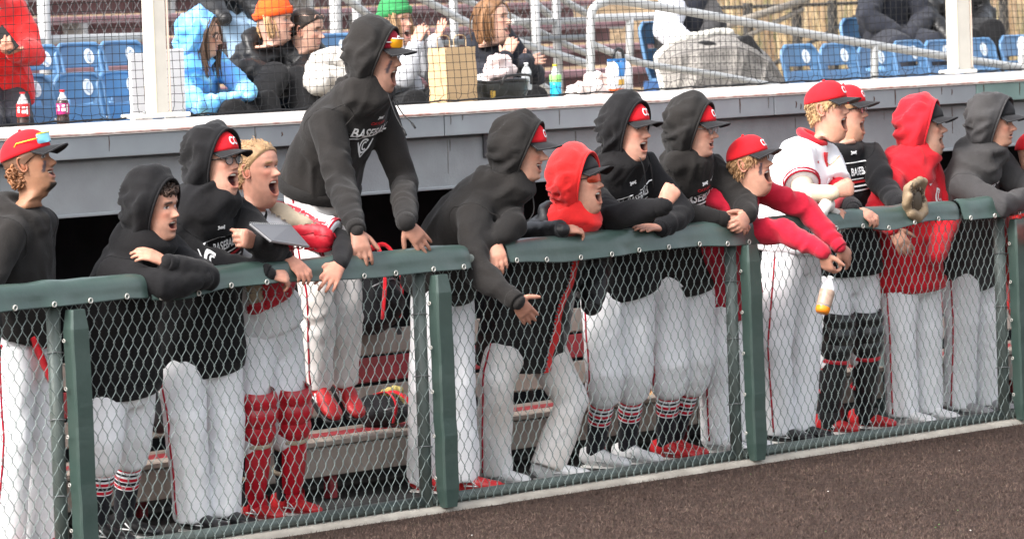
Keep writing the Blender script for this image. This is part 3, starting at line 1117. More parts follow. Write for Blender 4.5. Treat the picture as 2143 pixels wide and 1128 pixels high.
    def tufts(self, col, count=420, L=.032, z0=-.02, front=.07, ztop=.115, seed=3, low_back=-.08, flow=(-.6, 0, .25), r=.0042, name='tufts'):
        """short hair: small locks rooted all over the scalp"""
        rg = np.random.RandomState(seed)
        g = G()
        k = 0
        while k < count:
            a = rg.rand()*2*math.pi
            z = low_back+(ztop-low_back)*rg.rand()**.75
            ca, sa = math.cos(a), math.sin(a)
            line = z0+(front-z0)*max(0, ca)**.7 if ca > 0 else z0+(low_back-z0)*max(0, -ca)**.5
            if z < line:
                continue
            xf, xb, w = (np.interp(z, HEAD_LV[:, 0], HEAD_LV[:, j]) for j in (1, 2, 3))
            q = V((xf if ca > 0 else -xb)*np.sign(ca)*abs(ca)**.88, w*np.sign(sa)*abs(sa)**.93, z)
            n_ = nrm(q*V(1, 1.4, 1.2))
            fl = nrm(np.array(flow)+rg.randn(3)*.28+V(0, 0, -.5 if z < .05 else 0))
            l = L*(.6+.7*rg.rand())
            pth = np.array([q-n_*.004, q+n_*.006+fl*l*.3, q+n_*.006+fl*l*.7, q+n_*.003+fl*l])
            g.add(tube(self.H(pth), np.array([r, r*1.1, r*.8, r*.2])*self.hs, n=4), 0, np.clip(np.array(col)*(.82+.36*rg.rand()), 0, 1))
            k += 1
        return build(name, g, M_HAIR, self.root, True, True)
    def curls(self, col, spots, r=.016, count=90, seed=5, name='curls'):
        """a mass of small curls filling ellipsoids given in head space"""
        rg = np.random.RandomState(seed)
        g = G()
        for _ in range(count):
            c, e = spots[rg.randint(len(spots))]
            d = nrm(rg.randn(3))*rg.rand()**.4
            q = np.array(c)+d*np.array(e)
            t = np.linspace(0, 2*math.pi*1.2, 9)
            k = r*(.6+.6*rg.rand())
            e1, e2 = nrm(rg.randn(3)), nrm(rg.randn(3))
            pth = q+k*(np.cos(t)[:, None]*e1+np.sin(t)[:, None]*e2)
            g.add(tube(self.H(pth), .0045*self.hs, n=5), 0, np.clip(np.array(col)*(.55+.9*rg.rand()), 0, 1))
        return build(name, g, M_HAIR, self.root, True, True)
    def strands(self, col, roots, count=70, seed=4, r=.006, name='long_hair', spread=.014):
        """long hair: locks following guide curves given in head space"""
        rg = np.random.RandomState(seed)
        g = G()
        for _ in range(count):
            gd = np.array(roots[rg.randint(len(roots))], float)
            j = rg.randn(3)*spread*np.array((1, .8, .3))
            pth = smooth_path(gd+j+np.cumsum(rg.randn(len(gd), 3)*.004, 0), 4)
            L = max(4, int(len(pth)*(.8+.2*rg.rand())))
            pth = pth[:L]
            g.add(tube(self.H(pth), np.stack([np.linspace(r, r*.35, L), np.linspace(r*.7, r*.25, L)], 1), n=5), 0, np.clip(np.array(col)*(.6+.75*rg.rand()), 0, 1))
        return build(name, g, M_HAIR, self.root, True, True)
    def decal(self, kind, c, yaw=None, **k):
        """print on the front of the top; c in torso space (left, up, -) metres from the chest middle"""
        tr, o = self.bvh[self.topname]
        org = self.nk*.68+self.pel*.32
        org = self.nk-self.up*.115*self.s
        ctr = org+self.lf*c[0]*self.s+self.up*c[1]*self.s
        if kind == 'poly':
            return decal_poly(k.pop('name', 'chest_emblem'), ctr, self.lf, self.up, tr, self.fw, k.pop('m'), o, inside=True, **k)
        return decal_text(k.pop('name', 'lettering'), k.pop('text'), ctr, self.lf, self.up, k.pop('size')*self.s, tr, self.fw, k.pop('m', M_PRINTW), o, inside=True, **k)
def nrm_rows(a):
    return a/np.maximum(np.linalg.norm(a, axis=1), 1e-9)[:, None]

# ------------------------------------------------------------------ lettering laid on a surface
_TXT = {}
def text_mesh(s):
    if s not in _TXT:
        c = bpy.data.curves.new('t', 'FONT')
        c.body = s
        c.align_x = 'CENTER'
        c.align_y = 'CENTER'
        c.resolution_u = 3
        c.offset = .022
        o = bpy.data.objects.new('t', c)
        COL.objects.link(o)
        dg = bpy.context.evaluated_depsgraph_get()
        ev = o.evaluated_get(dg)
        me = ev.to_mesh()
        v = np.array([tuple(x.co) for x in me.vertices])
        f = [tuple(p.vertices) for p in me.polygons]
        ev.to_mesh_clear()
        bpy.data.objects.remove(o)
        bpy.data.curves.remove(c)
        _TXT[s] = (v, f)
    return _TXT[s]
def lay(pts, tree, d, off=.0025, inside=False):
    """drop points on a surface along d; 'inside' casts outwards from within the body and keeps clear of the arms"""
    d = Vector(d)
    dn = np.array(d)
    pts = np.asarray(pts, float)
    dist = np.full(len(pts), np.nan)
    for i, p in enumerate(pts):
        h = tree.ray_cast(Vector(p)-d*(.12 if not inside else 0.), d, .27 if inside else 1.2)
        if h[0] is not None:
            dist[i] = (np.array(h[0])-p)@dn
    ok = dist[~np.isnan(dist)]
    med = np.quantile(ok, .4 if inside else .5) if len(ok) else .14
    bad = np.isnan(dist)
    if inside:
        bad |= dist > med+.022
    if inside and len(pts) > 30:                # ink bridges the small folds: smooth sheet through the hits
        e1 = nrm(np.cross(dn, ZZ))
        e2 = np.cross(dn, e1)
        c = pts.mean(0)
        x, y = (pts-c)@e1, (pts-c)@e2
        A = np.stack([np.ones_like(x), x, y, x*x, y*y], 1)
        for _ in range(3):
            w = ~bad
            if w.sum() < 12:
                break
            co = np.linalg.lstsq(A[w], dist[w], rcond=None)[0]
            fit = A@co
            bad = bad | (np.abs(np.nan_to_num(dist, nan=9.)-fit) > .022)
        else:
            okd = dist[~bad]
            fit = np.clip(fit, okd.min()-.02, okd.max()+.004)
            dist = np.where(bad, fit, np.clip(dist, fit, fit+.012))+.002
            bad[:] = False
    dist = np.where(bad, med, dist)
    return pts+dn*(dist+(off if inside else -off))[:, None]
def subdiv(v, f, L):
    """split long faces so that the print follows the cloth"""
    v = [np.array(x) for x in v]
    tris = []
    for q in f:
        for i in range(1, len(q)-1):
            tris.append((q[0], q[i], q[i+1]))
    cache = {}
    for _ in range(4):
        out, ch = [], False
        for t in tris:
            e = [(np.linalg.norm(v[t[i]]-v[t[(i+1) % 3]]), i) for i in range(3)]
            m, i = max(e)
            if m > L:
                a, b, c = t[i], t[(i+1) % 3], t[(i+2) % 3]
                key = (min(a, b), max(a, b))
                if key not in cache:
                    v.append((v[a]+v[b])/2)
                    cache[key] = len(v)-1
                q = cache[key]
                out += [(a, q, c), (q, b, c)]
                ch = True
            else:
                out.append(t)
        tris = out
        if not ch:
            break
    return np.array(v), tris
def decal_text(name, s, c, right, up, size, tree, d, m, parent, squeeze=1.0, fat=0., off=.003, shear=0., arch=0., inside=False):
    v, f = text_mesh(s)
    right, up = nrm(right), nrm(up)
    v2 = v[:, :2]*size*V(squeeze, 1)
    v2, f = subdiv(np.hstack([v2, 0*v2[:, :1]]), f, .03)
    y = v2[:, 1]+shear*v2[:, 0]+arch*v2[:, 0]**2
    p = np.asarray(c)+right*v2[:, 0:1]+up*y[:, None]
    p = lay(p, tree, d, off, inside)
    return build(name, G().add((p, f)), m, parent, False)
def decal_poly(name, c, right, up, tree, d, m, parent, polys=(), off=.003, k=1.0, shear=0., inside=False):
    g = G()
    for q in polys:
        q = np.array(q, float)*k
        v2, f = subdiv(np.hstack([q, 0*q[:, :1]]), [tuple(range(len(q)))] if len(q) <= 4 else [(i, i+1, len(q)-2-i, len(q)-1-i) for i in range(len(q)//2-1)], .025)
        p = np.asarray(c)+nrm(right)*v2[:, 0:1]+nrm(up)*(v2[:, 1:2]+shear*v2[:, 0:1])
        g.add((lay(p, tree, d, off, inside), f))
    return build(name, g, m, parent, False)
def strip(pts, w):                             # flat ribbon polygon round a polyline (for print)
    pts = np.array(pts, float)
    t = np.gradient(pts, axis=0)
    n = np.stack([-t[:, 1], t[:, 0]], 1)
    n /= np.maximum(np.linalg.norm(n, axis=1), 1e-9)[:, None]
    w = np.asarray(w)*np.ones(len(pts))
    return np.vstack([pts+n*w[:, None]/2, (pts-n*w[:, None]/2)[::-1]]).tolist()
def arc(cx, cy, rx, ry, a0, a1, n=9):
    t = np.radians(np.linspace(a0, a1, n))
    return np.stack([cx+rx*np.cos(t), cy+ry*np.sin(t)], 1)
EMB_H = [strip(arc(0, .017, .017, .021, 200, 340), .0075), strip(arc(0, -.017, .017, .021, 20, 160), .0075)]          # two crossing arcs
EMB_TICK = [[(-.026, .004), (-.012, -.010), (.030, .014), (.030, .0145), (-.008, -.001), (-.026, .0045)]]
EMB_C = [strip(arc(0, 0, .030, .034, 40, 320, 15), .011), strip(arc(.004, 0, .015, .019, 50, 310, 11), .008)]
# ------------------------------------------------------------------ ground and field
def sheet(name, x0, x1, y0, y1, z, m, label=None):
    o = build(name, G().add(([(x0, y0, z), (x1, y0, z), (x1, y1, z), (x0, y1, z)], [(0, 1, 2, 3)])), m, None, False)
    tag(o, kind='structure', label=label)
    return o
M_TURF = mat('brown_infield_turf', (.052, .034, .028), rough=.95, noise=.45, nscale=26, bump=1.0, bscale=180, bdist=.02, stain=(.070, .050, .043, .6), sscale=11, spec=.1)
M_CONC = mat('worn_concrete', (.40, .37, .32), rough=.9, noise=.2, nscale=9, bump=.4, bscale=60, stain=(.22, .19, .16, .6), sscale=5)
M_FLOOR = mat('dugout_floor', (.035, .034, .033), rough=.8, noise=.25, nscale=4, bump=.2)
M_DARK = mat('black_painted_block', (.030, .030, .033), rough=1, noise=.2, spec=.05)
M_FASC = mat('grey_painted_metal', (.335, .365, .380), rough=.5, metal=.15, noise=.10, nscale=3.0, stain=(.24, .25, .27, .55), sscale=4.5, bump=.08, bscale=12)
M_BEAM = mat('weathered_concrete_beam', (.30, .315, .32), rough=.85, noise=.10, nscale=7, bump=.25, bscale=70, stain=(.21, .21, .22, .55), sscale=2.5)
M_ROOFW = mat('white_roof_coating', (.50, .495, .475), rough=.7, noise=.06, nscale=5, stain=(.50, .36, .30, .35), sscale=9)
M_SEDGE = mat('rust_stained_edge', (.62, .55, .50), rough=.7, noise=.2, nscale=20, stain=(.32, .10, .07, .85), sscale=13)
M_NET = mat('black_netting', (.014, .014, .015), rough=.7)
M_POLE = mat('cream_painted_post', (.60, .57, .50), rough=.5, noise=.08, nscale=6, stain=(.48, .44, .38, .4), sscale=7)
M_MAR = mat('maroon_bleacher_plank', (.215, .105, .118), rough=.6, noise=.2, nscale=5, stain=(.32, .22, .23, .5), sscale=3)
M_GALV = mat('bleacher_aluminium', (.36, .36, .36), rough=.5, metal=.2, noise=.15, nscale=4)
M_SEAT = mat('blue_seat_plastic', (.072, .170, .31), rough=.38, noise=.06, nscale=9, spec=.5, stain=(.11, .225, .40, .4), sscale=5)
M_BENCHT = mat('tan_painted_plank', (.33, .28, .24), rough=.7, noise=.15, nscale=9, bump=.2, bscale=30, stain=(.25, .20, .17, .5), sscale=6)
M_BENCHR = mat('red_painted_plank', (.30, .020, .030), rough=.6, noise=.2, nscale=9, bump=.2, bscale=30, stain=(.20, .08, .07, .4), sscale=6)

sheet('ground', -400, 600, -400, 600, -.12, mat('dry_ground', (.20, .16, .10), rough=.95, noise=.3, nscale=.5, bump=.4))
sheet('field', -60, 60, -60, -.085, 0., M_TURF)
# short fibres that stand up from the turf, nearest part of the field
def fibres(n=170000):
    rg = np.random.RandomState(11)
    a, b = rg.rand(n), rg.rand(n)
    px, py = a*1900+330, 860+b*290
    d = CF[None]+CR[None]*((px-IMW/2)/FPX)[:, None]-CU[None]*((py-IMH/2)/FPX)[:, None]
    p = CAM[None]+d*((0-CAM[2])/d[:, 2])[:, None]
    p = p[p[:, 1] < -.09]
    n = len(p)
    clump = vnoise(p*9)*.5+vnoise(p*23)*.5
    h = (.005+.009*rg.rand(n))*(1+.5*clump)
    ang = rg.rand(n)*6.28
    w = np.stack([np.cos(ang), np.sin(ang), 0*ang], 1)*.0016
    tip = p+np.stack([rg.randn(n)*.008, rg.randn(n)*.008, h], 1)
    v = np.stack([p-w, p+w, tip], 1).reshape(-1, 3)
    pal = np.array([(.050, .032, .0265), (.074, .048, .039), (.110, .078, .062), (.036, .025, .021), (.060, .052, .033)])
    patch = vnoise(p*1.7+3)*.6+vnoise(p*V(.9, 4.5, 1)+7)*.4
    c = pal[rg.choice(5, n, p=(.34, .33, .15, .14, .04))]*(1+.3*clump+.28*patch)[:, None]
    me = bpy.data.meshes.new('turf_fibre')
    me.vertices.add(n*3)
    me.vertices.foreach_set('co', v.ravel())
    me.loops.add(n*3)
    me.loops.foreach_set('vertex_index', np.arange(n*3))
    me.polygons.add(n)
    me.polygons.foreach_set('loop_start', np.arange(n)*3)
    me.polygons.foreach_set('loop_total', np.full(n, 3))
    at = me.color_attributes.new('Col', 'FLOAT_COLOR', 'POINT')
    at.data.foreach_set('color', np.hstack([np.repeat(c, 3, 0), np.ones((n*3, 1))]).ravel())
    me.update()
    o = link('turf_fibre', me, mat('turf_fibre', attr=True, rough=.8, spec=.2), None, False)
    tag(o, 'short brown turf fibres covering the infield', None, None, 'stuff')
    # scattered pale crumbs and green blades on the turf
    g = G()
    for i in range(22):
        q = PZ(430+rg.rand()*1700, 900+rg.rand()*225, .012)
        if q[1] < -.1:
            r = .002+.003*rg.rand()
            g.add(ball(q, (r*1.5, r, r*.6), 6, 4), 0 if rg.rand() < .7 else 1)
    o = build('turf_litter', g, [mat('pale_crumb', (.55, .52, .48)), mat('green_scrap', (.08, .20, .05))], None)
    tag(o, 'pale crumbs and green scraps scattered on the turf', None, None, 'stuff')
fibres()
# kerb with a ragged front edge
def kerb():
    xs = np.arange(-8, 14, .05)
    rg = np.random.RandomState(2)
    wob = np.interp(xs, xs[::4], rg.randn(len(xs[::4]))*.006)
    rows = []
    for y0, z in ((-.085, -.03), (-.082, .010), (-.066, .024), (.0, .026), (.30, .024)):
        k = 1 if y0 < -.05 else 0
        rows.append(np.stack([xs, y0+wob*k, z+wob*.3*k], 1))
    v = np.concatenate(rows)
    o = build('kerb', G().add((v, grid_faces(5, len(xs)))), M_CONC)
    tag(o, kind='structure')
kerb()
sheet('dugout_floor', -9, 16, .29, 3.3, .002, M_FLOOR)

# ------------------------------------------------------------------ dugout: roof edge, beam, walls
ZT, ZB, ZL = 1.757, 1.647, 1.385
dg_ = empty('dugout', (2, 2, 0), 'grey metal edged dugout with white roof and black interior', 'dugout')
joints = [-9.0, P(-260, 300, 1.2)[0], P(931, 260, 1.2)[0], P(1621, 225, 1.2)[0], P(2044, 200, 1.2)[0], 13.0]
for i in range(5):
    a, b = joints[i]+.004, joints[i+1]-.004
    pm = M_FASC if i != 4 else mat('faded_green_metal', (.20, .30, .27), rough=.5, noise=.15, nscale=4)
    build('fascia_panel', bevbox(((a+b)/2, 1.23, (ZT+ZB)/2-.004), (b-a, .06, ZT-ZB-.008), .004), pm, dg_, False)
build('roof_deck', bevbox((2, 2.235, 1.713), (22, 1.93, .085), .01), M_ROOFW, dg_, False)
for i in range(5):
    a, b = joints[i]+.002, joints[i+1]-.002
    build('edge_strip', bevbox(((a+b)/2, 1.226, ZT+.002), (b-a, .082, .012), .003), M_SEDGE, dg_, False)
build('beam', bevbox((2, 1.42, (ZB+ZL)/2-.003), (22, .30, ZB-ZL-.006), .012), M_BEAM, dg_, False)
build('beam_lip', bevbox((2, 1.262, ZL+.006), (22, .02, .016), .003), M_FASC, dg_, False)
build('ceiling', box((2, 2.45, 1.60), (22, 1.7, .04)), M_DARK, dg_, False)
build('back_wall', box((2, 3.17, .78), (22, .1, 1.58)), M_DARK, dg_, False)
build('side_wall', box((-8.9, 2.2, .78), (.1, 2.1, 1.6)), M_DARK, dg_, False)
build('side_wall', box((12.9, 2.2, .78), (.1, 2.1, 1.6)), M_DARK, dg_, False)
for px in (1020, 1930, 420):                        # steel hangers between beam and fascia
    q = P(px, 300, 1.25)
    build('hanger_bracket', bevbox((q[0], 1.262, 1.585), (.035, .012, .12), .003), mat('dark_steel', (.06, .06, .065), rough=.5, metal=.5), dg_, False)
for px, py, h in ((1453, 200, 10), (1666, 217, 12), (1676, 222, 10), (1829, 207, 12), (1992, 192, 10), (590, 282, 4)):   # rust runs
    q = P(px, py, 1.199)
    build('rust_run', tube([q+V(0, 0, .012), q+V(.004, -.0005, 0), q-V(.002, 0, h*.002)], np.array([(.003, .0012), (.005, .0012), (.002, .001)]), n=6, side=V(1, 0, 0)), mat('rust', (.10, .05, .035), rough=.9), dg_)

rg_ = np.random.RandomState(21)
M_DRIP = mat('grime_streak', (.20, .19, .18), rough=.95, noise=.3, nscale=30)
for i in range(34):                                   # grime runs below the roof edge and on the beam
    x = -1.2+9.5*rg_.rand()
    up_ = rg_.rand() < .6
    y, z0 = (1.1985, ZT-.012) if up_ else (1.2685, ZB-.02)
    L = (.02+.07*rg_.rand()) if up_ else (.04+.14*rg_.rand())
    w = .0025+.004*rg_.rand()
    build('grime_run', tube([V(x, y, z0), V(x+.002, y, z0-L*.4), V(x-.001, y, z0-L)], np.array([(w*.7, .0008), (w, .0009), (w*.3, .0006)]), n=6, side=V(1, 0, 0)), M_DRIP if i % 4 else mat('rust'), dg_)

# ------------------------------------------------------------------ bench along the dugout
bn = empty('dugout_bench', (2, .9, 0), 'tan and dark red plank bench running along the dugout', 'bench')
BX0, BX1, BY = -6.0, 9.0, .78
zb = .285
segs = np.linspace(BX0, BX1, 6)
for i in range(5):
    a, b = segs[i]+.004, segs[i+1]-.004
    c = (a+b)/2
    build('seat_plank', bevbox((c, BY+.06, zb-.012), (b-a, .135, .030), .006), M_BENCHT, bn, False)
    build('seat_plank', bevbox((c, BY+.205, zb-.010), (b-a, .135, .030), .006), M_BENCHR, bn, False)
    build('seat_plank', bevbox((c, BY+.35, zb-.012), (b-a, .135, .030), .006), M_BENCHT, bn, False)
    build('front_board', bevbox((c, BY+.018, zb-.100), (b-a, .030, .135), .005), M_BENCHT, bn, False)
    rot = np.array([[1, 0, 0], [0, math.cos(.18), -math.sin(.18)], [0, math.sin(.18), math.cos(.18)]])
    for k, (zz, m) in enumerate(((.40, M_BENCHT), (.535, M_BENCHR), (.665, M_BENCHT))):
        build('backrest_plank', bevbox((c, BY+.46+(zz-.3)*.15, zz), (b-a, .028, .120), .006, rot.T), m, bn, False)
for x in np.arange(BX0+.3, BX1, 1.0):
    build('leg', bevbox((x, BY+.08, .13), (.05, .05, .26), .006), M_BENCHR, bn, False)
    build('leg', bevbox((x, BY+.34, .13), (.05, .05, .26), .006), M_BENCHR, bn, False)
    build('backrest_support', bevbox((x, BY+.52, .42), (.045, .03, .62), .006), mat('dark_steel'), bn, False)

# ------------------------------------------------------------------ the rail fence in front of the dugout
fn = empty('chain_link_fence', (0, 0, 0), 'green padded chain link rail fence the players lean on', 'fence')
PXS = [-4.6, -2.3, 0., 2.3, 4.6, 6.9]
def pipe(name, a, b, r, m, parent, n=14):
    return build(name, tube(np.linspace(a, b, 2), r, n=n), m, parent)
for x in PXS:
    pipe('post', (x, 0, .02), (x, 0, 1.13), .030, M_GREENP, fn)
for a, b in zip(PXS[:-1], PXS[1:]):
    pipe('bottom_rail', (a+.03, 0, .052), (b-.03, 0, .052), .024, M_GREENP, fn)
    pipe('top_rail', (a+.03, 0, 1.125), (b-.03, 0, 1.125), .024, M_GREENP, fn)
def chain(a, b, z0, z1):
    W, h = .0285, .0485                               # half diamond width and half height
    g = G()
    nx = int(round((b-a)/W))
    W = (b-a)/nx
    nz = int((z1-z0)/h)
    rg = np.random.RandomState(int(abs(a)*100))
    V_, F_ = [], []
    base = 0
    for i in range(nx):
        par = i % 2
        pts = []
        for k in range(nz+1):
            z = z0+k*h
            right = (k+par) % 2
            x = a+(i+right)*W
            ov = .0035 if right else -.0035
            yk = .0042 if right else -.0042
            pts.append((x-ov*1.2, -.0005*ov, z-.013))
            pts.append((x+ov, yk, z-.0045))
            pts.append((x+ov, -yk*.3, z+.0045))
            pts.append((x-ov*1.2, .0005*ov, z+.013))
        pts = np.array(pts)
        pts[:, 0] += .004*vnoise(np.stack([pts[:, 0]*2, pts[:, 2]*2.5, 0*pts[:, 0]+a], 1))
        pts[:, 1] += -.031+.006*vnoise(np.stack([pts[:, 0]*2.2, pts[:, 2]*2.2, 0*pts[:, 0]+a+9], 1))
        v, f = tube(pts, .0021, n=4, cap=False, side=V(0, 1, 0))
        V_.append(v)
        F_ += [[q+base for q in t] for t in f]
        base += len(v)
    g.v, g.f, g.m, g.c, g.n = V_, F_, [0]*len(F_), [np.ones((base, 3))], base
    o = build('wire_mesh', g, M_WIRE, fn)
    o['kind'] = 'stuff'
for a, b in zip(PXS[:-1], PXS[1:]):
    chain(a-.02, b-.04, .040, 1.115)
# vinyl covers folded over the top rail, with grommets
def cover(a, b, seed, drop=.062, puffy=.0):
    rg = np.random.RandomState(seed)
    nx = max(8, int((b-a)/.035))
    xs = np.linspace(a, b, nx)
    wob = vnoise(np.stack([xs*3.1+seed, 0*xs, 0*xs], 1))
    wob2 = vnoise(np.stack([xs*9+seed*3, 0*xs+4, 0*xs], 1))
    prof = [(-.064, -1.0), (-.060, -.75), (-.056, -.45), (-.056, -.2), (-.050, .15), (-.036, .38), (-.012, .50), (.012, .50), (.036, .38), (.048, .12), (.050, -.25), (.046, -.62)]
    rows = []
    for j, (y, t) in enumerate(prof):
        fl = max(0, -t) if y < 0 else 0
        z = 1.152+(t*.096 if t > 0 else t*drop*(1 if y < 0 else .8))
        yy = y-.012*fl*wob2-.006*fl
        if y < 0:
            z = z+fl*.016*wob
        end = 1-.25*(np.exp(-((xs-a)/.03)**2)+np.exp(-((xs-b)/.03)**2))
        rows.append(np.stack([xs, yy*end, 1.13+(z-1.13)*(end*.5+.5)+.005*wob2*(t > 0)], 1))
    v = np.concatenate(rows)
    f = grid_faces(len(prof), nx)
    v2 = v.copy()
    v2[:, 1] *= .93
    v2[:, 2] -= .004
    g = G().add((v, f))
    g.add((v2, [q[::-1] for q in f]))
    o = build('rail_cover', g, M_VINYL, fn)
    x = a+.06
    while x < b-.03:
        i = int((x-a)/(b-a)*(nx-1))
        q = rows[1][i]*.55+rows[0][i]*.45+V(0, -.003, 0)
        build('grommet', tube(np.array([q+V(.0105*math.cos(t), -.001, .0105*math.sin(t)) for t in np.linspace(0, 6.283, 13)[:-1]]), .0032, n=5, closed=True), M_BRASS, o)
        x += .205+.03*rg.rand()
    return o
xa = lambda px: P(px, 545-.09*px+50, 0)[0]
cover(xa(-90), xa(292), 1)
cover(xa(300), xa(968), 2, .058)
cover(xa(1046), xa(1590), 3, .068)
cover(xa(1597), xa(1992), 4, .056)
cover(xa(1997), xa(2260), 5, .058)
for x in PXS:                                          # padded vinyl boots on the field side of each post
    rg = np.random.RandomState(int(x*10+90))
    zs = np.linspace(.022, 1.075, 14)
    pth = np.stack([x+.055+.0012*rg.randn(14), -.078+.0012*rg.randn(14), zs], 1)
    pth[:, 0] += np.linspace(.010, 0, 14)
    v = []
    for i, q in enumerate(pth):
        e = .75 if i in (0, 13) else 1
        for dx, dy in ((-.052, -.020), (-.044, -.030), (.044, -.030), (.052, -.020), (.052, .024), (.044, .030), (-.044, .030), (-.052, .024)):
            v.append(q+V(dx*e, dy*e, 0))
    f = grid_faces(14, 8, True)
    f += [tuple(range(7, -1, -1)), tuple(range(13*8, 14*8))]
    o = build('post_pad', G().add((np.array(v), f)), M_VINYL, fn, False)
    for z in (.16, .35, .55, .75, .95):
        q = V(x-.012, -.074, z)
        build('grommet', tube(np.array([q+V(-.004, .007*math.cos(t), .007*math.sin(t)) for t in np.linspace(0, 6.283, 9)[:-1]]), .0024, n=5, closed=True), M_BRASS, o)
    for z in (.3, .62, .9):
        build('tie_wire', tube(np.array([V(x+.036*math.cos(t), .036*math.sin(t), z+.004*math.sin(2*t)) for t in np.linspace(0, 6.283, 15)[:-1]]), .0022, n=5, closed=True), M_STEEL, fn)

# ------------------------------------------------------------------ protective netting above the roof
NY = 3.22
ZN0 = 1.762
def net():
    cx, cz = .0555, .0425
    x0, x1, z1 = 0., 13.2, 2.95
    nx = int((x1-x0)/cx)
    nz = int((z1-ZN0)/cz)
    gx, gz = np.meshgrid(x0+np.arange(nx+1)*cx, np.arange(nz+1)*cz, indexing='ij')
    p = np.stack([gx.ravel(), gz.ravel(), 0*gx.ravel()], 1)
    sl = np.exp(-gz/.055).ravel()
    X = p[:, 0]+.028*vnoise(np.stack([p[:, 0]*.9, p[:, 1]*1.6, p[:, 2]], 1))+sl*.022*vnoise(p*21)
    Z = ZN0+p[:, 1]*(1-.0*sl)+.020*vnoise(np.stack([p[:, 0]*.8+9, p[:, 1]*1.3, p[:, 2]], 1))*(1-sl)+sl*.020*vnoise(p*19+4)-.004
    Yy = NY+.02*vnoise(np.stack([p[:, 0]*1.3, p[:, 1]*2, p[:, 2]+3], 1))+sl*.035*vnoise(p*17+8)
    Q = np.stack([X, Yy, np.maximum(Z, ZN0-.004)], 1).reshape(nx+1, nz+1, 3)
    V_, F_, base = [], [], 0
    def line(pp, r=.00185):
        nonlocal base
        v, f = tube(pp, r, n=3, cap=False, side=V(0, 1, .3))
        V_.append(v)
        F_.extend([[q+base for q in t] for t in f])
        base += len(v)
    for i in range(nx+1):
        pp = Q[i]
        # the loose foot of the net bunches into zigzags
        mid = (pp[:-1]+pp[1:])/2
        z_ = np.exp(-(mid[:, 2]-ZN0)/.05)
        mid = mid+np.stack([.013*z_*np.where((np.arange(nz)+i) % 2, 1, -1), 0*z_, 0*z_], 1)
        allp = np.empty((2*nz+1, 3))
        allp[0::2] = pp
        allp[1::2] = mid
        line(allp)
    for k in range(nz+1):
        line(Q[:, k])
    for i in range(nx+1):                              # knots
        for k in range(0, nz+1):
            q = Q[i, k]
            r = .0036
            V_.append(np.array([q+V(r, 0, 0), q-V(r, 0, 0), q+V(0, 0, r), q-V(0, 0, r), q+V(0, -r, 0)]))
            F_.extend([[base+a for a in t] for t in ((0, 2, 4), (2, 1, 4), (1, 3, 4), (3, 0, 4))])
            base += 5
    g = G()
    g.v, g.f, g.m, g.c, g.n = V_, F_, [0]*len(F_), [np.ones((base, 3))], base
    rt = empty('safety_net', (6, NY, ZN0), 'black knotted safety net hung above the dugout roof', 'net')
    o = build('netting', g, M_NET, rt)
    o['kind'] = 'stuff'
    xs = np.linspace(x0, x1, 120)
    build('foot_rope', tube(np.stack([xs, NY-.012+.006*np.sin(xs*9), ZN0+.004+.004*np.sin(xs*23)], 1), .0055, n=6), M_NET, rt)
net()
def net_post(px0, px1, py, label, wide):
    a, b = P(px0, py, NY-.06), P(px1, py, NY-.06)
    w = (b[0]-a[0])
    c = (a+b)/2
    d = .09
    w = max(.07, w-.0)*.62
    o = empty('net_post', (c[0], NY-.06, ZN0), label, 'post')
    build('shaft', bevbox((c[0], NY-.06, ZN0+.62), (w, d, 1.24), .008), M_POLE, o, False)
    build('edge_angle', bevbox((c[0]-w/2-.006, NY-.105, ZN0+.62), (.010, .012, 1.22), .002), mat('cream_angle', (.66, .60, .45), rough=.5), o, False)
    build('edge_angle', bevbox((c[0]+w/2+.006, NY-.105, ZN0+.62), (.010, .012, 1.22), .002), mat('pinkish_angle', (.62, .50, .42), rough=.5), o, False)
    build('base_plate', bevbox((c[0], NY-.05, ZN0+.012), (wide, .16, .024), .004), mat('white_base_plate', (.75, .73, .68), rough=.5, noise=.1), o, False)
    for sx in (-1, 1):
        build('bolt', lathe([(.009, 0), (.009, .012), (.004, .016)], (c[0]+sx*wide*.40, NY-.11, ZN0+.024), 8), M_STEEL, o)
net_post(303, 346, 120, 'cream square net post rising beside the blue hooded spectator', .36)
net_post(1983, 2028, 80, 'cream square net post among the right hand blue seats', .20)

# ------------------------------------------------------------------ stand behind the netting
st = empty('stand_terrace', (6, 5, 0), 'low concrete terrace that carries the blue seats', 'terrace')
build('front_ledge', bevbox((6, 3.50, .85), (26, .52, 1.74), .01), M_CONC, st, False)
build('lower_tread', bevbox((6, 4.50, .70), (26, 1.48, 1.30), .01), M_CONC, st, False)
build('upper_tread', bevbox((6, 5.72, .80), (26, .96, 1.50), .01), M_CONC, st, False)
LZ = 1.72
# plank bleachers further back
bl = empty('bleachers', (6, 9, 0), 'maroon plank bleachers with grey metal footboards behind the seats', 'bleachers')
BXL, BXR = 3.5, P(1475, 60, 8.3)[0]
for i in range(9):
    y, z = 7.6+.62*i, 1.42+.175*i
    parts_ = np.linspace(BXL+.55*i*0, BXR+.30*i, 4)
    for j in range(3):
        a, b = parts_[j]+.006, parts_[j+1]-.006
        c = (a+b)/2
        build('seat_plank', bevbox((c, y, z), (b-a, .24, .045), .008), M_MAR, bl, False)
        build('riser_plank', bevbox((c, y+.13, z-.085), (b-a, .02, .11), .004), M_MAR, bl, False)
        build('foot_plank', bevbox((c, y-.28, z-.20), (b-a, .26, .04), .008), M_GALV, bl, False)
    for x in np.arange(BXL+.3, BXR, 1.55):
        build('support', bevbox((x, y, z-.14), (.05, .22, .23), .004), M_GALV, bl, False)

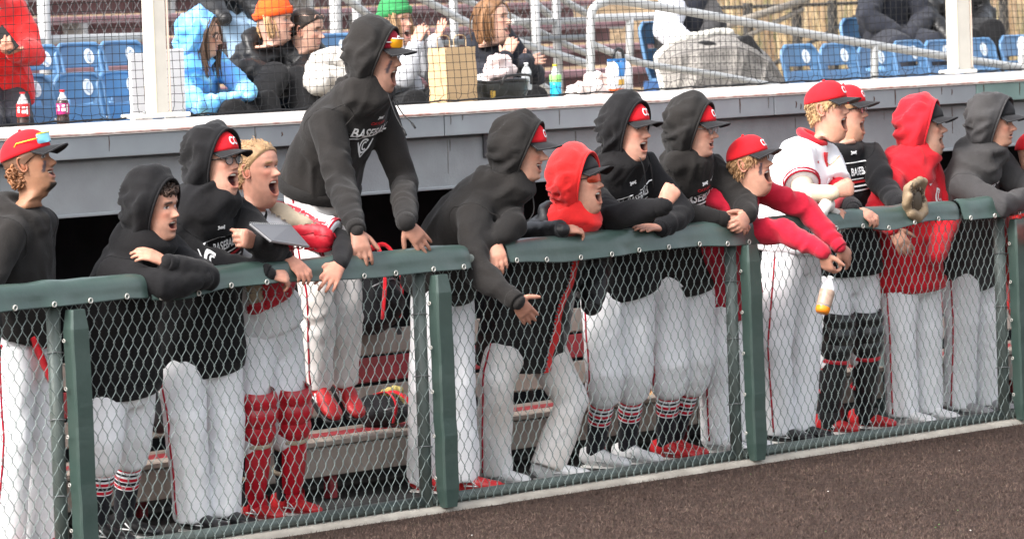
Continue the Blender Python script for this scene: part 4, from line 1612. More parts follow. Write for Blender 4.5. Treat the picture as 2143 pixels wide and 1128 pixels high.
# ------------------------------------------------------------------ stadium seats
def make_seat():
    rt = empty('stadium_seat', (0, 0, 0), cat='seat')
    # back: curved panel with a hand slot, local frame: x across, -y forward, z up, top of back at z = 0
    n, m = 17, 15
    def panel(z0, z1, zc=None):
        pts = []
        for i in range(m):
            t = i/(m-1)
            z = z0+(z1-z0)*t
            hw = .190
            if z > -.07:
                hw = .190-.055*((z+.07)/.07)**2.2
            if z < -.30:
                hw = .190-.03*((-.30-z)/.12)
            u = np.linspace(-1, 1, n)
            y = .030*(1-u**2)-.30*(z+.36)*-.28*-1
            y = .035*(1-np.abs(u)**2.2)+.23*(z+.40)
            pts.append(np.stack([hw*u, y, z+0*u], 1))
        return np.array(pts)
    g = G()
    for z0, z1, u0, u1 in ((-.42, -.165, 0, 17), (-.135, 0, 0, 17), (-.167, -.133, 0, 4), (-.167, -.133, 13, 17)):
        q = panel(z0, z1)[:, u0:u1]
        a, b = q.shape[:2]
        v = q.reshape(-1, 3)
        N = V(0, 1, 0)*.016
        f = grid_faces(a, b)
        ed = [(0, j) for j in range(b)]+[(i, b-1) for i in range(1, a)]+[(a-1, j) for j in range(b-2, -1, -1)]+[(i, 0) for i in range(a-2, 0, -1)]
        ed = [i*b+j for i, j in ed]
        nv = len(v)
        f = f+[tuple(i+nv for i in t[::-1]) for t in f]+[(ed[(i+1) % len(ed)], ed[i], nv+ed[i], nv+ed[(i+1) % len(ed)]) for i in range(len(ed))]
        g.add((np.vstack([v, v+N]), f))
    # rolled edge round the back
    u = panel(-.42, 0)
    rim = np.vstack([u[:, 0], u[-1, 1:-1], u[::-1, -1]])
    g.add(tube(rim+V(0, .008, 0), .0135, n=8, round_ends=True))
    back = build('backrest', g, M_SEAT, rt, origin=(0, 0, 0))
    # number disc
    t = np.linspace(0, 6.283, 19)[:-1]
    d = np.stack([.085+.034*np.cos(t), 0*t, -.072+.046*np.sin(t)], 1)
    d[:, 1] = .035*(1-np.abs(d[:, 0]/.18)**2.2)+.23*(d[:, 2]+.40)-.0035
    build('number_disc', G().add((d, [tuple(range(18))[::-1]])), mat('pale_number_disc', (.66, .70, .74), rough=.5, noise=.15, nscale=60), back, False, origin=(0, 0, 0))
    s = arc(.085, -.072, .014, .026, 60, 300, 8)
    s3 = np.stack([s[:, 0], .035*(1-np.abs(s[:, 0]/.18)**2.2)+.23*(s[:, 1]+.40)-.007, s[:, 1]], 1)
    build('number_mark', tube(s3, .0028, n=5), mat('worn_blue_mark', (.35, .45, .58), rough=.6), back, origin=(0, 0, 0))
    # pan
    q = []
    for i in range(13):
        t = i/12
        y = .02-.40*t
        u = np.linspace(-1, 1, n)
        z = -.385+.045*t+.028*np.abs(u)**2.4-.030*max(0, (t-.8)/.2)**2
        q.append(np.stack([(.195-.012*(1-t)-.03*max(0, (t-.85)/.15)**2)*u, y+0*u, z], 1))
    q = np.array(q)
    v = q.reshape(-1, 3)
    nv = len(v)
    f = grid_faces(13, n)
    ed = [(0, j) for j in range(n)]+[(i, n-1) for i in range(1, 13)]+[(12, j) for j in range(n-2, -1, -1)]+[(i, 0) for i in range(11, 0, -1)]
    ed = [i*n+j for i, j in ed]
    v2 = v-V(0, 0, .055)
    v2[:, 0] *= .94
    f = [t[::-1] for t in f]+[tuple(i+nv for i in t) for t in f]+[(ed[i], ed[(i+1) % len(ed)], nv+ed[(i+1) % len(ed)], nv+ed[i]) for i in range(len(ed))]
    build('seat_pan', G().add((np.vstack([v, v2]), f)), M_SEAT, rt, origin=(0, 0, 0))
    for sx in (-1, 1):
        br = build('bracket', bevbox((sx*.200, -.02, -.42), (.016, .16, .10), .004), mat('dark_blue_bracket', (.03, .08, .20), rough=.4), rt, False, origin=(0, 0, 0))
        build('bolt', ball((sx*.172, .045, -.245), (.010, .008, .010), 8, 5), mat('bolt_head', (.6, .6, .58), rough=.4, metal=.5), rt, origin=(0, 0, 0))
    build('stanchion', bevbox((0, .03, -.62), (.05, .06, .40), .006), M_STEEL, rt, False, origin=(0, 0, 0))
    return rt
seat0 = make_seat()
SEATS = [
 (-14, 172, 4.72, 'empty blue seat cut by the left picture edge, front row'),
 (76, 160, 4.72, 'empty blue seat behind the two cola bottles, front row'),
 (187, 156, 4.72, 'empty blue front row seat just right of the cola bottles'),
 (277, 152, 4.72, 'blue front row seat half hidden by the white board'),
 (372, 168, 4.72, 'blue seat under the spectator in the tie dye hoodie'),
 (98, 98, 5.55, 'empty blue second row seat beside the red jacket spectator'),
 (187, 93, 5.55, 'empty blue second row seat above the purple labelled bottle'),
 (276, 89, 5.55, 'empty blue second row seat left of the net post'),
 (510, 126, 4.72, 'blue seat under the spectator with the orange beanie'),
 (627, 118, 4.72, 'blue seat under the dark haired spectator in black'),
 (722, 74, 5.3, 'blue seat behind the tall hooded player, mostly hidden'),
 (822, 112, 4.72, 'blue seat under the clapping spectator in a green beanie'),
 (1000, 105, 4.72, 'blue seat under the clapping brown haired spectator'),
 (1398, 48, 5.0, 'blue seat under the spectator wrapped in the patterned blanket'),
 (1694, 96, 4.72, 'leftmost empty blue seat right of the patterned blanket'),
 (1775, 94, 4.72, 'second empty blue seat right of the patterned blanket'),
 (1852, 97, 4.72, 'third empty blue seat right of the patterned blanket'),
 (1924, 88, 4.72, 'fourth empty blue seat right of the patterned blanket'),
 (1990, 87, 4.72, 'empty blue seat directly behind the right net post'),
 (2068, 82, 4.72, 'empty blue seat just right of the right net post'),
 (2146, 77, 4.72, 'empty blue seat cut by the right picture edge'),
 (1815, 40, 5.6, 'blue seat under the spectator in the dark navy jacket'),
 (2082, 147, 4.0, 'low blue seat at the right end near the rail')]
for i, (px, py, Y, lb) in enumerate(SEATS):
    o = seat0 if i == 0 else copy_tree(seat0)
    q = P(px, py, Y)
    o.location = Vector((q[0], Y, q[2]))
    o.rotation_euler = (0, 0, R(random.uniform(-2, 2)))
    tag(o, lb, 'seat', 'blue stadium seats')

# ------------------------------------------------------------------ tubular handrails in the stand
def rails(name, label, lines, cat='handrail', m=None, r=.023, sub='tube'):
    o = None
    ends = []
    for ln in lines:
        rr = r
        if isinstance(ln[-1], float):
            rr, ln = ln[-1], ln[:-1]
        ends.append((np.array([P(*q) for q in ln]), rr))
    base = ends[0][0].mean(0)
    rt = empty(name, base, label, cat)
    for p, rr in ends:
        if len(p) > 2:
            p = smooth_path(p, 5)
        build(sub, tube(p, rr, n=10, round_ends=True), m or M_ALU, rt)
    return rt
rails('handrail', 'long bright aluminium handrail sloping across to the right seats', [
    [(1236, 178, 4.1), (1236, 60, 4.1), (1240, 22, 4.1), (1262, 6, 4.1), (1310, 4, 4.1), (1500, 36, 4.05), (1760, 84, 4.0), (2000, 122, 3.95), (2160, 146, 3.9), .027],
    [(1240, 94, 4.1), (1340, 132, 4.05), (1500, 158, 4.02), (1645, 186, 4.0), .022],
    [(1830, 100, 3.98), (1830, 175, 3.98), .026], [(2139, 84, 3.9), (2139, 170, 3.9), .028]])
rails('handrail', 'short aluminium rail with a post left of the blanket', [[(1243, 39, 5.0), (1300, 37, 5.0), (1374, 34, 5.0), .026], [(1318, 40, 5.0), (1318, 125, 5.0), .026]])
rails('stair_rail', 'stepped aluminium stair rails between the two clapping spectators', [
    [(712, -12, 6.0), (770, 32, 6.0), .026], [(868, -10, 6.0), (1010, 62, 6.0), (1226, 134, 6.0), .026], [(1062, 32, 6.2), (1150, 78, 6.2), (1226, 112, 6.2), .022],
    [(1096, -10, 6.4), (1168, 46, 6.4), .026], [(1164, -8, 6.6), (1228, 30, 6.6), .024], [(1075, 47, 6.1), (1222, 44, 6.1), .024], [(1090, 150, 5.6), (1150, 190, 5.6), .024],
    [(960, -5, 6.2), (1060, 40, 6.2), .022]])
for px, y0, y1, Y, lb in ((1163, -10, 170, 6.1, 'grey steel post right of the brown haired spectator'), (1121, 50, 160, 6.0, 'thin grey steel post between the stair rails'),
                          (745, -10, 105, 6.3, 'grey steel post behind the tall hooded player'), (701, -10, 100, 6.2, 'wide grey steel post right of the dark haired spectator'),
                          (90, -10, 102, 6.0, 'tall grey steel fence post at the upper left'), (948, -10, 60, 6.3, 'grey steel post behind the clapping hands'),
                          (1482, -10, 40, 6.9, 'pale steel post above the wrapped spectator'), (2064, -10, 50, 7.2, 'pale grey steel post above the right seats')):
    a, b = P(px, y0, Y), P(px, y1, Y)
    o = build('steel_post', tube([V(a[0], Y, 1.3), V(a[0], Y, a[2]+.3)], .040 if px in (90, 701) else .030, n=12), M_GALV)
    tag(o, lb, 'post')
rails('pipe_rail', 'pale horizontal pipe rail behind the left blue seats', [[(60, 86, 6.0), (320, 78, 6.0), .030]])
# chain link screen above the pipe rail, upper left
def screen(px0, px1, Y, z0, z1, label, W=.040, h=.050, r=.0022, m=None):
    a, b = P(px0, 50, Y)[0], P(px1, 50, Y)[0]
    g = G()
    V_, F_, base = [], [], 0
    for i in range(int((b-a)/W)):
        k = np.arange(int((z1-z0)/h)+1)
        pts = np.stack([a+(i+((k+i) % 2))*W, Y+.004*np.where((k+i) % 2, 1, -1), z0+k*h], 1)
        v, f = tube(pts, r, n=3, cap=False, side=V(0, 1, 0))
        V_.append(v)
        F_ += [[q+base for q in t] for t in f]
        base += len(v)
    g.v, g.f, g.m, g.c, g.n = V_, F_, [0]*len(F_), [np.ones((base, 3))], base
    rt = empty('chain_link_screen', (a, Y, z0), label, 'fence')
    build('wire_mesh', g, m or M_STEEL, rt)['kind'] = 'stuff'
    build('frame_tube', tube([(a, Y, z0), (b, Y, z0)], .018, n=8), m or M_STEEL, rt)
screen(-60, 1240, 6.05, 2.06, 2.75, 'galvanised chain link screen behind the left spectators')
screen(1490, 2300, 7.4, 1.5, 2.9, 'rusty chain link fence in front of the dry slope', m=mat('rusty_wire', (.26, .22, .17), rough=.6, metal=.3))

# black iron fence beyond the right seats
ir = empty('iron_fence', P(1650, 60, 7.8), 'dark iron post and rail fence before the dry slope', 'fence')
M_IRON = mat('dark_iron', (.05, .048, .045), rough=.6, metal=.3)
for px in (1565, 1667, 1742, 1905, 2100):
    a = P(px, 30, 7.8)
    build('post', bevbox((a[0], 7.8, 1.75), (.06, .06, 1.0), .005), M_IRON, ir, False)
a, b = P(1490, 28, 7.8), P(2250, 20, 7.8)
build('top_bar', tube([V(a[0], 7.8, 2.22), V(b[0], 7.8, 2.22)], .014, n=8), M_IRON, ir)
build('brace', tube([P(1540, 88, 7.75), P(1680, 20, 7.75)], .020, n=8), mat('weathered_pipe', (.30, .27, .23), rough=.6, metal=.3), ir)
build('brace', tube([P(1610, 140, 7.7), P(1800, 30, 7.7)], .017, n=8), M_IRON, ir)
build('brace', tube([P(1500, 60, 7.75), P(1690, 0, 7.75)], .030, n=8), mat('weathered_pipe'), ir)

# dry slope behind everything on the right, bleacher backdrop on the left
def slope():
    nx, ny = 90, 40
    xs = np.linspace(-20, 90, nx)
    ts = np.linspace(0, 1, ny)
    gx, gt = np.meshgrid(xs, ts)
    y = 13.5+26*gt
    z = -.1+9*gt**.75
    p = np.stack([gx.ravel(), y.ravel(), z.ravel()], 1)
    p[:, 2] += .5*vnoise(p*.35)+.18*vnoise(p*1.3)
    o = build('hillside', G().add((p, [q[::-1] for q in grid_faces(ny, nx)])), mat('dry_grass_slope', (.33, .24, .14), rough=.95, noise=.35, nscale=3.0, bump=.8, bscale=14, bdist=.1, stain=(.16, .10, .06, .75), sscale=1.6))
    tag(o, kind='structure')
    # tufts of dead grass and bare stems
    rg = np.random.RandomState(8)
    g = G()
    cols = np.array([(.42, .31, .17), (.30, .20, .11), (.20, .13, .08), (.50, .40, .24), (.16, .15, .07)])
    Vv, Ff, Cc, base = [], [], [], 0
    for _ in range(5200):
        px, Y = 1380+rg.rand()*900, 13.6+rg.rand()*2.5
        a = P(px, 100, Y)
        b0 = V(a[0], Y, -.1+9*max(0, (Y-13.5)/26)**.75)
        h = .25+1.1*rg.rand()**2
        t = b0+V(rg.randn()*.18, rg.randn()*.1, h)
        w = V(.012, -.012, 0)*(.5+rg.rand())
        Vv += [b0-w, b0+w, (b0+t)/2+w*.8+V(0, 0, .02), (b0+t)/2-w*.8, t]
        Ff += [(base, base+1, base+2, base+3), (base+3, base+2, base+4)]
        c = cols[rg.randint(5)]*(.7+.6*rg.rand())
        Cc += [c]*5
        base += 5
    g.add((np.array(Vv), Ff), 0, np.array(Cc))
    o = build('dead_grass', g, mat('dead_grass', attr=True, rough=.9), None, False, True)
    tag(o, 'tall dead grass on the slope behind the iron fence', None, None, 'stuff')
slope()
# ------------------------------------------------------------------ the players, left to right
def PF(px, Y, z):                               # point at height z on the plane Y seen at column px
    py = 900.
    for _ in range(6):
        q = P(px, py, Y)
        py = proj(V(q[0], Y, z))[1]
    q = P(px, py, Y)
    return V(q[0], Y, z)
def leg(kx, Yk, ax, Ya, kz=.50, az=.085):
    return (PF(kx, Yk, kz), PF(ax, Ya, az))
PALE, FAIR, TAN, OLIVE = (.56, .325, .245), (.53, .30, .22), (.33, .175, .105), (.48, .29, .20)
def to(a, px, py, Y):
    return P(px, py, Y)-a
def drawstring(p, x0=.045, L=.16, Y=0):
    for sd in (-1, 1):
        a = p.H(V(.075, sd*.03, -.135))
        build('drawstring', tube(smooth_path([a, a+p.fw*.03-p.up*.05, a+p.fw*.045-p.up*L], 4), .0028, n=5), M_PRINTK, p.topobj)
def team_print(p, kind=0, y=0.):
    p.decal('poly', (0.0, .055+y), m=M_PRINTW, polys=EMB_H, k=.95)
    if kind == 0:                               # boxed wordmark with round crest and stripes
        p.decal('text', (.042, -.045+y), text='BASEBALL', size=.056, squeeze=.55, shear=.04)
        p.decal('poly', (-.098, -.045+y), m=M_PRINTW, polys=EMB_C, k=.95, name='crest')
        p.decal('poly', (0, -.045+y), m=M_PRINTW, polys=[strip(np.linspace((-.14, .045), (.130, .052), 9), .005), strip(np.linspace((-.14, -.043), (.130, -.034), 9), .005), strip(np.linspace((-.140, -.043), (-.140, .045), 5), .005), strip(np.linspace((-.054, -.04), (-.054, .046), 5), .004)], name='frame_print')
        p.decal('poly', (.05, -.100+y), m=M_PRINTR, polys=[strip([(-.10, 0), (0, .003), (.10, .008)], .012)], name='red_stripe')
        p.decal('poly', (.05, -.122+y), m=M_PRINTW, polys=[strip([(-.10, 0), (0, .003), (.10, .008)], .008), strip([(-.10, -.022), (0, -.019), (.10, -.014)], .008)], name='white_stripe')
        p.decal('text', (-.095, -.105+y), text='CAYUGA', size=.030, squeeze=.8)
    else:                                       # arched word over a small crest
        p.decal('text', (.0, -.03+y), text='BASEBALL', size=.066, squeeze=.80)
        p.decal('poly', (0, -.03+y), m=M_PRINTW, polys=[strip([(-.13, -.036), (0, -.036), (.13, -.036)], .007)], name='underline')
        p.decal('poly', (.0, -.115+y), m=M_PRINTW, polys=EMB_C+[strip([(-.055, .03), (-.03, -.02), (0, -.06)], .009), strip([(.055, .03), (.03, -.02), (0, -.06)], .009)], name='crest')
        p.decal('text', (0, .025+y), text='CAYUGA', size=.022, m=M_PRINTR)

# 1 -- red cap worn with yellow sunglasses, black pullover
p = Person('person in red cap with yellow framed sunglasses and curly hair, at the far left', hd=P(62, 337, .30), nk=P(50, 446, .33), pel=P(40, 730, .42), ty=18, hyaw=14, hp=13, s=1.02,
           skin=TAN, brow=(.03, .02, .015), goatee=(.02, .015, .012), smile=1.0, mouth=.22, eyeblack=True, lip=(.34, .14, .11), iris=(.02, .012, .01),
           armR=(P(-30, 600, .25), P(-20, 740, .15)), armL=(P(70, 590, .50), P(60, 730, .5)), legL=leg(88, .42, 92, .45), legR=leg(25, .35, 10, .42))
p.top(M_BLACK2, 'pullover', hem=-.18, seed=5, w=.98, hemtight=True, parts=[tube([p.nk-p.up*.06, p.nk, p.nk*.72+p.H(V(-.03, 0, -.15))*.28], np.array([(.12, .11), (.088, .090), (.080, .082)]), n=18, side=p.lf)])
p.pants(M_WHITE, seed=11, loose=1.05, waist=.12)
build('undershirt', fuse([tube([p.pel+ZZ*.02, p.pel+ZZ*.10, p.pel+ZZ*.26], np.array([(.182, .140), (.185, .142), (.18, .138)]), n=22, side=p.hl)], .012, 2), fabric('pale_grey_shirt', (.60, .60, .63)), p.root)
p.belt(M_CRIM, .015)
q0 = p.pel+p.hf*.14+p.hl*.06
build('red_towel', fuse([tube([P(66, 705, .26), P(88, 752, .25), P(106, 800, .25)], np.array([(.028, .012), (.03, .011), (.022, .010)]), n=10)], .006, 2), M_RED, p.root)
p.shoes(M_REDLE)
p.cap(M_CAPR, M_CAPB, M_CAPB)
p.curls((.23, .10, .045), [((-.075, 0, -.045), (.035, .06, .05)), ((-.055, .05, -.05), (.035, .03, .045)), ((-.055, -.055, -.05), (.035, .03, .05))], count=230, seed=3)
p.hair((.10, .05, .03), z0=-.02, thick=.007, front=.03, low_back=-.09, curl=.4, ztop=.026)
gl = p.glasses(M_BLENS, M_YEL, True, lift=.076, fwd=.012)

# 2 -- black hoodie, arms folded over the rail
p = Person('person in black hoodie with dark curly fringe, arms folded over the rail', hd=P(328, 432, .06), nk=P(292, 520, .16), pel=P(248, 790, .46), ty=36, hyaw=32, hp=-2, hroll=4,
           skin=FAIR, brow=(.03, .02, .016), mouth=.45, stubble=(.08, .05, .04, .45), wide=True,
           armR=(P(340, 600, -.06), P(425, 585, -.10)), armL=(P(432, 582, -.07), P(352, 552, -.06)), handL=dict(f=P(322, 538, -.02)-P(352, 552, -.06), b=ZZ+TC*.6, curl=(.3, .4, .3)),
           legL=leg(275, .48, 258, .62, .46), legR=leg(215, .42, 205, .52, .46))
p.top(M_BLACK, cowl=True, seed=21, hem=.03, hunch=.07, w=1.04)
p.hood(M_BLACK, cap=False, seed=4, fwd=.004)
p.pants(M_WHITE, knick=True, seed=22, loose=1.02)
p.socks()
p.shoes(M_BLKPL)
p.curls((.035, .020, .014), [((.055, 0, .078), (.03, .06, .022)), ((.075, .0, .062), (.015, .05, .016))], count=170, r=.013, seed=7, name='hair')
p.decal('poly', (.10, -.02), m=M_PRINTW, polys=EMB_H, k=1.0)

# 3 -- black hoodie, cap and glasses, notebook in hand
p = Person('person in black hoodie with red cap and glasses, shouting with a notebook in hand', hd=P(455, 336, .22), nk=P(424, 438, .28), pel=P(412, 725, .50), ty=52, hyaw=36, hp=4, s=1.04,
           skin=PALE, brow=(.12, .08, .05), mouth=.9, armR=(P(424, 545, .22), P(556, 573, -.03)), armL=((575, 528, True), P(534, 507, -.02)),
           handR=dict(f=to(P(556, 573, -.03), 600, 580, -.07), b=TC*.6+ZZ*.7, curl=(.7, .8, .6), thumb=(.8, .4, -.3)),
           handL=dict(f=to(P(534, 507, -.02), 490, 492, -.06), b=TC+ZZ*.2, curl=(1.1, 1.25, .9), spread=.02, thumb=(.75, .25, -.75)),
           legL=leg(470, .42, 462, .46), legR=leg(388, .42, 405, .46))
p.top(M_BLACK, cowl=True, seed=31, hem=.08, w=1.06)
team_print(p, 0, .03)
p.pants(M_WHITE, seed=32, loose=1.08)
p.shoes(M_BLKPL)
p.cap(M_CAPR, M_CAPB)
p.hood(M_BLACK, seed=5)
p.glasses(M_GLASS, M_BLKPL)

# 4 -- catcher
p = Person('bareheaded blond catcher in red chest protector and leg guards, shouting', hd=P(540, 352, .34), nk=P(520, 452, .40), pel=P(556, 690, .55), ty=36, hyaw=34, hp=4, sw=.17,
           skin=(.56, .30, .22), brow=(.30, .17, .09), mouth=1.0, armL=(P(720, 508, .08), P(712, 552, -.07)), shL=P(616, 468, .30), armR=(P(575, 560, .30), P(598, 538, .0)),
           handL=dict(f=to(P(712, 552, -.07), 672, 612, -.10), b=TC, curl=(.25, .45, .35), spread=.16, thumb=(.75, .65, .1)),
           handR=dict(f=to(P(598, 538, .0), 632, 566, -.08), b=ZZ+TC*.4, curl=(.25, .75, .6), spread=.06, thumb=(.8, .5, -.2)),
           legL=leg(602, .45, 598, .55, .46), legR=leg(528, .45, 520, .55, .46))
p.top(M_WHITE, 'jersey', seed=41, hem=-.02, short=.80, collar=False, w=1.0, fold=.8)
build('undershirt', fuse([tube([p.sh[1]*.35+p.el[1]*.65, p.el[1], p.el[1]*.5+p.wr[1]*.5, p.wr[1]], np.array([.058, .056, .048, .036]), n=14, round_ends=True)], .010, 3), M_BLACK, p.root)
build('undershirt', fuse([tube([p.sh[-1]*.35+p.el[-1]*.65, p.el[-1], p.wr[-1]], np.array([.058, .054, .036]), n=14, round_ends=True)], .010, 3), M_BLACK, p.root)
build('neckband', tube(np.array([p.nk+p.up*.012+p.fw*.072*math.cos(t)+p.lf*.072*math.sin(t)-p.up*.02*math.cos(t) for t in np.linspace(0, 6.28, 25)[:-1]]), .014, n=8, closed=True), M_BLACK, p.root)
a = nrm(p.el[1]-p.sh[1])
for d, r, m in ((.70, .0885, M_PIPE), (.755, .0895, M_PIPE)):
    c = p.sh[1]*(1-d)+p.el[1]*d
    e1 = nrm(np.cross(a, ZZ))
    e2 = np.cross(a, e1)
    build('sleeve_band', tube(np.array([c+e1*r*math.cos(t)+e2*r*math.sin(t) for t in np.linspace(0, 6.28, 25)[:-1]]), .006, n=6, closed=True), m, p.topobj)
cp = empty('chest_protector', p.pel)
adopt(cp, p.root)
M_PADR = mat('red_quilted_vinyl', (.48, .014, .028), rough=.42, noise=.12, nscale=10, bump=.2)
M_PADT = mat('tan_padding', (.40, .33, .24), rough=.7, noise=.12, bump=.2)
jv, jf = p.geo
jn = vnormals(jv, jf)
groups = {}
for fc in jf:
    c = jv[list(fc)].mean(0)
    d = c-p.nk
    h, x, n_ = -(d@p.up), d@p.lf, jn[fc[0]]@p.fw
    if n_ < (-.30 if h < .14 else .10):
        continue
    if h < -.02 or h > .40 or abs(x) > (.128 if h < .20 else .165) or (h < .05 and abs(x) < .055):
        continue
    b = int(h/.058) if h > .14 else (0 if h < .05 else int((h+.02)/.05))
    col = (1 if x > 0 else -1)*(2 if abs(x) > .115 else 1)
    groups.setdefault((b if h > .14 else -b-1, col), []).append(fc)
for (b, col), fs in groups.items():
    lead = {}
    def find(i):
        while lead.setdefault(i, i) != i:
            i = lead[i]
        return i
    for fc in fs:
        for i in fc[1:]:
            lead[find(i)] = find(fc[0])
    cnt = {}
    for fc in fs:
        cnt[find(fc[0])] = cnt.get(find(fc[0]), 0)+1
    big_ = max(cnt, key=cnt.get)
    fs = [fc for fc in fs if find(fc[0]) == big_]
    if len(fs) < 8:
        continue
    ids = sorted({i for fc in fs for i in fc})
    mp = {i: k for k, i in enumerate(ids)}
    V0 = jv[ids]
    cen = V0.mean(0)
    hh = (V0-p.nk)@p.up
    xx = (V0-p.nk)@p.lf
    eh = 1-np.clip(np.abs(hh-(hh.max()+hh.min())/2)/max(.01, (hh.max()-hh.min())/2), 0, 1)**3
    ex_ = 1-np.clip(np.abs(xx-(xx.max()+xx.min())/2)/max(.01, (xx.max()-xx.min())/2), 0, 1)**3
    V1 = V0+jn[ids]*(.010+.018*(eh*ex_)**.5)[:, None]
    tan = (b in (4, 5) and col in (1, -2)) or (b == -1 and abs(col) == 1)
    build('pad', G().add((V1, [tuple(mp[i] for i in fc) for fc in fs])), M_PADT if tan else M_PADR, cp)
p.pants(M_WHITE, knick=True, seed=42, loose=1.05)
p.belt(M_CRIM, .07)
def guards(p, m_out, m_trim, name='leg_guard', star=False):
    for k in p.kn:
        kn, an = p.kn[k], p.an[k]
        a = nrm(an-kn)
        f = nrm(p.hf-a*(p.hf@a))
        l = np.cross(a, f)
        rt = empty(name, an)
        adopt(rt, p.root)
        L = np.linalg.norm(an-kn)
        def shell(n_, z0, z1, r0, r1, m, bulge=.0, span=1.5, off=.02):
            rows = []
            for i in range(9):
                t = i/8
                z = z0+(z1-z0)*t
                r = r0+(r1-r0)*t+bulge*math.sin(math.pi*t)
                b = np.linspace(-span, span, 15)
                rows.append(kn+a*z+f*off+f*(r*np.cos(b))[:, None]+l*(r*np.sin(b))[:, None]*.95)
            v = np.concatenate(rows)
            fc = grid_faces(9, 15)
            v2 = v-f*.012
            nv = len(v)
            build(n_, G().add((np.vstack([v, v2]), fc+[tuple(i+nv for i in t[::-1]) for t in fc])), m, rt)
        shell('thigh_flap', -.155, -.085, .080, .088, m_out, .012)
        shell('knee_cap', -.085, .005, .086, .086, m_out, .016)
        shell('knee_cap', .005, .085, .086, .078, m_out, .012)
        shell('trim_band', .085, .105, .080, .080, m_trim, .002, 1.4)
        shell('shin_plate', .105, L-.04, .074, .056, m_out, .008, 1.35)
        shell('shin_ridge', .13, L-.08, .030, .022, m_out, .004, 1.5, .062)
        shell('instep_flap', L-.04, L+.05, .058, .052, m_out, .004, 1.3, .035)
        for z in (.14, .26):
            build('strap', tube(np.array([kn+a*z+f*.062*math.cos(t)+l*.066*math.sin(t) for t in np.linspace(0, 6.28, 19)[:-1]]), np.tile((.004, .011), (18, 1)), n=6, closed=True), m_trim, rt)
guards(p, M_REDPL, M_PADT)
p.socks(False)
p.shoes(M_REDLE)
p.hair((.28, .175, .09), z0=-.012, thick=.008, front=.075, low_back=-.075, seed=3, freq=34)
p.tufts((.34, .21, .11), 1700, .030, -.012, .074, seed=4, r=.0023, flow=(-.75, 0, .05))

# 5 -- tall, standing on the bench
p = Person('tall person in faded black hoodie with orange lens sunglasses, standing on the bench', hd=P(792, 116, .26), nk=P(750, 218, .42), pel=P(668, 388, .72), ty=38, hyaw=18, hp=-6, s=1.06, hs=.98,
           skin=(.40, .23, .17), brow=(.06, .04, .03), mouth=1.0, eyeblack=True, stubble=(.16, .10, .08, .3),
           armR=((712, 385, True), P(746, 480, .0)), armL=((846, 385, True), P(850, 466, .0)),
           handR=dict(f=to(P(746, 480, .0), 764, 556, -.07), b=TC+RH*.3, curl=(.25, .35, .3), spread=.13, thumb=(.6, .75, -.2)),
           handL=dict(f=to(P(850, 466, .0), 905, 534, -.06), b=ZZ*.7+TC, curl=(.12, .15, .12), spread=.12, thumb=(.6, .7, -.2)),
           legL=(P(722, 628, .66), P(722, 795, .74)), legR=(P(666, 632, .66), P(668, 800, .74)))
p.top(M_BLACK2, cowl=True, seed=51, hem=.02, w=.98, d=1.0, fold=1.1, arm=.95)
team_print(p, 1, .085)
p.pants(M_DIRTYW, seed=52, loose=.93, waist=.12, hem=-.005, cuff=.058, fold=1.4)
p.socks(False)
p.shoes(M_REDLE, pitch=-.55, yaw=(66, 60), sole=M_BLKPL)
p.cap(fabric('wine_cap_cloth', (.25, .012, .025)), M_CAPB)
p.hood(M_BLACK2, seed=9, fwd=-.004)
p.glasses(M_OLENS, M_PRINTW, True, lift=.062, fwd=.012)
for k, (px, py) in enumerate(((845, 272), (862, 258))):
    a = p.H(V(.06, -.02+.04*k, -.16))
    b = P(px, py, .12)
    o = build('drawstring', tube(smooth_path([a, a*.5+b*.5-ZZ*.02, b], 5), .0030, n=5), M_PRINTK, p.topobj)
    build('aglet', tube([b, b+nrm(b-a)*.03], .0048, n=6), M_PRINTK, o)

# 6 -- leaning far out over the rail
p = Person('person in black hoodie leaning far over the rail with one open hand reaching down', hd=P(1096, 312, -.02), nk=P(1035, 402, .12), pel=P(925, 575, .50), ty=24, hyaw=16, hp=-6, s=1.03,
           skin=FAIR, brow=(.06, .04, .03), smile=1.0, mouth=.3, stubble=(.16, .10, .08, .2),
           armR=((996, 568, True), (1078, 628, True)), armL=(P(1072, 475, -.02), P(1034, 502, .0)),
           handR=dict(f=to(V(0, 0, 0), 0, 0, 0)*0+(P(1118, 676, -.3)-P(1078, 628, -.3)), b=TC*.8+ZZ*.5-RH*.3, curl=(.12, .12, .1), spread=.07, thumb=(.45, .85, .1)),
           handL=dict(f=to(P(1034, 502, .0), 1046, 552, -.06), b=TC+RH*.2, curl=(.3, .4, .3), spread=.08),
           legL=leg(958, .42, 968, .42), legR=leg(893, .48, 888, .62))
p.top(M_BLACK2, cowl=True, seed=61, hem=.06, hunch=.06, w=1.0, fold=1.1)
p.decal('text', (.03, -.03), text='BASEBALL', size=.05, squeeze=.7)
p.decal('poly', (.02, .055), m=M_PRINTW, polys=EMB_H)
p.pants(M_WHITE, seed=62, loose=1.0, piping=False)
p.shoes(M_REDLE, yaw=(20, 40))
p.cap(M_CAPR, M_CAPB)
p.hood(M_BLACK2, seed=12)
a = p.H(V(.05, -.03, -.15))
build('drawstring', tube(smooth_path([a, a+ZZ*-.14+RH*.01, P(1078, 482, .0)], 5), .003, n=5), M_PRINTK, p.topobj)

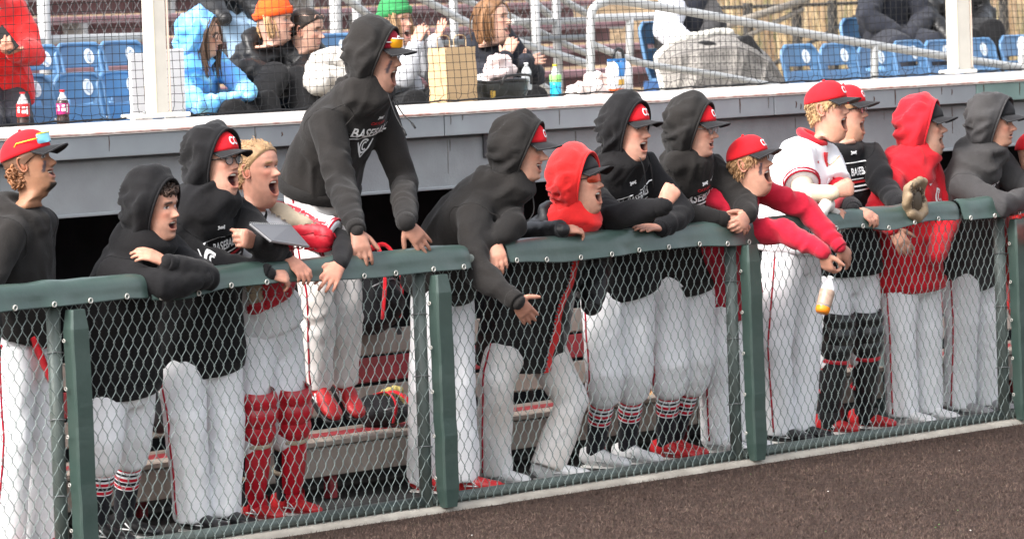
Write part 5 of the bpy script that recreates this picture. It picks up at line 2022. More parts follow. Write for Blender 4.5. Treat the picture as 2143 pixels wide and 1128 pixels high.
# 7 -- red hood under a black puffer coat
p = Person('person in black puffer coat with scarlet hood, cap and red mirrored sunglasses', hd=P(1216, 380, .05), nk=P(1174, 472, .17), pel=P(1096, 690, .48), ty=42, hyaw=28, hp=7, s=1.0,
           skin=FAIR, brow=(.10, .07, .05), mouth=.75, armR=(P(1088, 505, .26), P(1172, 482, -.01)), armL=(P(1250, 545, .24), P(1238, 640, .16)),
           handR=dict(f=to(P(1172, 482, -.01), 1222, 480, -.05), b=ZZ+TC*.5, curl=(.25, .95, .5), spread=.07, thumb=(.8, .4, -.4)),
           legL=(P(1196, 842, .36), PF(1148, .40, .085)), legR=leg(1036, .44, 1036, .52))
o = p.top(M_PUFF, 'puffer_coat', seed=71, hem=.16, w=1.24, d=1.12, arm=1.15, fold=.9, hemtight=False)
tr, _ = p.bvh['puffer_coat']
sp_ = []
for t in np.linspace(0, 1, 18):
    c_ = p.nk*(1-t)+p.pel*t-p.up*.07*(1-t)-ZZ*.13*t
    sp_.append(c_+p.lf*(.030-.015*t))
sp_ = np.array(sp_)
L_ = lay(sp_-p.lf*.026, tr, p.fw, .006, True)
R_ = lay(sp_+p.lf*.026, tr, p.fw, .006, True)
build('hoodie_front', G().add((np.vstack([L_, (L_+R_)/2+p.fw*.004, R_]), grid_faces(3, 18))), M_SCAR, p.root)
zt = lay(np.array([sp_[0]*(1-t)+sp_[-1]*t for t in np.linspace(0, 1, 34)])-p.lf*.034, tr, p.fw, .008, True)
for q in zt:
    build('zip_tooth', box(q, (.007, .007, .009)), M_STEEL, o, False)
p.topobj = o
p.hood(M_SCAR, seed=15, cap=True, amp=1.1)
hb, hm = p.H(V(-.045, 0, -.108)), p.H(V(-.03, 0, -.16))
v, f = fuse([tube([p.nk-p.up*.09, p.nk+p.up*.005+p.fw*.015, hm*.6+p.nk*.4, hm, hb], np.array([(.130, .128), (.118, .118), (.112, .112), (.110, .104), (.106, .088)]), n=22, side=p.lf)], .011, 4)
build('hoodie_collar', G().add((crease(v, f, [(p.nk, hm, .011, 6, 12)], 7), f)), M_SCAR, p.root)
p.pants(M_DIRTYW, seed=72, loose=1.05)
p.shoes(mat('white_shoe', (.66, .66, .67), rough=.5), yaw=(10, 40))
p.cap(M_CAPB, M_CAPB, logo=False, tilt=7)
p.glasses(M_RLENS, M_BLKPL, True, lift=.006)

# 8 -- black hoodie, arms crossed, fist up
p = Person('person in black hoodie with boxed team print, arms crossed and one fist raised', hd=P(1317, 270, .12), nk=P(1290, 356, .22), pel=P(1292, 570, .45), ty=56, hyaw=36, hp=0, s=1.03,
           skin=PALE, brow=(.08, .05, .04), mouth=.65, armR=((1286, 455, True), (1388, 432, True)), armL=((1425, 452, True), P(1382, 478, -.05)),
           handR=dict(f=RH*.5+ZZ*.75, b=TC, curl=(1.2, 1.35, 1.0), spread=.0, thumb=(.75, .3, -.7)),
           handL=dict(f=to(P(1382, 478, -.05), 1320, 474, -.06), b=ZZ+TC*.4, curl=(.10, .15, .1), spread=.05, thumb=(.7, .5, -.1)),
           legL=leg(1325, .42, 1312, .58, .47), legR=leg(1268, .42, 1245, .60, .47))
p.top(M_BLACK, cowl=True, seed=81, hem=.07, w=1.06)
team_print(p, 0, .05)
p.pants(M_WHITE, knick=True, seed=82, loose=1.05)
p.socks()
p.shoes(mat('white_shoe'))
p.cap(M_CAPR, M_CAPB)
p.hood(M_BLACK, seed=17)
drawstring(p)

# 9 -- black hoodie, wire glasses, hands clasped
p = Person('person in black hoodie with wire glasses and hands clasped over the rail', hd=P(1456, 270, .18), nk=P(1436, 354, .26), pel=P(1418, 565, .48), ty=52, hyaw=24, hp=-2, s=1.0,
           skin=PALE, brow=(.12, .08, .05), mouth=.3, armR=((1432, 452, True), P(1512, 460, -.03)), armL=((1560, 432, True), P(1566, 448, -.09)),
           handR=dict(f=to(P(1512, 460, -.03), 1556, 468, -.10), b=TC*.7+ZZ*.6, curl=(.4, .6, .4), spread=.05, thumb=(.65, .6, .2)),
           handL=dict(f=to(P(1566, 448, -.09), 1540, 482, -.12), b=TC+RH*.5, curl=(.6, .8, .5), spread=.05),
           legL=leg(1452, .40, 1410, .56, .47), legR=leg(1402, .40, 1392, .52, .47))
p.top(M_BLACK2, cowl=True, seed=91, hem=.07, w=1.0)
team_print(p, 1, .045)
p.decal('poly', (.07, .095), m=M_PRINTW, polys=EMB_TICK, name='tick_emblem')
p.pants(M_WHITE, knick=True, seed=92, loose=1.12)
p.socks()
p.shoes(M_REDLE)
p.cap(M_CAPR, M_CAPB)
p.hood(M_BLACK2, seed=19)
p.glasses(M_GLASS, M_STEEL)
build('bracelet', tube(np.array([p.wr[-1]+nrm(np.cross(nrm(p.wr[-1]-p.el[-1]), ZZ))*.030*math.cos(t)+ZZ*.026*math.sin(t) for t in np.linspace(0, 6.28, 17)[:-1]]), .005, n=6, closed=True), mat('white_bead', (.7, .72, .8)), p.root)

# 10 -- crimson hoodie, arms hung over the rail
p = Person('person in crimson hoodie and red cap with eye black, arms hanging over the rail', hd=P(1570, 338, .02), nk=P(1546, 420, .10), pel=P(1520, 605, .48), ty=30, hyaw=30, hp=10, hroll=4, s=.97,
           skin=(.52, .295, .215), brow=(.14, .09, .05), mouth=1.0, eyeblack=True,
           armR=((1640, 482, True), (1722, 528, True)), armL=((1692, 440, True), (1756, 515, True)),
           handR=dict(f=P(1738, 578, -.3)-P(1722, 528, -.3), b=TC*.5-RH*.5, curl=(.5, .8, .6), spread=.05),
           handL=dict(f=P(1806, 572, -.3)-P(1756, 515, -.3), b=TC+ZZ*.5+RH*.3, curl=(.25, .35, .3), spread=.10, thumb=(.7, .6, -.2)),
           legL=leg(1545, .42, 1548, .46), legR=leg(1492, .42, 1500, .50))
p.top(M_CRIM, seed=101, hem=.08, hunch=.06, w=1.0, fold=1.2, arm=.88, parts=[ball(p.nk-p.fw*.085+p.up*.015, (.085, .11, .06), 14, 9, np.stack([p.fw, p.lf, p.up])), tube([p.nk-p.up*.05, p.nk+p.up*.035+p.fw*.012], np.array([(.115, .105), (.082, .085)]), n=18, side=p.lf)])
p.pants(M_WHITE, seed=102)
p.shoes(mat('white_shoe'))
p.cap(M_CAPR, M_CAPB, M_CAPG)
p.tufts((.28, .16, .08), 420, .032, -.035, .02, .03, 6, flow=(-.3, 0, -.7), r=.0028)
p.hair((.26, .14, .065), z0=-.03, thick=.005, front=.03, low_back=-.085, seed=8, freq=40, ztop=.026)
P10 = p

# 11 -- white jersey
p = Person('person in white jersey and red cap shouting, tan wrap on the wrist', hd=P(1733, 224, .34), nk=P(1697, 300, .40), pel=P(1655, 520, .50), ty=26, hyaw=26, hp=4, s=1.04,
           skin=PALE, brow=(.26, .15, .08), mouth=1.0, stubble=(.45, .20, .10, .35), armR=((1684, 408, True), (1742, 404, True)), armL=(P(1762, 408, .24), P(1722, 446, .05)),
           handR=dict(f=RH+ZZ*.25, b=TC, curl=(1.1, 1.3, .9), spread=.0, thumb=(.75, .3, -.7)),
           handL=dict(f=RH*.9+TC*.3-ZZ*.2, b=TC+ZZ*.4, curl=(.9, 1.0, .7), spread=.02),
           legL=leg(1685, .46, 1672, .5), legR=leg(1620, .46, 1632, .5))
p.top(M_WHITE, 'jersey', seed=111, hem=.02, short=.74, collar=False, fold=.9)
build('undershirt_collar', fuse([tube(np.array([p.nk+p.up*.03+p.fw*.066*math.cos(t)+p.lf*.066*math.sin(t)-p.up*.02*math.cos(t) for t in np.linspace(0, 6.28, 25)[:-1]]), .022, n=8, closed=True)], .009, 3), M_RED, p.root)
build('undershirt_placket', tube(lay(np.array([p.nk-p.up*t for t in np.linspace(.03, .12, 5)]), p.bvh['jersey'][0], p.fw, .002, True), np.array([(.030, .004), (.025, .004), (.018, .004), (.010, .004), (.004, .004)]), n=8, side=p.lf), M_RED, p.root)
build('jersey_placket', tube(lay(np.array([p.nk-p.up*t for t in np.linspace(.12, .42, 9)]), p.bvh['jersey'][0], p.fw, .001, True), .0035, n=6), M_WHITE, p.topobj)
for t in (.15, .23, .31):
    build('button', ball(lay([p.nk-p.up*t+p.lf*.012], p.bvh['jersey'][0], p.fw, .003, True)[0], .006, 8, 5), M_PIPE, p.topobj)
p.decal('poly', (-.075, .035), m=M_PRINTR, polys=EMB_H, k=.7)
p.decal('text', (.03, -.10), text='Cayuga', size=.085, squeeze=.8, shear=.18, m=M_PRINTR)
a = nrm(p.el[-1]-p.sh[-1])
c = p.sh[-1]*.27+p.el[-1]*.73
e1 = nrm(np.cross(a, ZZ))
e2 = np.cross(a, e1)
for dd in (0, -.022):
    build('sleeve_band', tube(np.array([c+a*dd+e1*.0905*math.cos(t)+e2*.0905*math.sin(t) for t in np.linspace(0, 6.28, 25)[:-1]]), .006, n=6, closed=True), M_PIPE, p.topobj)
M_TANCL = fabric('tan_compression_cloth', (.50, .43, .35))
build('arm_sleeve', fuse([tube([p.sh[-1]*.3+p.el[-1]*.7, p.el[-1], p.el[-1]*.55+p.wr[-1]*.45], np.array([.060, .060, .050]), n=14, round_ends=True)], .009, 3), M_TANCL, p.root)
build('wrist_wrap', fuse([tube([p.el[-1]*.45+p.wr[-1]*.55, p.el[-1]*.2+p.wr[-1]*.8, p.wr[-1]+RH*.004], np.array([.047, .045, .038]), n=14, round_ends=True)], .008, 2), mat('cream_tape', (.60, .50, .36), rough=.8), p.root)
build('arm_sleeve', fuse([tube([p.sh[1]*.4+p.el[1]*.6, p.el[1], p.wr[1]], np.array([.056, .052, .036]), n=14, round_ends=True)], .009, 3), M_RED, p.root)
p.pants(M_WHITE, seed=112, loose=1.02)
p.shoes(M_BLKPL)
p.cap(M_CAPR, M_CAPB, M_CAPG)
p.tufts((.36, .235, .12), 420, .024, -.03, .02, .03, 7, flow=(-.3, 0, -.7), r=.0026)
p.hair((.34, .22, .11), z0=-.03, thick=.005, front=.03, low_back=-.085, seed=9, freq=40, ztop=.026)
ch = [p.nk+p.fw*.05+p.lf*.05-p.up*.01, p.nk+p.fw*.115-p.up*.09+p.lf*.015, P(1757, 327, .2)]
build('gold_chain', tube(smooth_path(ch, 5), .0025, n=5), mat('gold', (.75, .50, .12), rough=.3, metal=.8), p.root)
P11 = p

# 12 -- behind the white jersey, catcher's gear
p = Person('person in black team hoodie with glasses and black leg guards, behind the white jersey', hd=P(1772, 230, .58), nk=P(1762, 308, .58), pel=P(1768, 560, .62), ty=60, hyaw=20, hp=2, s=1.0,
           skin=PALE, brow=(.20, .12, .07), mouth=1.0, stubble=(.40, .20, .10, .4), armL=((1850, 392, True), P(1884, 428, .06)), armR=(P(1762, 430, .36), P(1786, 438, .02)),
           handR=dict(f=to(P(1786, 438, .02), 1820, 452, -.06), b=ZZ+TC*.5, curl=(.3, .9, .6), spread=.05, thumb=(.8, .5, -.2)),
           legL=leg(1808, .54, 1805, .60, .48), legR=leg(1745, .54, 1728, .60, .48))
p.top(M_BLACK, seed=121, hem=.02, w=1.0)
team_print(p, 0, .04)
p.pants(M_WHITE, knick=True, seed=122)
guards(p, M_BLKPL, M_REDPL)
p.socks(False)
p.shoes(M_REDLE)
p.cap(M_CAPR, M_CAPB, M_CAPG)
p.glasses(M_GLASS, M_BLKPL)
p.hair((.25, .14, .07), z0=-.03, thick=.008, front=.03, low_back=-.085, seed=10, ztop=.026)
P12 = p

# 13 -- red hoodie
p = Person('person in bright red hoodie with black brimmed cap shouting beside the catcher mitt', hd=P(1936, 264, .36), nk=P(1903, 342, .42), pel=P(1902, 570, .50), ty=40, hyaw=18, hp=4, s=1.0,
           skin=(.50, .30, .225), brow=(.10, .06, .04), mouth=.9, stubble=(.12, .08, .06, .35), armR=((1836, 452, True), (1868, 478, True)), armL=(P(1985, 450, .34), P(1958, 540, .2)),
           handR=dict(f=RH*.45-ZZ*.8+TC*.2, b=TC, curl=(.3, .35, .3)),
           legL=leg(1938, .46, 1938, .5), legR=leg(1882, .46, 1888, .5))
p.top(M_RED, cowl=True, seed=131, hem=.07, w=1.08, d=1.08, fold=1.2)
p.decal('poly', (.02, .02), m=M_PRINTW, polys=EMB_TICK, name='tick_emblem', k=1.1)
p.decal('poly', (.085, -.06), m=M_PRINTW, polys=EMB_C, k=1.1, name='crest')
p.pants(M_WHITE, seed=132, loose=1.05)
build('undershirt', fuse([tube([p.pel-ZZ*.115, p.pel-ZZ*.06, p.pel+ZZ*.05], np.array([(.196, .155), (.196, .154), (.185, .145)]), n=22, side=p.hl)], .012, 2), M_WHITE, p.root)
p.shoes(mat('white_shoe'))
p.cap(M_CAPB, M_CAPB, logo=False)
p.hood(M_RED, seed=23)

# 14 -- charcoal hoodie
p = Person('person in charcoal grey hoodie with moustache leaning on the rail at the right', hd=P(2084, 256, .12), nk=P(2046, 334, .20), pel=P(2028, 548, .48), ty=34, hyaw=24, hp=-2, s=1.02,
           skin=FAIR, brow=(.14, .08, .05), stubble=(.22, .13, .08, .35), mouth=.08, armR=((2098, 432, True), P(2172, 404, -.06)), armL=((2150, 410, True), P(2200, 420, -.1)),
           legL=leg(2062, .44, 2060, .5), legR=leg(2012, .44, 2008, .5))
p.top(M_CHAR, cowl=True, seed=141, hem=.08, hunch=.06, w=1.06)
p.decal('text', (.0, -.02), text='BASEBALL', size=.06, squeeze=.7)
p.pants(M_WHITE, seed=142, loose=1.06)
p.shoes(mat('grey_shoe', (.25, .25, .26), rough=.5))
p.cap(M_CAPB, M_CAPB, logo=False)
p.hood(M_CHAR, seed=25)

# 15 -- cut by the right edge
p = Person('person in red cap and red hoodie cut off by the right picture edge', hd=P(2172, 322, .05), nk=P(2164, 395, .12), pel=P(2178, 610, .42), ty=36, hyaw=14, hp=0,
           skin=FAIR, armR=((2150, 500, True), (2190, 480, True)), legL=leg(2210, .4, 2210, .45), legR=leg(2166, .4, 2166, .45))
p.top(M_SCAR, seed=151, hem=.08)
p.pants(M_WHITE, seed=152)
p.shoes(M_REDLE)
p.cap(M_CAPR, M_CAPB)
# ------------------------------------------------------------------ spectators in the stand
def mat_tiedye():
    m = fabric('blue_tie_dye', (.22, .55, .85))
    t = m.node_tree
    b = t.nodes['Principled BSDF']
    tc = t.nodes.new('ShaderNodeTexCoord')
    n = t.nodes.new('ShaderNodeTexNoise')
    n.inputs['Scale'].default_value = 5.5
    n.inputs['Detail'].default_value = 3
    n.inputs['Distortion'].default_value = 1.6
    t.links.new(tc.outputs['Object'], n.inputs['Vector'])
    r = t.nodes.new('ShaderNodeValToRGB')
    e = r.color_ramp.elements
    e[0].position, e[0].color = .32, (.10, .30, .72, 1)
    e[1].position, e[1].color = .72, (.62, .82, .92, 1)
    for p_, c in ((.42, (.14, .48, .80, 1)), (.5, (.18, .36, .78, 1)), (.58, (.22, .62, .82, 1))):
        q = r.color_ramp.elements.new(p_)
        q.color = c
    t.links.new(n.outputs['Fac'], r.inputs[0])
    t.links.new(r.outputs[0], b.inputs['Base Color'])
    return m
M_TIE = mat_tiedye()
M_JEAN = fabric('blue_denim', (.16, .25, .36), stain=(.30, .40, .50, .5), sscale=6)
M_PALEH = fabric('pale_grey_knit', (.50, .51, .54))
M_NAVY = fabric('dark_navy_cloth', (.016, .018, .026), stain=(.035, .035, .042, .4))
M_LEGS = fabric('black_leggings', (.010, .010, .011))
def sit(px, py, Y, dx=.12):
    return (P(px, py, Y), P(px+20, py+130, Y-.02))
def beanie(p, m, lo=.025):
    n, k = 36, 14
    a = np.arange(n)*2*math.pi/n
    rows = []
    for i in range(k):
        t = i/(k-1)
        z = lo+(.150-lo)*math.sin(t*math.pi/2)+.018*np.cos(a)*(1-t)
        sc = math.cos(t*math.pi/2)**.62+.02
        rib = 1+.012*np.cos(a*18)
        rows.append(np.stack([-.010+.108*np.cos(a)*sc*rib, .088*np.sin(a)*sc*rib, z], 1))
    f = grid_faces(k, n, True)
    f.append(tuple(range((k-1)*n, k*n)))
    o = build('beanie', G().add((p.H(np.concatenate(rows)), f)), m, p.root)
    v = p.H(rows[0]*V(1.03, 1.03, 1)+V(0, 0, .016))
    build('folded_band', tube(v, np.tile((.008, .022), (n, 1)), n=8, closed=True), m, o)
    return o

p = Person('spectator in red jacket holding a phone at the upper left', hd=P(-22, -45, 4.55), nk=P(-18, 22, 4.62), pel=P(-6, 190, 4.72), ty=38, hyaw=30, hp=-20, skin=FAIR, s=1.0,
           armL=((66, 112, True), P(30, 112, 4.36)), armR=((-60, 120, True), (-20, 110, True)),
           handL=dict(f=P(2, 96, 4.30)-P(30, 112, 4.36), b=TC*.6-ZZ*.6, curl=(.7, .8, .5), spread=.03, thumb=(.5, .8, .3)),
           legL=sit(40, 262, 4.25), legR=sit(-20, 265, 4.25))
p.top(M_SCAR, 'jacket', seed=201, hem=.08, w=1.1, d=1.1, arm=1.12, fold=1.3)
p.pants(M_NAVY, seed=202, piping=False)
q = P(12, 84, 4.33)
o = build('phone', bevbox(q, (.072, .010, .145), .004, np.stack([nrm(RH*.8+ZZ*.6), nrm(TC), nrm(ZZ*.8-RH*.6)]).T), M_BLKPL, None, False)
tag(o, 'black phone in the red jacket spectator hand', 'phone')

p = Person('spectator in blue tie dye hoodie with long brown hair and round sunglasses', hd=P(424, 76, 4.36), nk=P(402, 134, 4.45), pel=P(418, 240, 4.68), ty=24, hyaw=10, hp=-4, s=.94,
           skin=(.50, .31, .22), brow=(.06, .04, .03), lip=(.45, .18, .16), armR=((420, 222, True), P(500, 208, 4.2)), armL=((505, 185, True), P(522, 196, 4.1)),
           legL=sit(560, 215, 4.1), legR=sit(490, 235, 4.1))
p.top(M_TIE, cowl=True, seed=211, hem=.04, fold=1.3)
p.hood(M_TIE, cap=False, seed=33, fwd=-.012)
p.pants(M_LEGS, seed=212, piping=False)
p.strands((.085, .048, .030), [[(.06, .045, .085), (.075, .068, .02), (.070, .074, -.06), (.075, .066, -.15), (.095, .055, -.25)], [(.045, -.045, .095), (.034, -.074, .03), (.026, -.080, -.05), (.040, -.078, -.14), (.070, -.066, -.26)],
           [(.05, 0, .108), (.045, -.05, .085), (.030, -.078, .01), (.034, -.078, -.09), (.060, -.070, -.22)]], count=110, seed=2, r=.007, spread=.009)
p.glasses(M_DLENS, mat('rose_gold_wire', (.70, .45, .35), rough=.3, metal=.7))

p = Person('spectator in black jacket and jeans in the row above, head out of view', hd=P(462, -95, 6.1), nk=P(468, -40, 6.15), pel=P(482, 42, 6.2), ty=40, s=.95, nohead=True,
           armR=((440, 10, True), (470, 40, True)), armL=((520, 0, True), (540, 35, True)), legL=(P(540, 62, 5.8), P(550, 170, 5.75)), legR=(P(498, 66, 5.8), P(510, 175, 5.75)))
p.top(M_PUFF, 'jacket', seed=221, hem=.05, w=1.1, arm=1.15)
p.pants(M_JEAN, seed=222, piping=False)

p = Person('spectator with neon orange beanie and black puffer jacket', hd=P(576, 44, 4.5), nk=P(552, 104, 4.58), pel=P(548, 205, 4.8), ty=26, hyaw=12, hp=2, s=.97,
           skin=(.56, .35, .27), brow=(.25, .15, .08), mouth=.12, armR=((512, 150, True), P(590, 165, 4.35)), armL=((640, 145, True), P(622, 172, 4.3)),
           legL=(P(622, 168, 4.28), P(650, 262, 4.12)), legR=(P(576, 160, 4.28), P(505, 262, 4.15)))
p.top(M_PUFF, 'puffer_jacket', seed=231, hem=.04, w=1.12, d=1.1, arm=1.22, fold=1.5)
p.pants(M_LEGS, seed=232, piping=False, loose=1.05)
beanie(p, fabric('neon_orange_knit', (.85, .10, .015), bump=.5))
p.strands((.48, .30, .15), [[(-.02, .075, .03), (-.01, .082, -.04), (.0, .078, -.11)], [(-.02, -.075, .03), (-.01, -.082, -.04), (.0, -.078, -.12)], [(-.08, 0, .03), (-.10, 0, -.04), (-.09, 0, -.11)]], count=60, seed=6, r=.008)

p = Person('spectator with dark hair tied back and sunglasses on her head', hd=P(643, 62, 4.42), nk=P(624, 122, 4.5), pel=P(612, 215, 4.72), ty=28, hyaw=24, hp=-8, s=.94,
           skin=(.60, .38, .29), brow=(.05, .03, .02), lip=(.50, .20, .18), armR=((590, 190, True), P(640, 190, 4.2)), armL=((690, 170, True), P(668, 190, 4.2)),
           legL=sit(700, 195, 4.15), legR=sit(660, 200, 4.15))
p.top(M_PUFF, 'jacket', seed=241, hem=.04, cowl=False, w=1.05, fold=1.3, arm=1.1)
p.pants(M_LEGS, seed=242, piping=False)
p.hair((.025, .017, .013), z0=-.005, thick=.010, front=.070, low_back=-.06, seed=13, freq=12)
build('hair_bun', ball(p.H(V(-.125, 0, .01)), .035, 12, 8), mat('dark_hair_plain', (.02, .014, .011), rough=.4), p.root)
p.glasses(M_DLENS, mat('rose_gold_wire'), lift=.082, fwd=-.022)

p = Person('clapping spectator in green beanie and pale hoodie behind the paper bag', hd=P(828, 44, 4.42), nk=P(818, 105, 4.5), pel=P(832, 225, 4.72), ty=34, hyaw=34, hp=4, s=.96,
           skin=(.62, .39, .30), brow=(.22, .13, .07), mouth=.7, lip=(.55, .22, .2), armR=((845, 165, True), P(868, 98, 4.2)), armL=((898, 150, True), P(908, 88, 4.15)),
           handR=dict(f=P(885, 52, 4.2)-P(868, 98, 4.2), b=TC*.8-RH*.5, curl=(.15, .2, .15), spread=.06), handL=dict(f=P(938, 34, 4.15)-P(908, 88, 4.15), b=RH*.7-TC*.6, curl=(.12, .15, .1), spread=.14, thumb=(.5, .85, -.1)),
           legL=sit(920, 205, 4.1), legR=sit(870, 215, 4.1))
p.top(M_PALEH, seed=251, hem=.04, cowl=True, fold=1.3, arm=1.08)
p.pants(M_LEGS, seed=252, piping=False)
beanie(p, fabric('green_knit', (.035, .22, .075), bump=.5))
p.strands((.30, .19, .10), [[(.03, .074, .03), (.045, .080, -.05), (.05, .075, -.15)], [(.03, -.074, .03), (.045, -.080, -.05), (.05, -.075, -.16)]], count=60, seed=16, r=.008)

p = Person('clapping spectator with loose brown hair and black jacket', hd=P(1032, 40, 4.42), nk=P(1018, 102, 4.5), pel=P(1035, 215, 4.72), ty=34, hyaw=22, hp=6, s=.96,
           skin=(.62, .40, .31), brow=(.12, .07, .04), mouth=.55, lip=(.55, .22, .2), armR=((1035, 168, True), P(1058, 122, 4.18)), armL=((1118, 165, True), P(1098, 128, 4.12)),
           handR=dict(f=P(1074, 82, 4.18)-P(1058, 122, 4.18), b=TC*.9-RH*.3, curl=(.2, .25, .2), spread=.05), handL=dict(f=P(1152, 124, 4.1)-P(1098, 128, 4.12), b=-ZZ*.4-TC*.7+RH*.2, curl=(.10, .12, .1), spread=.14, thumb=(.4, .9, .0)),
           legL=sit(1120, 205, 4.1), legR=sit(1070, 215, 4.1))
p.top(M_NAVY, 'jacket', seed=261, hem=.04, cowl=False, fold=1.3, arm=1.12, w=1.08)
p.pants(M_LEGS, seed=262, piping=False)
p.hair((.17, .085, .04), z0=-.01, thick=.012, front=.082, low_back=-.08, seed=17, freq=14)
p.strands((.20, .10, .045), [[(.02, .07, .07), (.03, .088, .0), (.02, .088, -.08), (.015, .08, -.15)], [(.0, -.07, .075), (-.008, -.088, .0), (-.015, -.090, -.08), (.0, -.08, -.16)], [(-.06, 0, .09), (-.115, .02, .0), (-.11, 0, -.1), (-.09, 0, -.16)], [(.0, -.05, .10), (-.02, -.092, .02), (-.03, -.092, -.07), (-.02, -.085, -.15)]], count=130, seed=18, r=.008)

p = Person('spectator wrapped in a patterned blanket on a blue seat, head out of view', hd=P(1446, -75, 4.8), nk=P(1440, -10, 4.9), pel=P(1432, 112, 5.0), ty=40, s=1.0, nohead=True,
           armR=((1396, 62, True), P(1440, 102, 4.65)), armL=((1496, 50, True), P(1470, 95, 4.6)), legL=(P(1560, 100, 4.4), P(1620, 215, 4.3)), legR=(P(1480, 112, 4.4), P(1520, 215, 4.3)))
p.top(M_CHAR, 'jacket', seed=271, hem=.05, w=1.05, fold=1.4)
build('vest', fuse([tube([p.pel+p.up*.1, p.nk*.5+p.pel*.5, p.nk], np.array([(.21, .172), (.215, .172), (.12, .12)]), n=20, side=p.lf)], .014, 3), M_NAVY, p.root)
build('pale_sleeve', fuse([tube([p.sh[-1], p.el[-1], p.wr[-1]], np.array([.105, .098, .085]), n=14, round_ends=True)], .014, 4), fabric('pale_fleece', (.62, .63, .68)), p.root)
p.pants(M_LEGS, seed=272, piping=False)

def blanket():
    rt = empty('blanket', P(1500, 190, 4.4), 'grey and cream patterned blanket with a turned white edge over a spectator', 'blanket')
    topc = [(1368, 132, 4.74), (1392, 100, 4.72), (1428, 80, 4.66), (1470, 74, 4.62), (1505, 66, 4.60), (1540, 72, 4.55), (1572, 88, 4.50), (1602, 110, 4.45), (1630, 148, 4.42), (1652, 188, 4.40)]
    mid = [(1376, 150, 4.56), (1402, 124, 4.46), (1440, 108, 4.38), (1482, 104, 4.32), (1520, 98, 4.30), (1555, 104, 4.28), (1588, 118, 4.27), (1614, 136, 4.27), (1636, 166, 4.28), (1656, 198, 4.30)]
    low = [(1384, 185, 4.50), (1412, 172, 4.40), (1450, 166, 4.30), (1490, 162, 4.25), (1530, 160, 4.22), (1565, 162, 4.20), (1596, 166, 4.20), (1622, 176, 4.20), (1642, 192, 4.22), (1660, 208, 4.26)]
    bot = [(x+6, 232, Y-.02) for x, y, Y in low]
    C4 = [smooth_path([P(*q) for q in c], 14) for c in (topc, mid, low, bot)]
    n = len(C4[0])
    rows = []
    k = 70
    for i in range(k):
        t = i/(k-1)*3
        a = smooth_path([np.zeros(3)]*4, 1)
        # quadratic blend through the four contours
        w = np.array([max(0, 1-abs(t-j)) for j in range(4)])
        sm = 3*(t % 1)**2-2*(t % 1)**3
        j = min(2, int(t))
        u = t-j
        q = C4[j]*(1-u)+C4[j+1]*u
        rows.append(q)
    Q = np.array(rows)
    for _ in range(5):
        Q[1:-1] = .25*Q[:-2]+.5*Q[1:-1]+.25*Q[2:]
    S = np.linspace(0, 1, n)[None, :]*np.ones((k, 1))
    T = np.linspace(0, 1, k)[:, None]*np.ones((1, n))
    fold = (1-2*np.abs(vnoise(np.stack([S*13+T*2.5, T*1.6, 0*S], -1).reshape(-1, 3)+4)))*.030*np.sqrt(np.clip(T.ravel()*1.4, 0, 1))
    fold += vnoise(np.stack([S*6-T*5, T*4, 0*S], -1).reshape(-1, 3)+9)*.022
    v = Q.reshape(-1, 3)+np.outer(fold, TC*.8+ZZ*.3)
    # woven rows of diamonds, bars and dots
    a, b = S.ravel()*30, T.ravel()*16
    row = np.floor(b).astype(int) % 4
    fa, fb = a % 1-.5, b % 1-.5
    d = np.select([row == 0, row == 1, row == 2], [(np.abs(fa)+np.abs(fb)) < .34, np.abs(fb) < .18, (fa**2+fb**2) < .07], default=(np.abs(fa) < .14) & (np.abs(fb) < .35))
    edge = np.abs(fb) > .44
    col = np.where(d[:, None], V(.115, .105, .10), V(.235, .220, .200))
    col = np.where(edge[:, None], V(.15, .14, .13), col)
    col = col*(1+.12*vnoise(v*25))[:, None]
    o = build('cloth', G().add((v, [q[::-1] for q in grid_faces(k, n)]), 0, col), mat('woven_blanket', attr=True, rough=.95, bump=.4, bscale=80), rt, True, True)
    md = o.modifiers.new('thick', 'SOLIDIFY')
    md.thickness = .012
    tp = v.reshape(k, n, 3)[3]
    e = fuse([tube(tp[4:int(n*.52):3]+ZZ*.006, .030, n=10, round_ends=True)], .010, 3)
    build('turned_edge', G().add((crease(e[0], e[1], [(tp[4], tp[int(n*.5)], .006, 24, 14)], 3), e[1])), fabric('cream_sherpa', (.52, .505, .46), bump=.8, bscale=60), rt)
    e = fuse([tube(v.reshape(k, n, 3)[4::6, 1], .020, n=10, round_ends=True)], .009, 3)
    build('side_edge', G().add(e), MATS['cream_sherpa'], rt)
blanket()

p = Person('spectator in dark navy jacket at upper right, hands in lap, head out of view', hd=P(1868, -110, 5.5), nk=P(1862, -42, 5.55), pel=P(1850, 75, 5.65), ty=40, s=1.02, nohead=True,
           armR=((1812, 40, True), P(1885, 75, 5.3)), armL=((1935, 40, True), P(1905, 78, 5.25)), handL=dict(f=RH*-.4-ZZ*.5, b=TC, curl=(.6, .7, .5)),
           legL=(P(1955, 92, 5.05), P(1965, 210, 5.0)), legR=(P(1885, 98, 5.05), P(1900, 215, 5.0)))
p.top(M_NAVY, 'jacket', seed=281, hem=.05, w=1.12, arm=1.2, fold=1.6)
p.pants(M_NAVY, seed=282, piping=False, loose=1.1)
p = Person('spectator in black parka right of the navy jacket, head out of view', hd=P(1992, -115, 5.5), nk=P(1988, -50, 5.5), pel=P(1990, 62, 5.6), ty=40, s=1.04, nohead=True,
           armR=((1938, 35, True), P(1985, 82, 5.2)), armL=((2058, 30, True), P(2052, 76, 5.15)), handL=dict(f=RH*.6-ZZ*.6, b=TC, curl=(.6, .7, .5)),
           legL=(P(2075, 66, 5.0), P(2090, 180, 5.0)), legR=(P(2030, 84, 5.0), P(2040, 190, 5.0)))
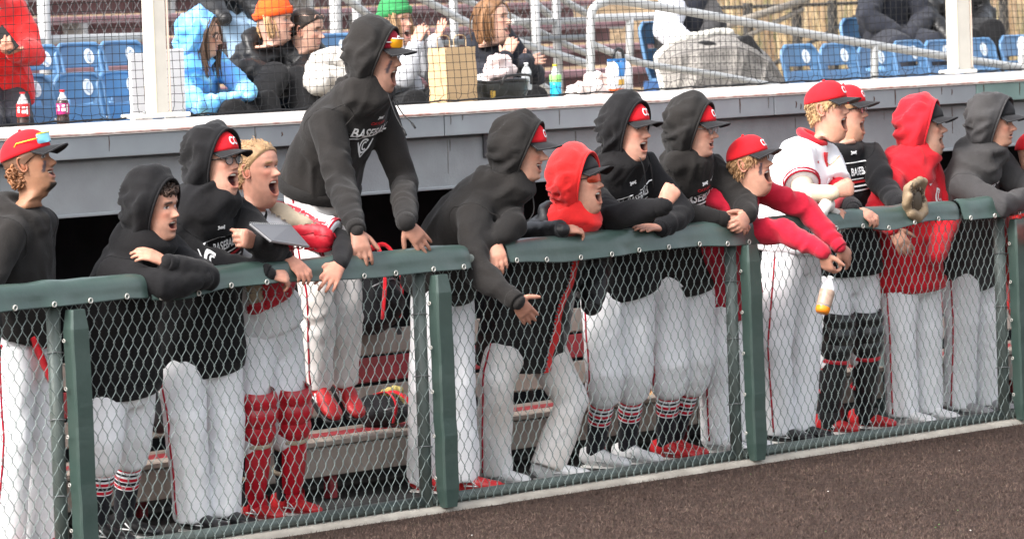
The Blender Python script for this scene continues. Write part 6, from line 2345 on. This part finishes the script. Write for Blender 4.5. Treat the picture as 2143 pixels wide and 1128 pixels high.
p.top(M_PUFF, 'parka', seed=291, hem=.06, w=1.15, d=1.15, arm=1.25, fold=1.6)
p.pants(M_LEGS, seed=292, piping=False, loose=1.1)
# ------------------------------------------------------------------ things on the ledge, in hands and in the dugout
M_COLA = mat('dark_cola', (.030, .012, .010), rough=.08, spec=.6)
M_CLEAR = mat('clear_plastic', (.75, .78, .80), rough=.08, spec=.6, alpha=.45)
def bottle(name, label, c, h, r, cap_m, label_m, liq_m, fill=.55, lab=(.38, .68), ax=ZZ, cat='bottle', marks=None):
    ax = nrm(ax)
    rt = empty(name, c, label, cat)
    prof = [(r*.80, 0), (r*.98, .012), (r, .03), (r, .28*h), (r*.93, .34*h), (r, .42*h), (r, .60*h), (r*.94, .70*h), (r*.62, .82*h), (r*.36, .90*h), (r*.36, .945*h)]
    k = fill*h
    low = [q for q in prof if q[1] < k]
    rr = np.interp(k, [q[1] for q in prof], [q[0] for q in prof])
    build('liquid', lathe(low+[(rr, k)], c, 18, ax), liq_m, rt)
    up_ = [(rr*1.0, k+.0005)]+[q for q in prof if q[1] > k]
    build('bottle_top', lathe(up_, c, 18, ax), M_CLEAR, rt)
    build('cap', lathe([(r*.42, .945*h), (r*.44, .95*h), (r*.44, .995*h), (r*.38, h)], c, 14, ax), cap_m, rt)
    lb = build('label_band', lathe([(r*1.02, lab[0]*h), (r*1.035, (lab[0]+.01)*h), (r*1.035, (lab[1]-.01)*h), (r*1.02, lab[1]*h)], c, 18, ax), label_m, rt)
    if marks:
        for (t, z, w_, hh) in marks:
            d = math.cos(t)*TC+math.sin(t)*RH
            e = np.cross(ax, d)
            q = np.asarray(c)+ax*z*h+d*r*1.05
            build('label_mark', bevbox(q, (w_, .0015, hh), .0005, np.stack([nrm(e), nrm(d), ax]).T), M_PRINTW, lb, False)
    return rt
mk = [(.2, .60, .016, .010), (.2, .50, .020, .016), (.75, .53, .010, .040), (-.6, .55, .012, .03)]
bottle('cola_bottle', 'cola bottle with red label and red cap on the ledge', PF(50, 3.42, LZ), .205, .033, M_RED, mat('red_label', (.62, .015, .02), rough=.4), M_COLA, .42, (.38, .70), marks=mk)
bottle('cola_bottle', 'cola bottle with purple label and red cap on the ledge', PF(133, 3.42, LZ), .205, .033, M_RED, mat('purple_label', (.36, .02, .14), rough=.4), M_COLA, .74, (.38, .66), marks=mk)
bottle('sports_drink_bottle', 'clear bottle with yellow cap and bright blue drink on the ledge', PF(1164, 3.45, LZ), .215, .034, M_YEL, mat('green_blue_label', (.30, .62, .20), rough=.4), mat('blue_drink', (.03, .45, .70), rough=.1), .52, (.52, .72))
bottle('water_bottle', 'small clear capless water bottle beside the black handbag', PF(1103, 3.55, LZ+.07), .16, .030, M_PRINTW, M_CLEAR, M_CLEAR, .4, (.45, .5))

# brown paper bag
def paper_bag():
    a, b = PF(906, 3.5, LZ), PF(993, 3.5, LZ)
    w = (b[0]-a[0])*.72
    c = (a+b)/2
    h = P(950, 100, 3.5)[2]-LZ
    d = .13
    rt = empty('paper_bag', c, 'tall brown paper carrier bag standing open on the ledge', 'bag')
    m = mat('brown_kraft_paper', (.52, .36, .20), rough=.75, noise=.08, nscale=10, bump=.15, bscale=20)
    rg = np.random.RandomState(3)
    def sheet_(p0, p1, n=6, k=8, mid=0.):
        pts = []
        for i in range(k):
            for j in range(n):
                t, u = i/(k-1), j/(n-1)
                q = p0*(1-u)+p1*u+ZZ*h*t
                q = q+V(*(rg.randn(3)*.0025))
                q[1] += mid*math.sin(math.pi*u)*(.4+.6*t)
                pts.append(q)
        return np.array(pts), grid_faces(k, n)
    x0, x1, y0, y1 = c[0]-w/2, c[0]+w/2, c[1]-d/2, c[1]+d/2
    build('front_panel', sheet_(V(x0, y0, LZ), V(x1, y0, LZ)), m, rt)
    build('back_panel', sheet_(V(x0, y1, LZ), V(x1, y1, LZ)), m, rt)
    for x, s_ in ((x0, 1), (x1, -1)):
        v1, f1 = sheet_(V(x, y0, LZ), V(x+s_*.018, (y0+y1)/2, LZ), 4)
        v2, f2 = sheet_(V(x+s_*.018, (y0+y1)/2, LZ), V(x, y1, LZ), 4)
        build('gusset', G().add((v1, f1)).add((v2, f2)), m, rt, False)
    build('bag_bottom', box((c[0], c[1], LZ+.003), (w*.98, d*.98, .004)), m, rt, False)
    for y in (y0+.004, y1-.004):
        build('handle', tube(smooth_path([V(c[0]-.05, y, LZ+h-.02), V(c[0]-.045, y, LZ+h+.06), V(c[0]+.045, y, LZ+h+.06), V(c[0]+.05, y, LZ+h-.02)], 4), .003, n=5), m, rt)
paper_bag()
# black handbag with wrapped food on top
def handbag():
    c = PF(1052, 3.52, LZ)
    rt = empty('handbag', c, 'round black leather handbag with a raised rim on the ledge', 'handbag')
    v, f = tube([c+ZZ*z for z in (0, .01, .06, .115, .13, .135)], np.array([(.13, .09), (.15, .10), (.185, .115), (.195, .12), (.19, .115), (.15, .09)])*.98, n=26, side=V(1, 0, 0))
    build('bag_body', G().add((v, f)), mat('black_bag_leather', (.022, .024, .022), rough=.42, noise=.2, bump=.2), rt)
    t = np.linspace(0, 6.283, 31)[:-1]
    build('rim', tube(np.stack([c[0]+.185*np.cos(t), c[1]+.112*np.sin(t), c[2]+.134+.004*np.sin(3*t)], 1), .009, n=8, closed=True), M_BLKPL, rt)
    build('handle', tube(smooth_path([c+V(-.13, -.11, .11), c+V(-.10, -.12, .16), c+V(.10, -.12, .16), c+V(.13, -.11, .11)], 5), .008, n=8), M_BLKPL, rt)
    build('buckle', bevbox(c+V(-.165, -.07, .06), (.03, .02, .045), .004), mat('gold'), rt, False)
handbag()
def crumple(name, label, cat, balls, m, seed, amp=.02, vox=.010, marks=None):
    v, f = fuse(balls, vox, 2)
    N = vnormals(v, f)
    d = (1-2*np.abs(vnoise(v*16+seed)))*amp+vnoise(v*36+seed)*amp*.5
    o = build(name, G().add((v+N*d[:, None], f)), m, None, False)
    tag(o, label, cat)
    return o
q = P(1045, 150, 3.55)
crumple('food_wrapper', 'crumpled pale pink paper food wrapper heaped on the handbag', 'wrapper', [ball(q, (.10, .07, .06), 14, 10), ball(q+V(-.03, 0, .05), (.055, .05, .04), 12, 8), ball(q+V(.03, 0, .03), (.05, .05, .05), 12, 8)],
        mat('pink_white_paper', (.70, .62, .60), rough=.7, stain=(.62, .34, .32, .5), sscale=14), 3)
q = P(1005, 178, 3.6)
crumple('napkin_pile', 'white paper napkins between the paper bag and the handbag', 'napkins', [ball(q, (.09, .06, .035), 14, 8), ball(q+V(.02, 0, .03), (.05, .04, .025), 12, 8)], mat('white_paper', (.74, .74, .74), rough=.8), 5, .012)
q = P(1232, 195, 3.62)
crumple('plastic_bag', 'white plastic bag with orange print lying beside the snack bag', 'bag', [ball(q, (.17, .09, .06), 16, 10), ball(q+V(.10, .02, .06), (.08, .06, .06), 12, 8), ball(q+V(-.10, 0, -.03), (.08, .06, .03), 12, 8)],
        mat('white_film', (.76, .75, .74), rough=.35, stain=(.75, .20, .06, .55), sscale=7), 9, .02)
def snack():
    c = P(1288, 205, 3.56)
    c[2] = LZ
    rt = empty('snack_bag', c, 'blue white and yellow foil snack bag standing on the ledge', 'snack bag')
    n, k = 9, 13
    v, mi = [], []
    h, w = .215, .17
    for sgn in (-1, 1):
        for i in range(k):
            t = i/(k-1)
            for j in range(n):
                u = -1+2*j/(n-1)
                e = math.sin(math.pi*min(1, max(0, t)))**.5*(1-abs(u)**2.5)
                v.append(c+V(u*w/2*(1-.05*math.sin(math.pi*t)), sgn*.040*e, t*h)+V(.02*t, .0, 0))
    f = grid_faces(k, n)+[tuple(i+n*k for i in q[::-1]) for q in grid_faces(k, n)]
    for s_ in (0, 1):
        for i in range(k-1):
            for j in range(n-1):
                t, u = i/(k-1), j/(n-1)
                m = 0 if (t > .55 and u > .25) else 1
                if t < .5 and .25 < u < .75 and t > .25:
                    m = 2
                if t < .2:
                    m = 3
                mi.append(m)
    v = np.array(v)
    v += .004*np.stack([vnoise(v*30), vnoise(v*30+7), vnoise(v*30+3)], 1)
    build('pouch', G().add((v, f), mi), [mat('blue_foil', (.04, .24, .62), rough=.25, metal=.2), mat('white_foil', (.74, .75, .78), rough=.3), mat('golden_print', (.72, .42, .07), rough=.3), mat('orange_print', (.75, .14, .03), rough=.3)], rt)
    build('crimped_seal', bevbox(c+V(.02, 0, h+.006), (w*.98, .005, .014), .001), mat('blue_foil'), rt, False)
snack()
q = P(1284, 132, 3.72)
rt = empty('jug', V(q[0], 3.68, LZ), 'white jug with a black loop handle behind the snack bag', 'jug')
build('jug_body', lathe([(.07, 0), (.08, .02), (.08, .17), (.06, .205), (.03, .225)], V(q[0], 3.68, LZ), 18), mat('white_film_plain', (.74, .74, .74), rough=.4), rt)
t = np.linspace(0, math.pi, 9)
build('loop_handle', tube(np.stack([q[0]+.045*np.cos(t), 3.68+0*t, LZ+.225+.060*np.sin(t)**.6], 1), .010, n=8), M_BLKPL, rt)
# white boards behind the net post
for (x0, x1, y0, y1, Y, lb) in ((275, 318, 112, 252, 3.62, 'white board standing left of the net post'), (346, 388, 104, 250, 3.66, 'white board standing right of the net post by the blue hoodie')):
    a, b = P(x0, y1, Y), P(x1, y1, Y)
    top_ = P(x0, y0, Y)[2]
    o = build('white_board', bevbox(((a[0]+b[0])/2, Y, (LZ+top_)/2), ((b[0]-a[0])*1.0, .02, top_-LZ), .004), mat('white_foam_board', (.76, .76, .78), rough=.6, noise=.03), None, False)
    tag(o, lb, 'board')
q = P(693, 142, 4.05)
ft = [P(652, 172, 4.1), P(660, 142, 4.12), P(684, 124, 4.12), P(712, 130, 4.08), P(732, 150, 4.05), P(740, 185, 4.05)]
ft2 = [P(662, 180, 4.05), P(690, 158, 4.03), P(722, 168, 4.0)]
v, f = fuse([tube(smooth_path(ft, 5), np.interp(np.linspace(0, 1, 26), [0, .3, .7, 1], [.05, .062, .066, .055]), n=14, round_ends=True), tube(smooth_path(ft2, 5), .055, n=12, round_ends=True), ball(P(700, 185, 4.08), (.14, .08, .07), 12, 8)], .010, 4)
bones_ = [(a_, b_, .012, 15, 10) for a_, b_ in zip(ft[:-1], ft[1:])]
tag(build('fleece_throw', G().add((crease(v, f, bones_, 4), f)), fabric('cream_fleece', (.52, .49, .45), bump=.6), None), 'cream fleece throw bundled beside the dark haired spectator', 'throw')

# ---- notebook held by the shouting player in glasses
def notebook():
    A, B_, C_, D = P(522, 470, -.12), P(606, 473, .06), P(646, 518, .02), P(566, 506, -.16)
    rt = empty('notebook', (A+C_)/2, 'spiral bound grey notebook held open above the rail', 'notebook')
    nrm_ = nrm(np.cross(B_-A, D-A))
    if nrm_[2] < 0:
        nrm_ = -nrm_
    for nm, z, m in (('cover', -.004, mat('grey_card', (.20, .20, .21), rough=.6)), ('pages', .001, mat('white_pages', (.70, .70, .72), rough=.8))):
        qs = np.array([A, B_, C_, D])+nrm_*z
        v = np.vstack([qs, qs+nrm_*.004])
        build(nm, G().add((v, [(3, 2, 1, 0), (4, 5, 6, 7), (0, 1, 5, 4), (1, 2, 6, 5), (2, 3, 7, 6), (3, 0, 4, 7)])), m if nm == 'pages' else m, rt, False)
    qs = np.array([A, B_, C_, D])+nrm_*.0065
    build('cover', G().add((np.vstack([qs, qs+nrm_*.0012]), [(3, 2, 1, 0), (4, 5, 6, 7), (0, 1, 5, 4), (1, 2, 6, 5), (2, 3, 7, 6), (3, 0, 4, 7)])), mat('grey_card'), rt, False)
    t = np.linspace(0, 2*math.pi*22, 22*8)
    ax = B_-A
    n1 = nrm(np.cross(ax, nrm_))
    co = A+ax*(t/t[-1])[:, None]+nrm_*(.003+.008*np.sin(t))[:, None]+n1*(.008*np.cos(t))[:, None]
    build('spiral_wire', tube(co, .0013, n=4), M_STEEL, rt)
notebook()
# ---- orange drink bottle hanging from the hand
w = P10.wr[-1]
tp = P(1738, 583, w[1]-.02)
bt = P(1720, 655, w[1]-.02)
bottle('drink_bottle', 'nearly empty orange drink bottle held over the rail', bt, np.linalg.norm(tp-bt)*1.05, .036, mat('white_film_plain'), mat('pale_orange_label', (.36, .25, .19), rough=.4, noise=.3, nscale=40), mat('orange_drink', (.80, .25, .02), rough=.1), .16, (.20, .62), tp-bt)
# ---- batting gloves in the white jersey player's hand
w = P11.wr[1]
h0 = P(1738, 440, w[1]-.06)
v, f = fuse([tube(smooth_path([h0+V(-.02, 0, .03), h0+V(-.06, -.01, .02), h0+V(-.09, -.02, -.01)], 4), np.linspace(.034, .026, 9), n=10, round_ends=True)]
            + [tube(smooth_path([h0+V(.00, -.01, .0), P(1752+8*i, 455, w[1]-.07), P(1756+9*i, 485-4*i, w[1]-.07)], 4), np.linspace(.014, .010, 9), n=8, round_ends=True) for i in range(3)], .006, 2)
tag(build('batting_gloves', G().add((crease(v, f, [(h0-V(.1, 0, 0), h0, .004, 30, 20)], 2), f)), fabric('grey_white_glove', (.58, .56, .53)), None), 'pale grey batting gloves gripped above the rail', 'gloves')

# ---- catcher's mitt on the rail
def mitt(c, label, k=1.0, palm=None, rim=None, yaw=40, lean=.15):
    rt = empty('catcher_mitt', c, label, 'mitt')
    f = hdir(yaw)
    u = nrm(ZZ+f*lean)
    f = nrm(f-u*(f@u))
    l = np.cross(u, f)
    T = lambda a: c+(np.asarray(a, float)*k)@np.stack([l, f, u])
    t = np.radians(np.linspace(-62, 250, 22))
    ring = np.stack([.078*np.cos(t), .012-.02*np.sin(t), .105+.100*np.sin(t)], 1)
    rr = .030+.008*np.abs(np.sin(t))
    fr = np.stack([l, f, u])
    # thick heel and palm, four short finger lobes and a thumb lobe round a deep pocket
    lobes = [tube(T([(.055-.036*i, -.012, .10), (.062-.040*i, -.004, .165), (.058-.038*i, .020, .205-.010*abs(i-1))]), np.array([.033, .031, .026])*k, n=10, round_ends=True) for i in range(4)]
    lobes.append(tube(T([(-.055, -.01, .04), (-.092, .006, .085), (-.098, .030, .125)]), np.array([.030, .028, .022])*k, n=10, round_ends=True))
    heel = tube(T([(.070, .004, .085), (.062, .016, .03), (.0, .020, .002), (-.055, .014, .025)]), np.array([.030, .034, .036, .032])*k, n=10, round_ends=True)
    body = fuse(lobes+[heel, ball(T((0, -.018, .09)), V(.080, .026, .090)*k, 14, 10, fr)], .007, 3)
    build('padded_body', G().add(body), rim or M_TAN, rt)
    build('pocket', ball(T((-.004, .012, .088)), V(.058, .018, .070)*k, 16, 10, fr), palm or M_DLEATH, rt)
    t2 = np.radians(np.linspace(-60, 235, 20))
    ring2 = np.stack([-.004+.058*np.cos(t2), .022+0*t2, .088+.070*np.sin(t2)], 1)
    build('rim_binding', tube(T(ring2), .0075*k, n=8, round_ends=True), palm or M_DLEATH, rt)
    for i in range(0, 20):
        a = ring2[i]
        d = nrm(V(a[0], 0, a[2]-.088))
        build('lacing', tube([T(a+d*.016+V(0, .002, 0)), T(a+d*.008+V(0, .010, 0)), T(a+V(0, .009, 0)), T(a-d*.012+V(0, .0, 0))], .0024*k, n=5), mat('dark_lace', (.05, .03, .02), rough=.6) if i % 3 else mat('pale_lace', (.30, .24, .17), rough=.6), rt)
    for j in range(4):
        z = .14+.018*j
        build('web_strap', tube([T((-.092+.004*j, .026, z-.02)), T((-.070, .030, z)), T((-.050, .020, z+.004))], np.array([.006, .006, .006])*k, n=6), palm or M_DLEATH, rt)
mitt(P(1914, 455, -.05), 'tan rimmed dark catcher mitt hung over the rail', .92, mat('olive_leather', (.075, .055, .035), rough=.5, noise=.25), mat('worn_tan_leather', (.215, .155, .095), rough=.55, noise=.25, bump=.3), 38, .05)

# ---- clutter on and under the dugout bench
def duffel(px, py, Y, w, h, label, m, seed, strap_m):
    c = P(px, py, Y)
    rt = empty('equipment_bag', c, label, 'bag')
    v, f = fuse([bevbox(c+V(0, 0, h/2), (w, .24, h), .06), ball(c+V(w*.1, -.05, h*.45), (w*.4, .14, h*.35), 12, 8)], .014, 8)
    v = crease(v, f, [(c, c+ZZ*h, .014, 8, 8)], seed)
    build('bag_body', G().add((v, f)), m, rt)
    for sx in (-.25, .25):
        build('strap', tube(smooth_path([c+V(sx*w, -.15, h*.2), c+V(sx*w*.9, -.17, h*.75), c+V(sx*w*.5, -.10, h*1.08), c+V(sx*w*.2, .0, h)], 5), np.tile((.013, .004), (16, 1)), n=6), strap_m, rt)
    build('zip', tube(smooth_path([c+V(-w*.4, -.125, h*.6), c+V(0, -.16, h*.68), c+V(w*.4, -.125, h*.6)], 5), .004, n=5), M_STEEL, rt)
M_BAGK = fabric('black_ballistic_nylon', (.010, .010, .012), rough=.6)
duffel(358, 905, 1.0, .30, .42, 'black backpack with pale strap behind the folded arms player', M_BAGK, 3, mat('pale_strap', (.60, .60, .62), rough=.7))
duffel(600, 735, 1.35, .26, .40, 'black backpack with a white strap behind the catcher', M_BAGK, 4, mat('pale_strap'))
duffel(772, 700, 1.25, .26, .40, 'black backpack with red trim left of the middle post', M_BAGK, 6, M_RED)
duffel(790, 895, 1.0, .22, .16, 'low black bag with red straps beside the red shoes', M_BAGK, 7, M_RED)
duffel(1365, 830, 1.15, .22, .32, 'black and white patterned backpack between the striped socks players', M_BAGK, 8, mat('pale_strap'))
mitt(P(828, 880, .92), 'black and yellow fielding glove on the bench beside the red shoes', .75, M_DLEATH, mat('yellow_leather', (.55, .45, .15), rough=.5), 60, -.3)
mitt(P(1352, 838, .90), 'brown leather glove on the bench behind the striped socks', .8, mat('brown_leather', (.22, .11, .05), rough=.5, noise=.2), mat('light_brown_leather', (.40, .24, .12), rough=.5), 60, -.2)
# ribbed grey bin
def bin_():
    c = PF(1868, .85, .005)
    rt = empty('litter_bin', c, 'ribbed grey green plastic bin standing between the leg guards and red hoodie', 'bin')
    m = mat('grey_green_plastic', (.13, .17, .17), rough=.5, noise=.1)
    build('drum', lathe([(.17, 0), (.175, .02), (.185, .2), (.19, .21), (.187, .22), (.20, .40), (.205, .41), (.20, .42)], c, 24), m, rt)
    build('rim', tube(np.array([c+V(.205*math.cos(t), .205*math.sin(t), .42) for t in np.linspace(0, 6.283, 29)[:-1]]), .013, n=8, closed=True), m, rt)
bin_()
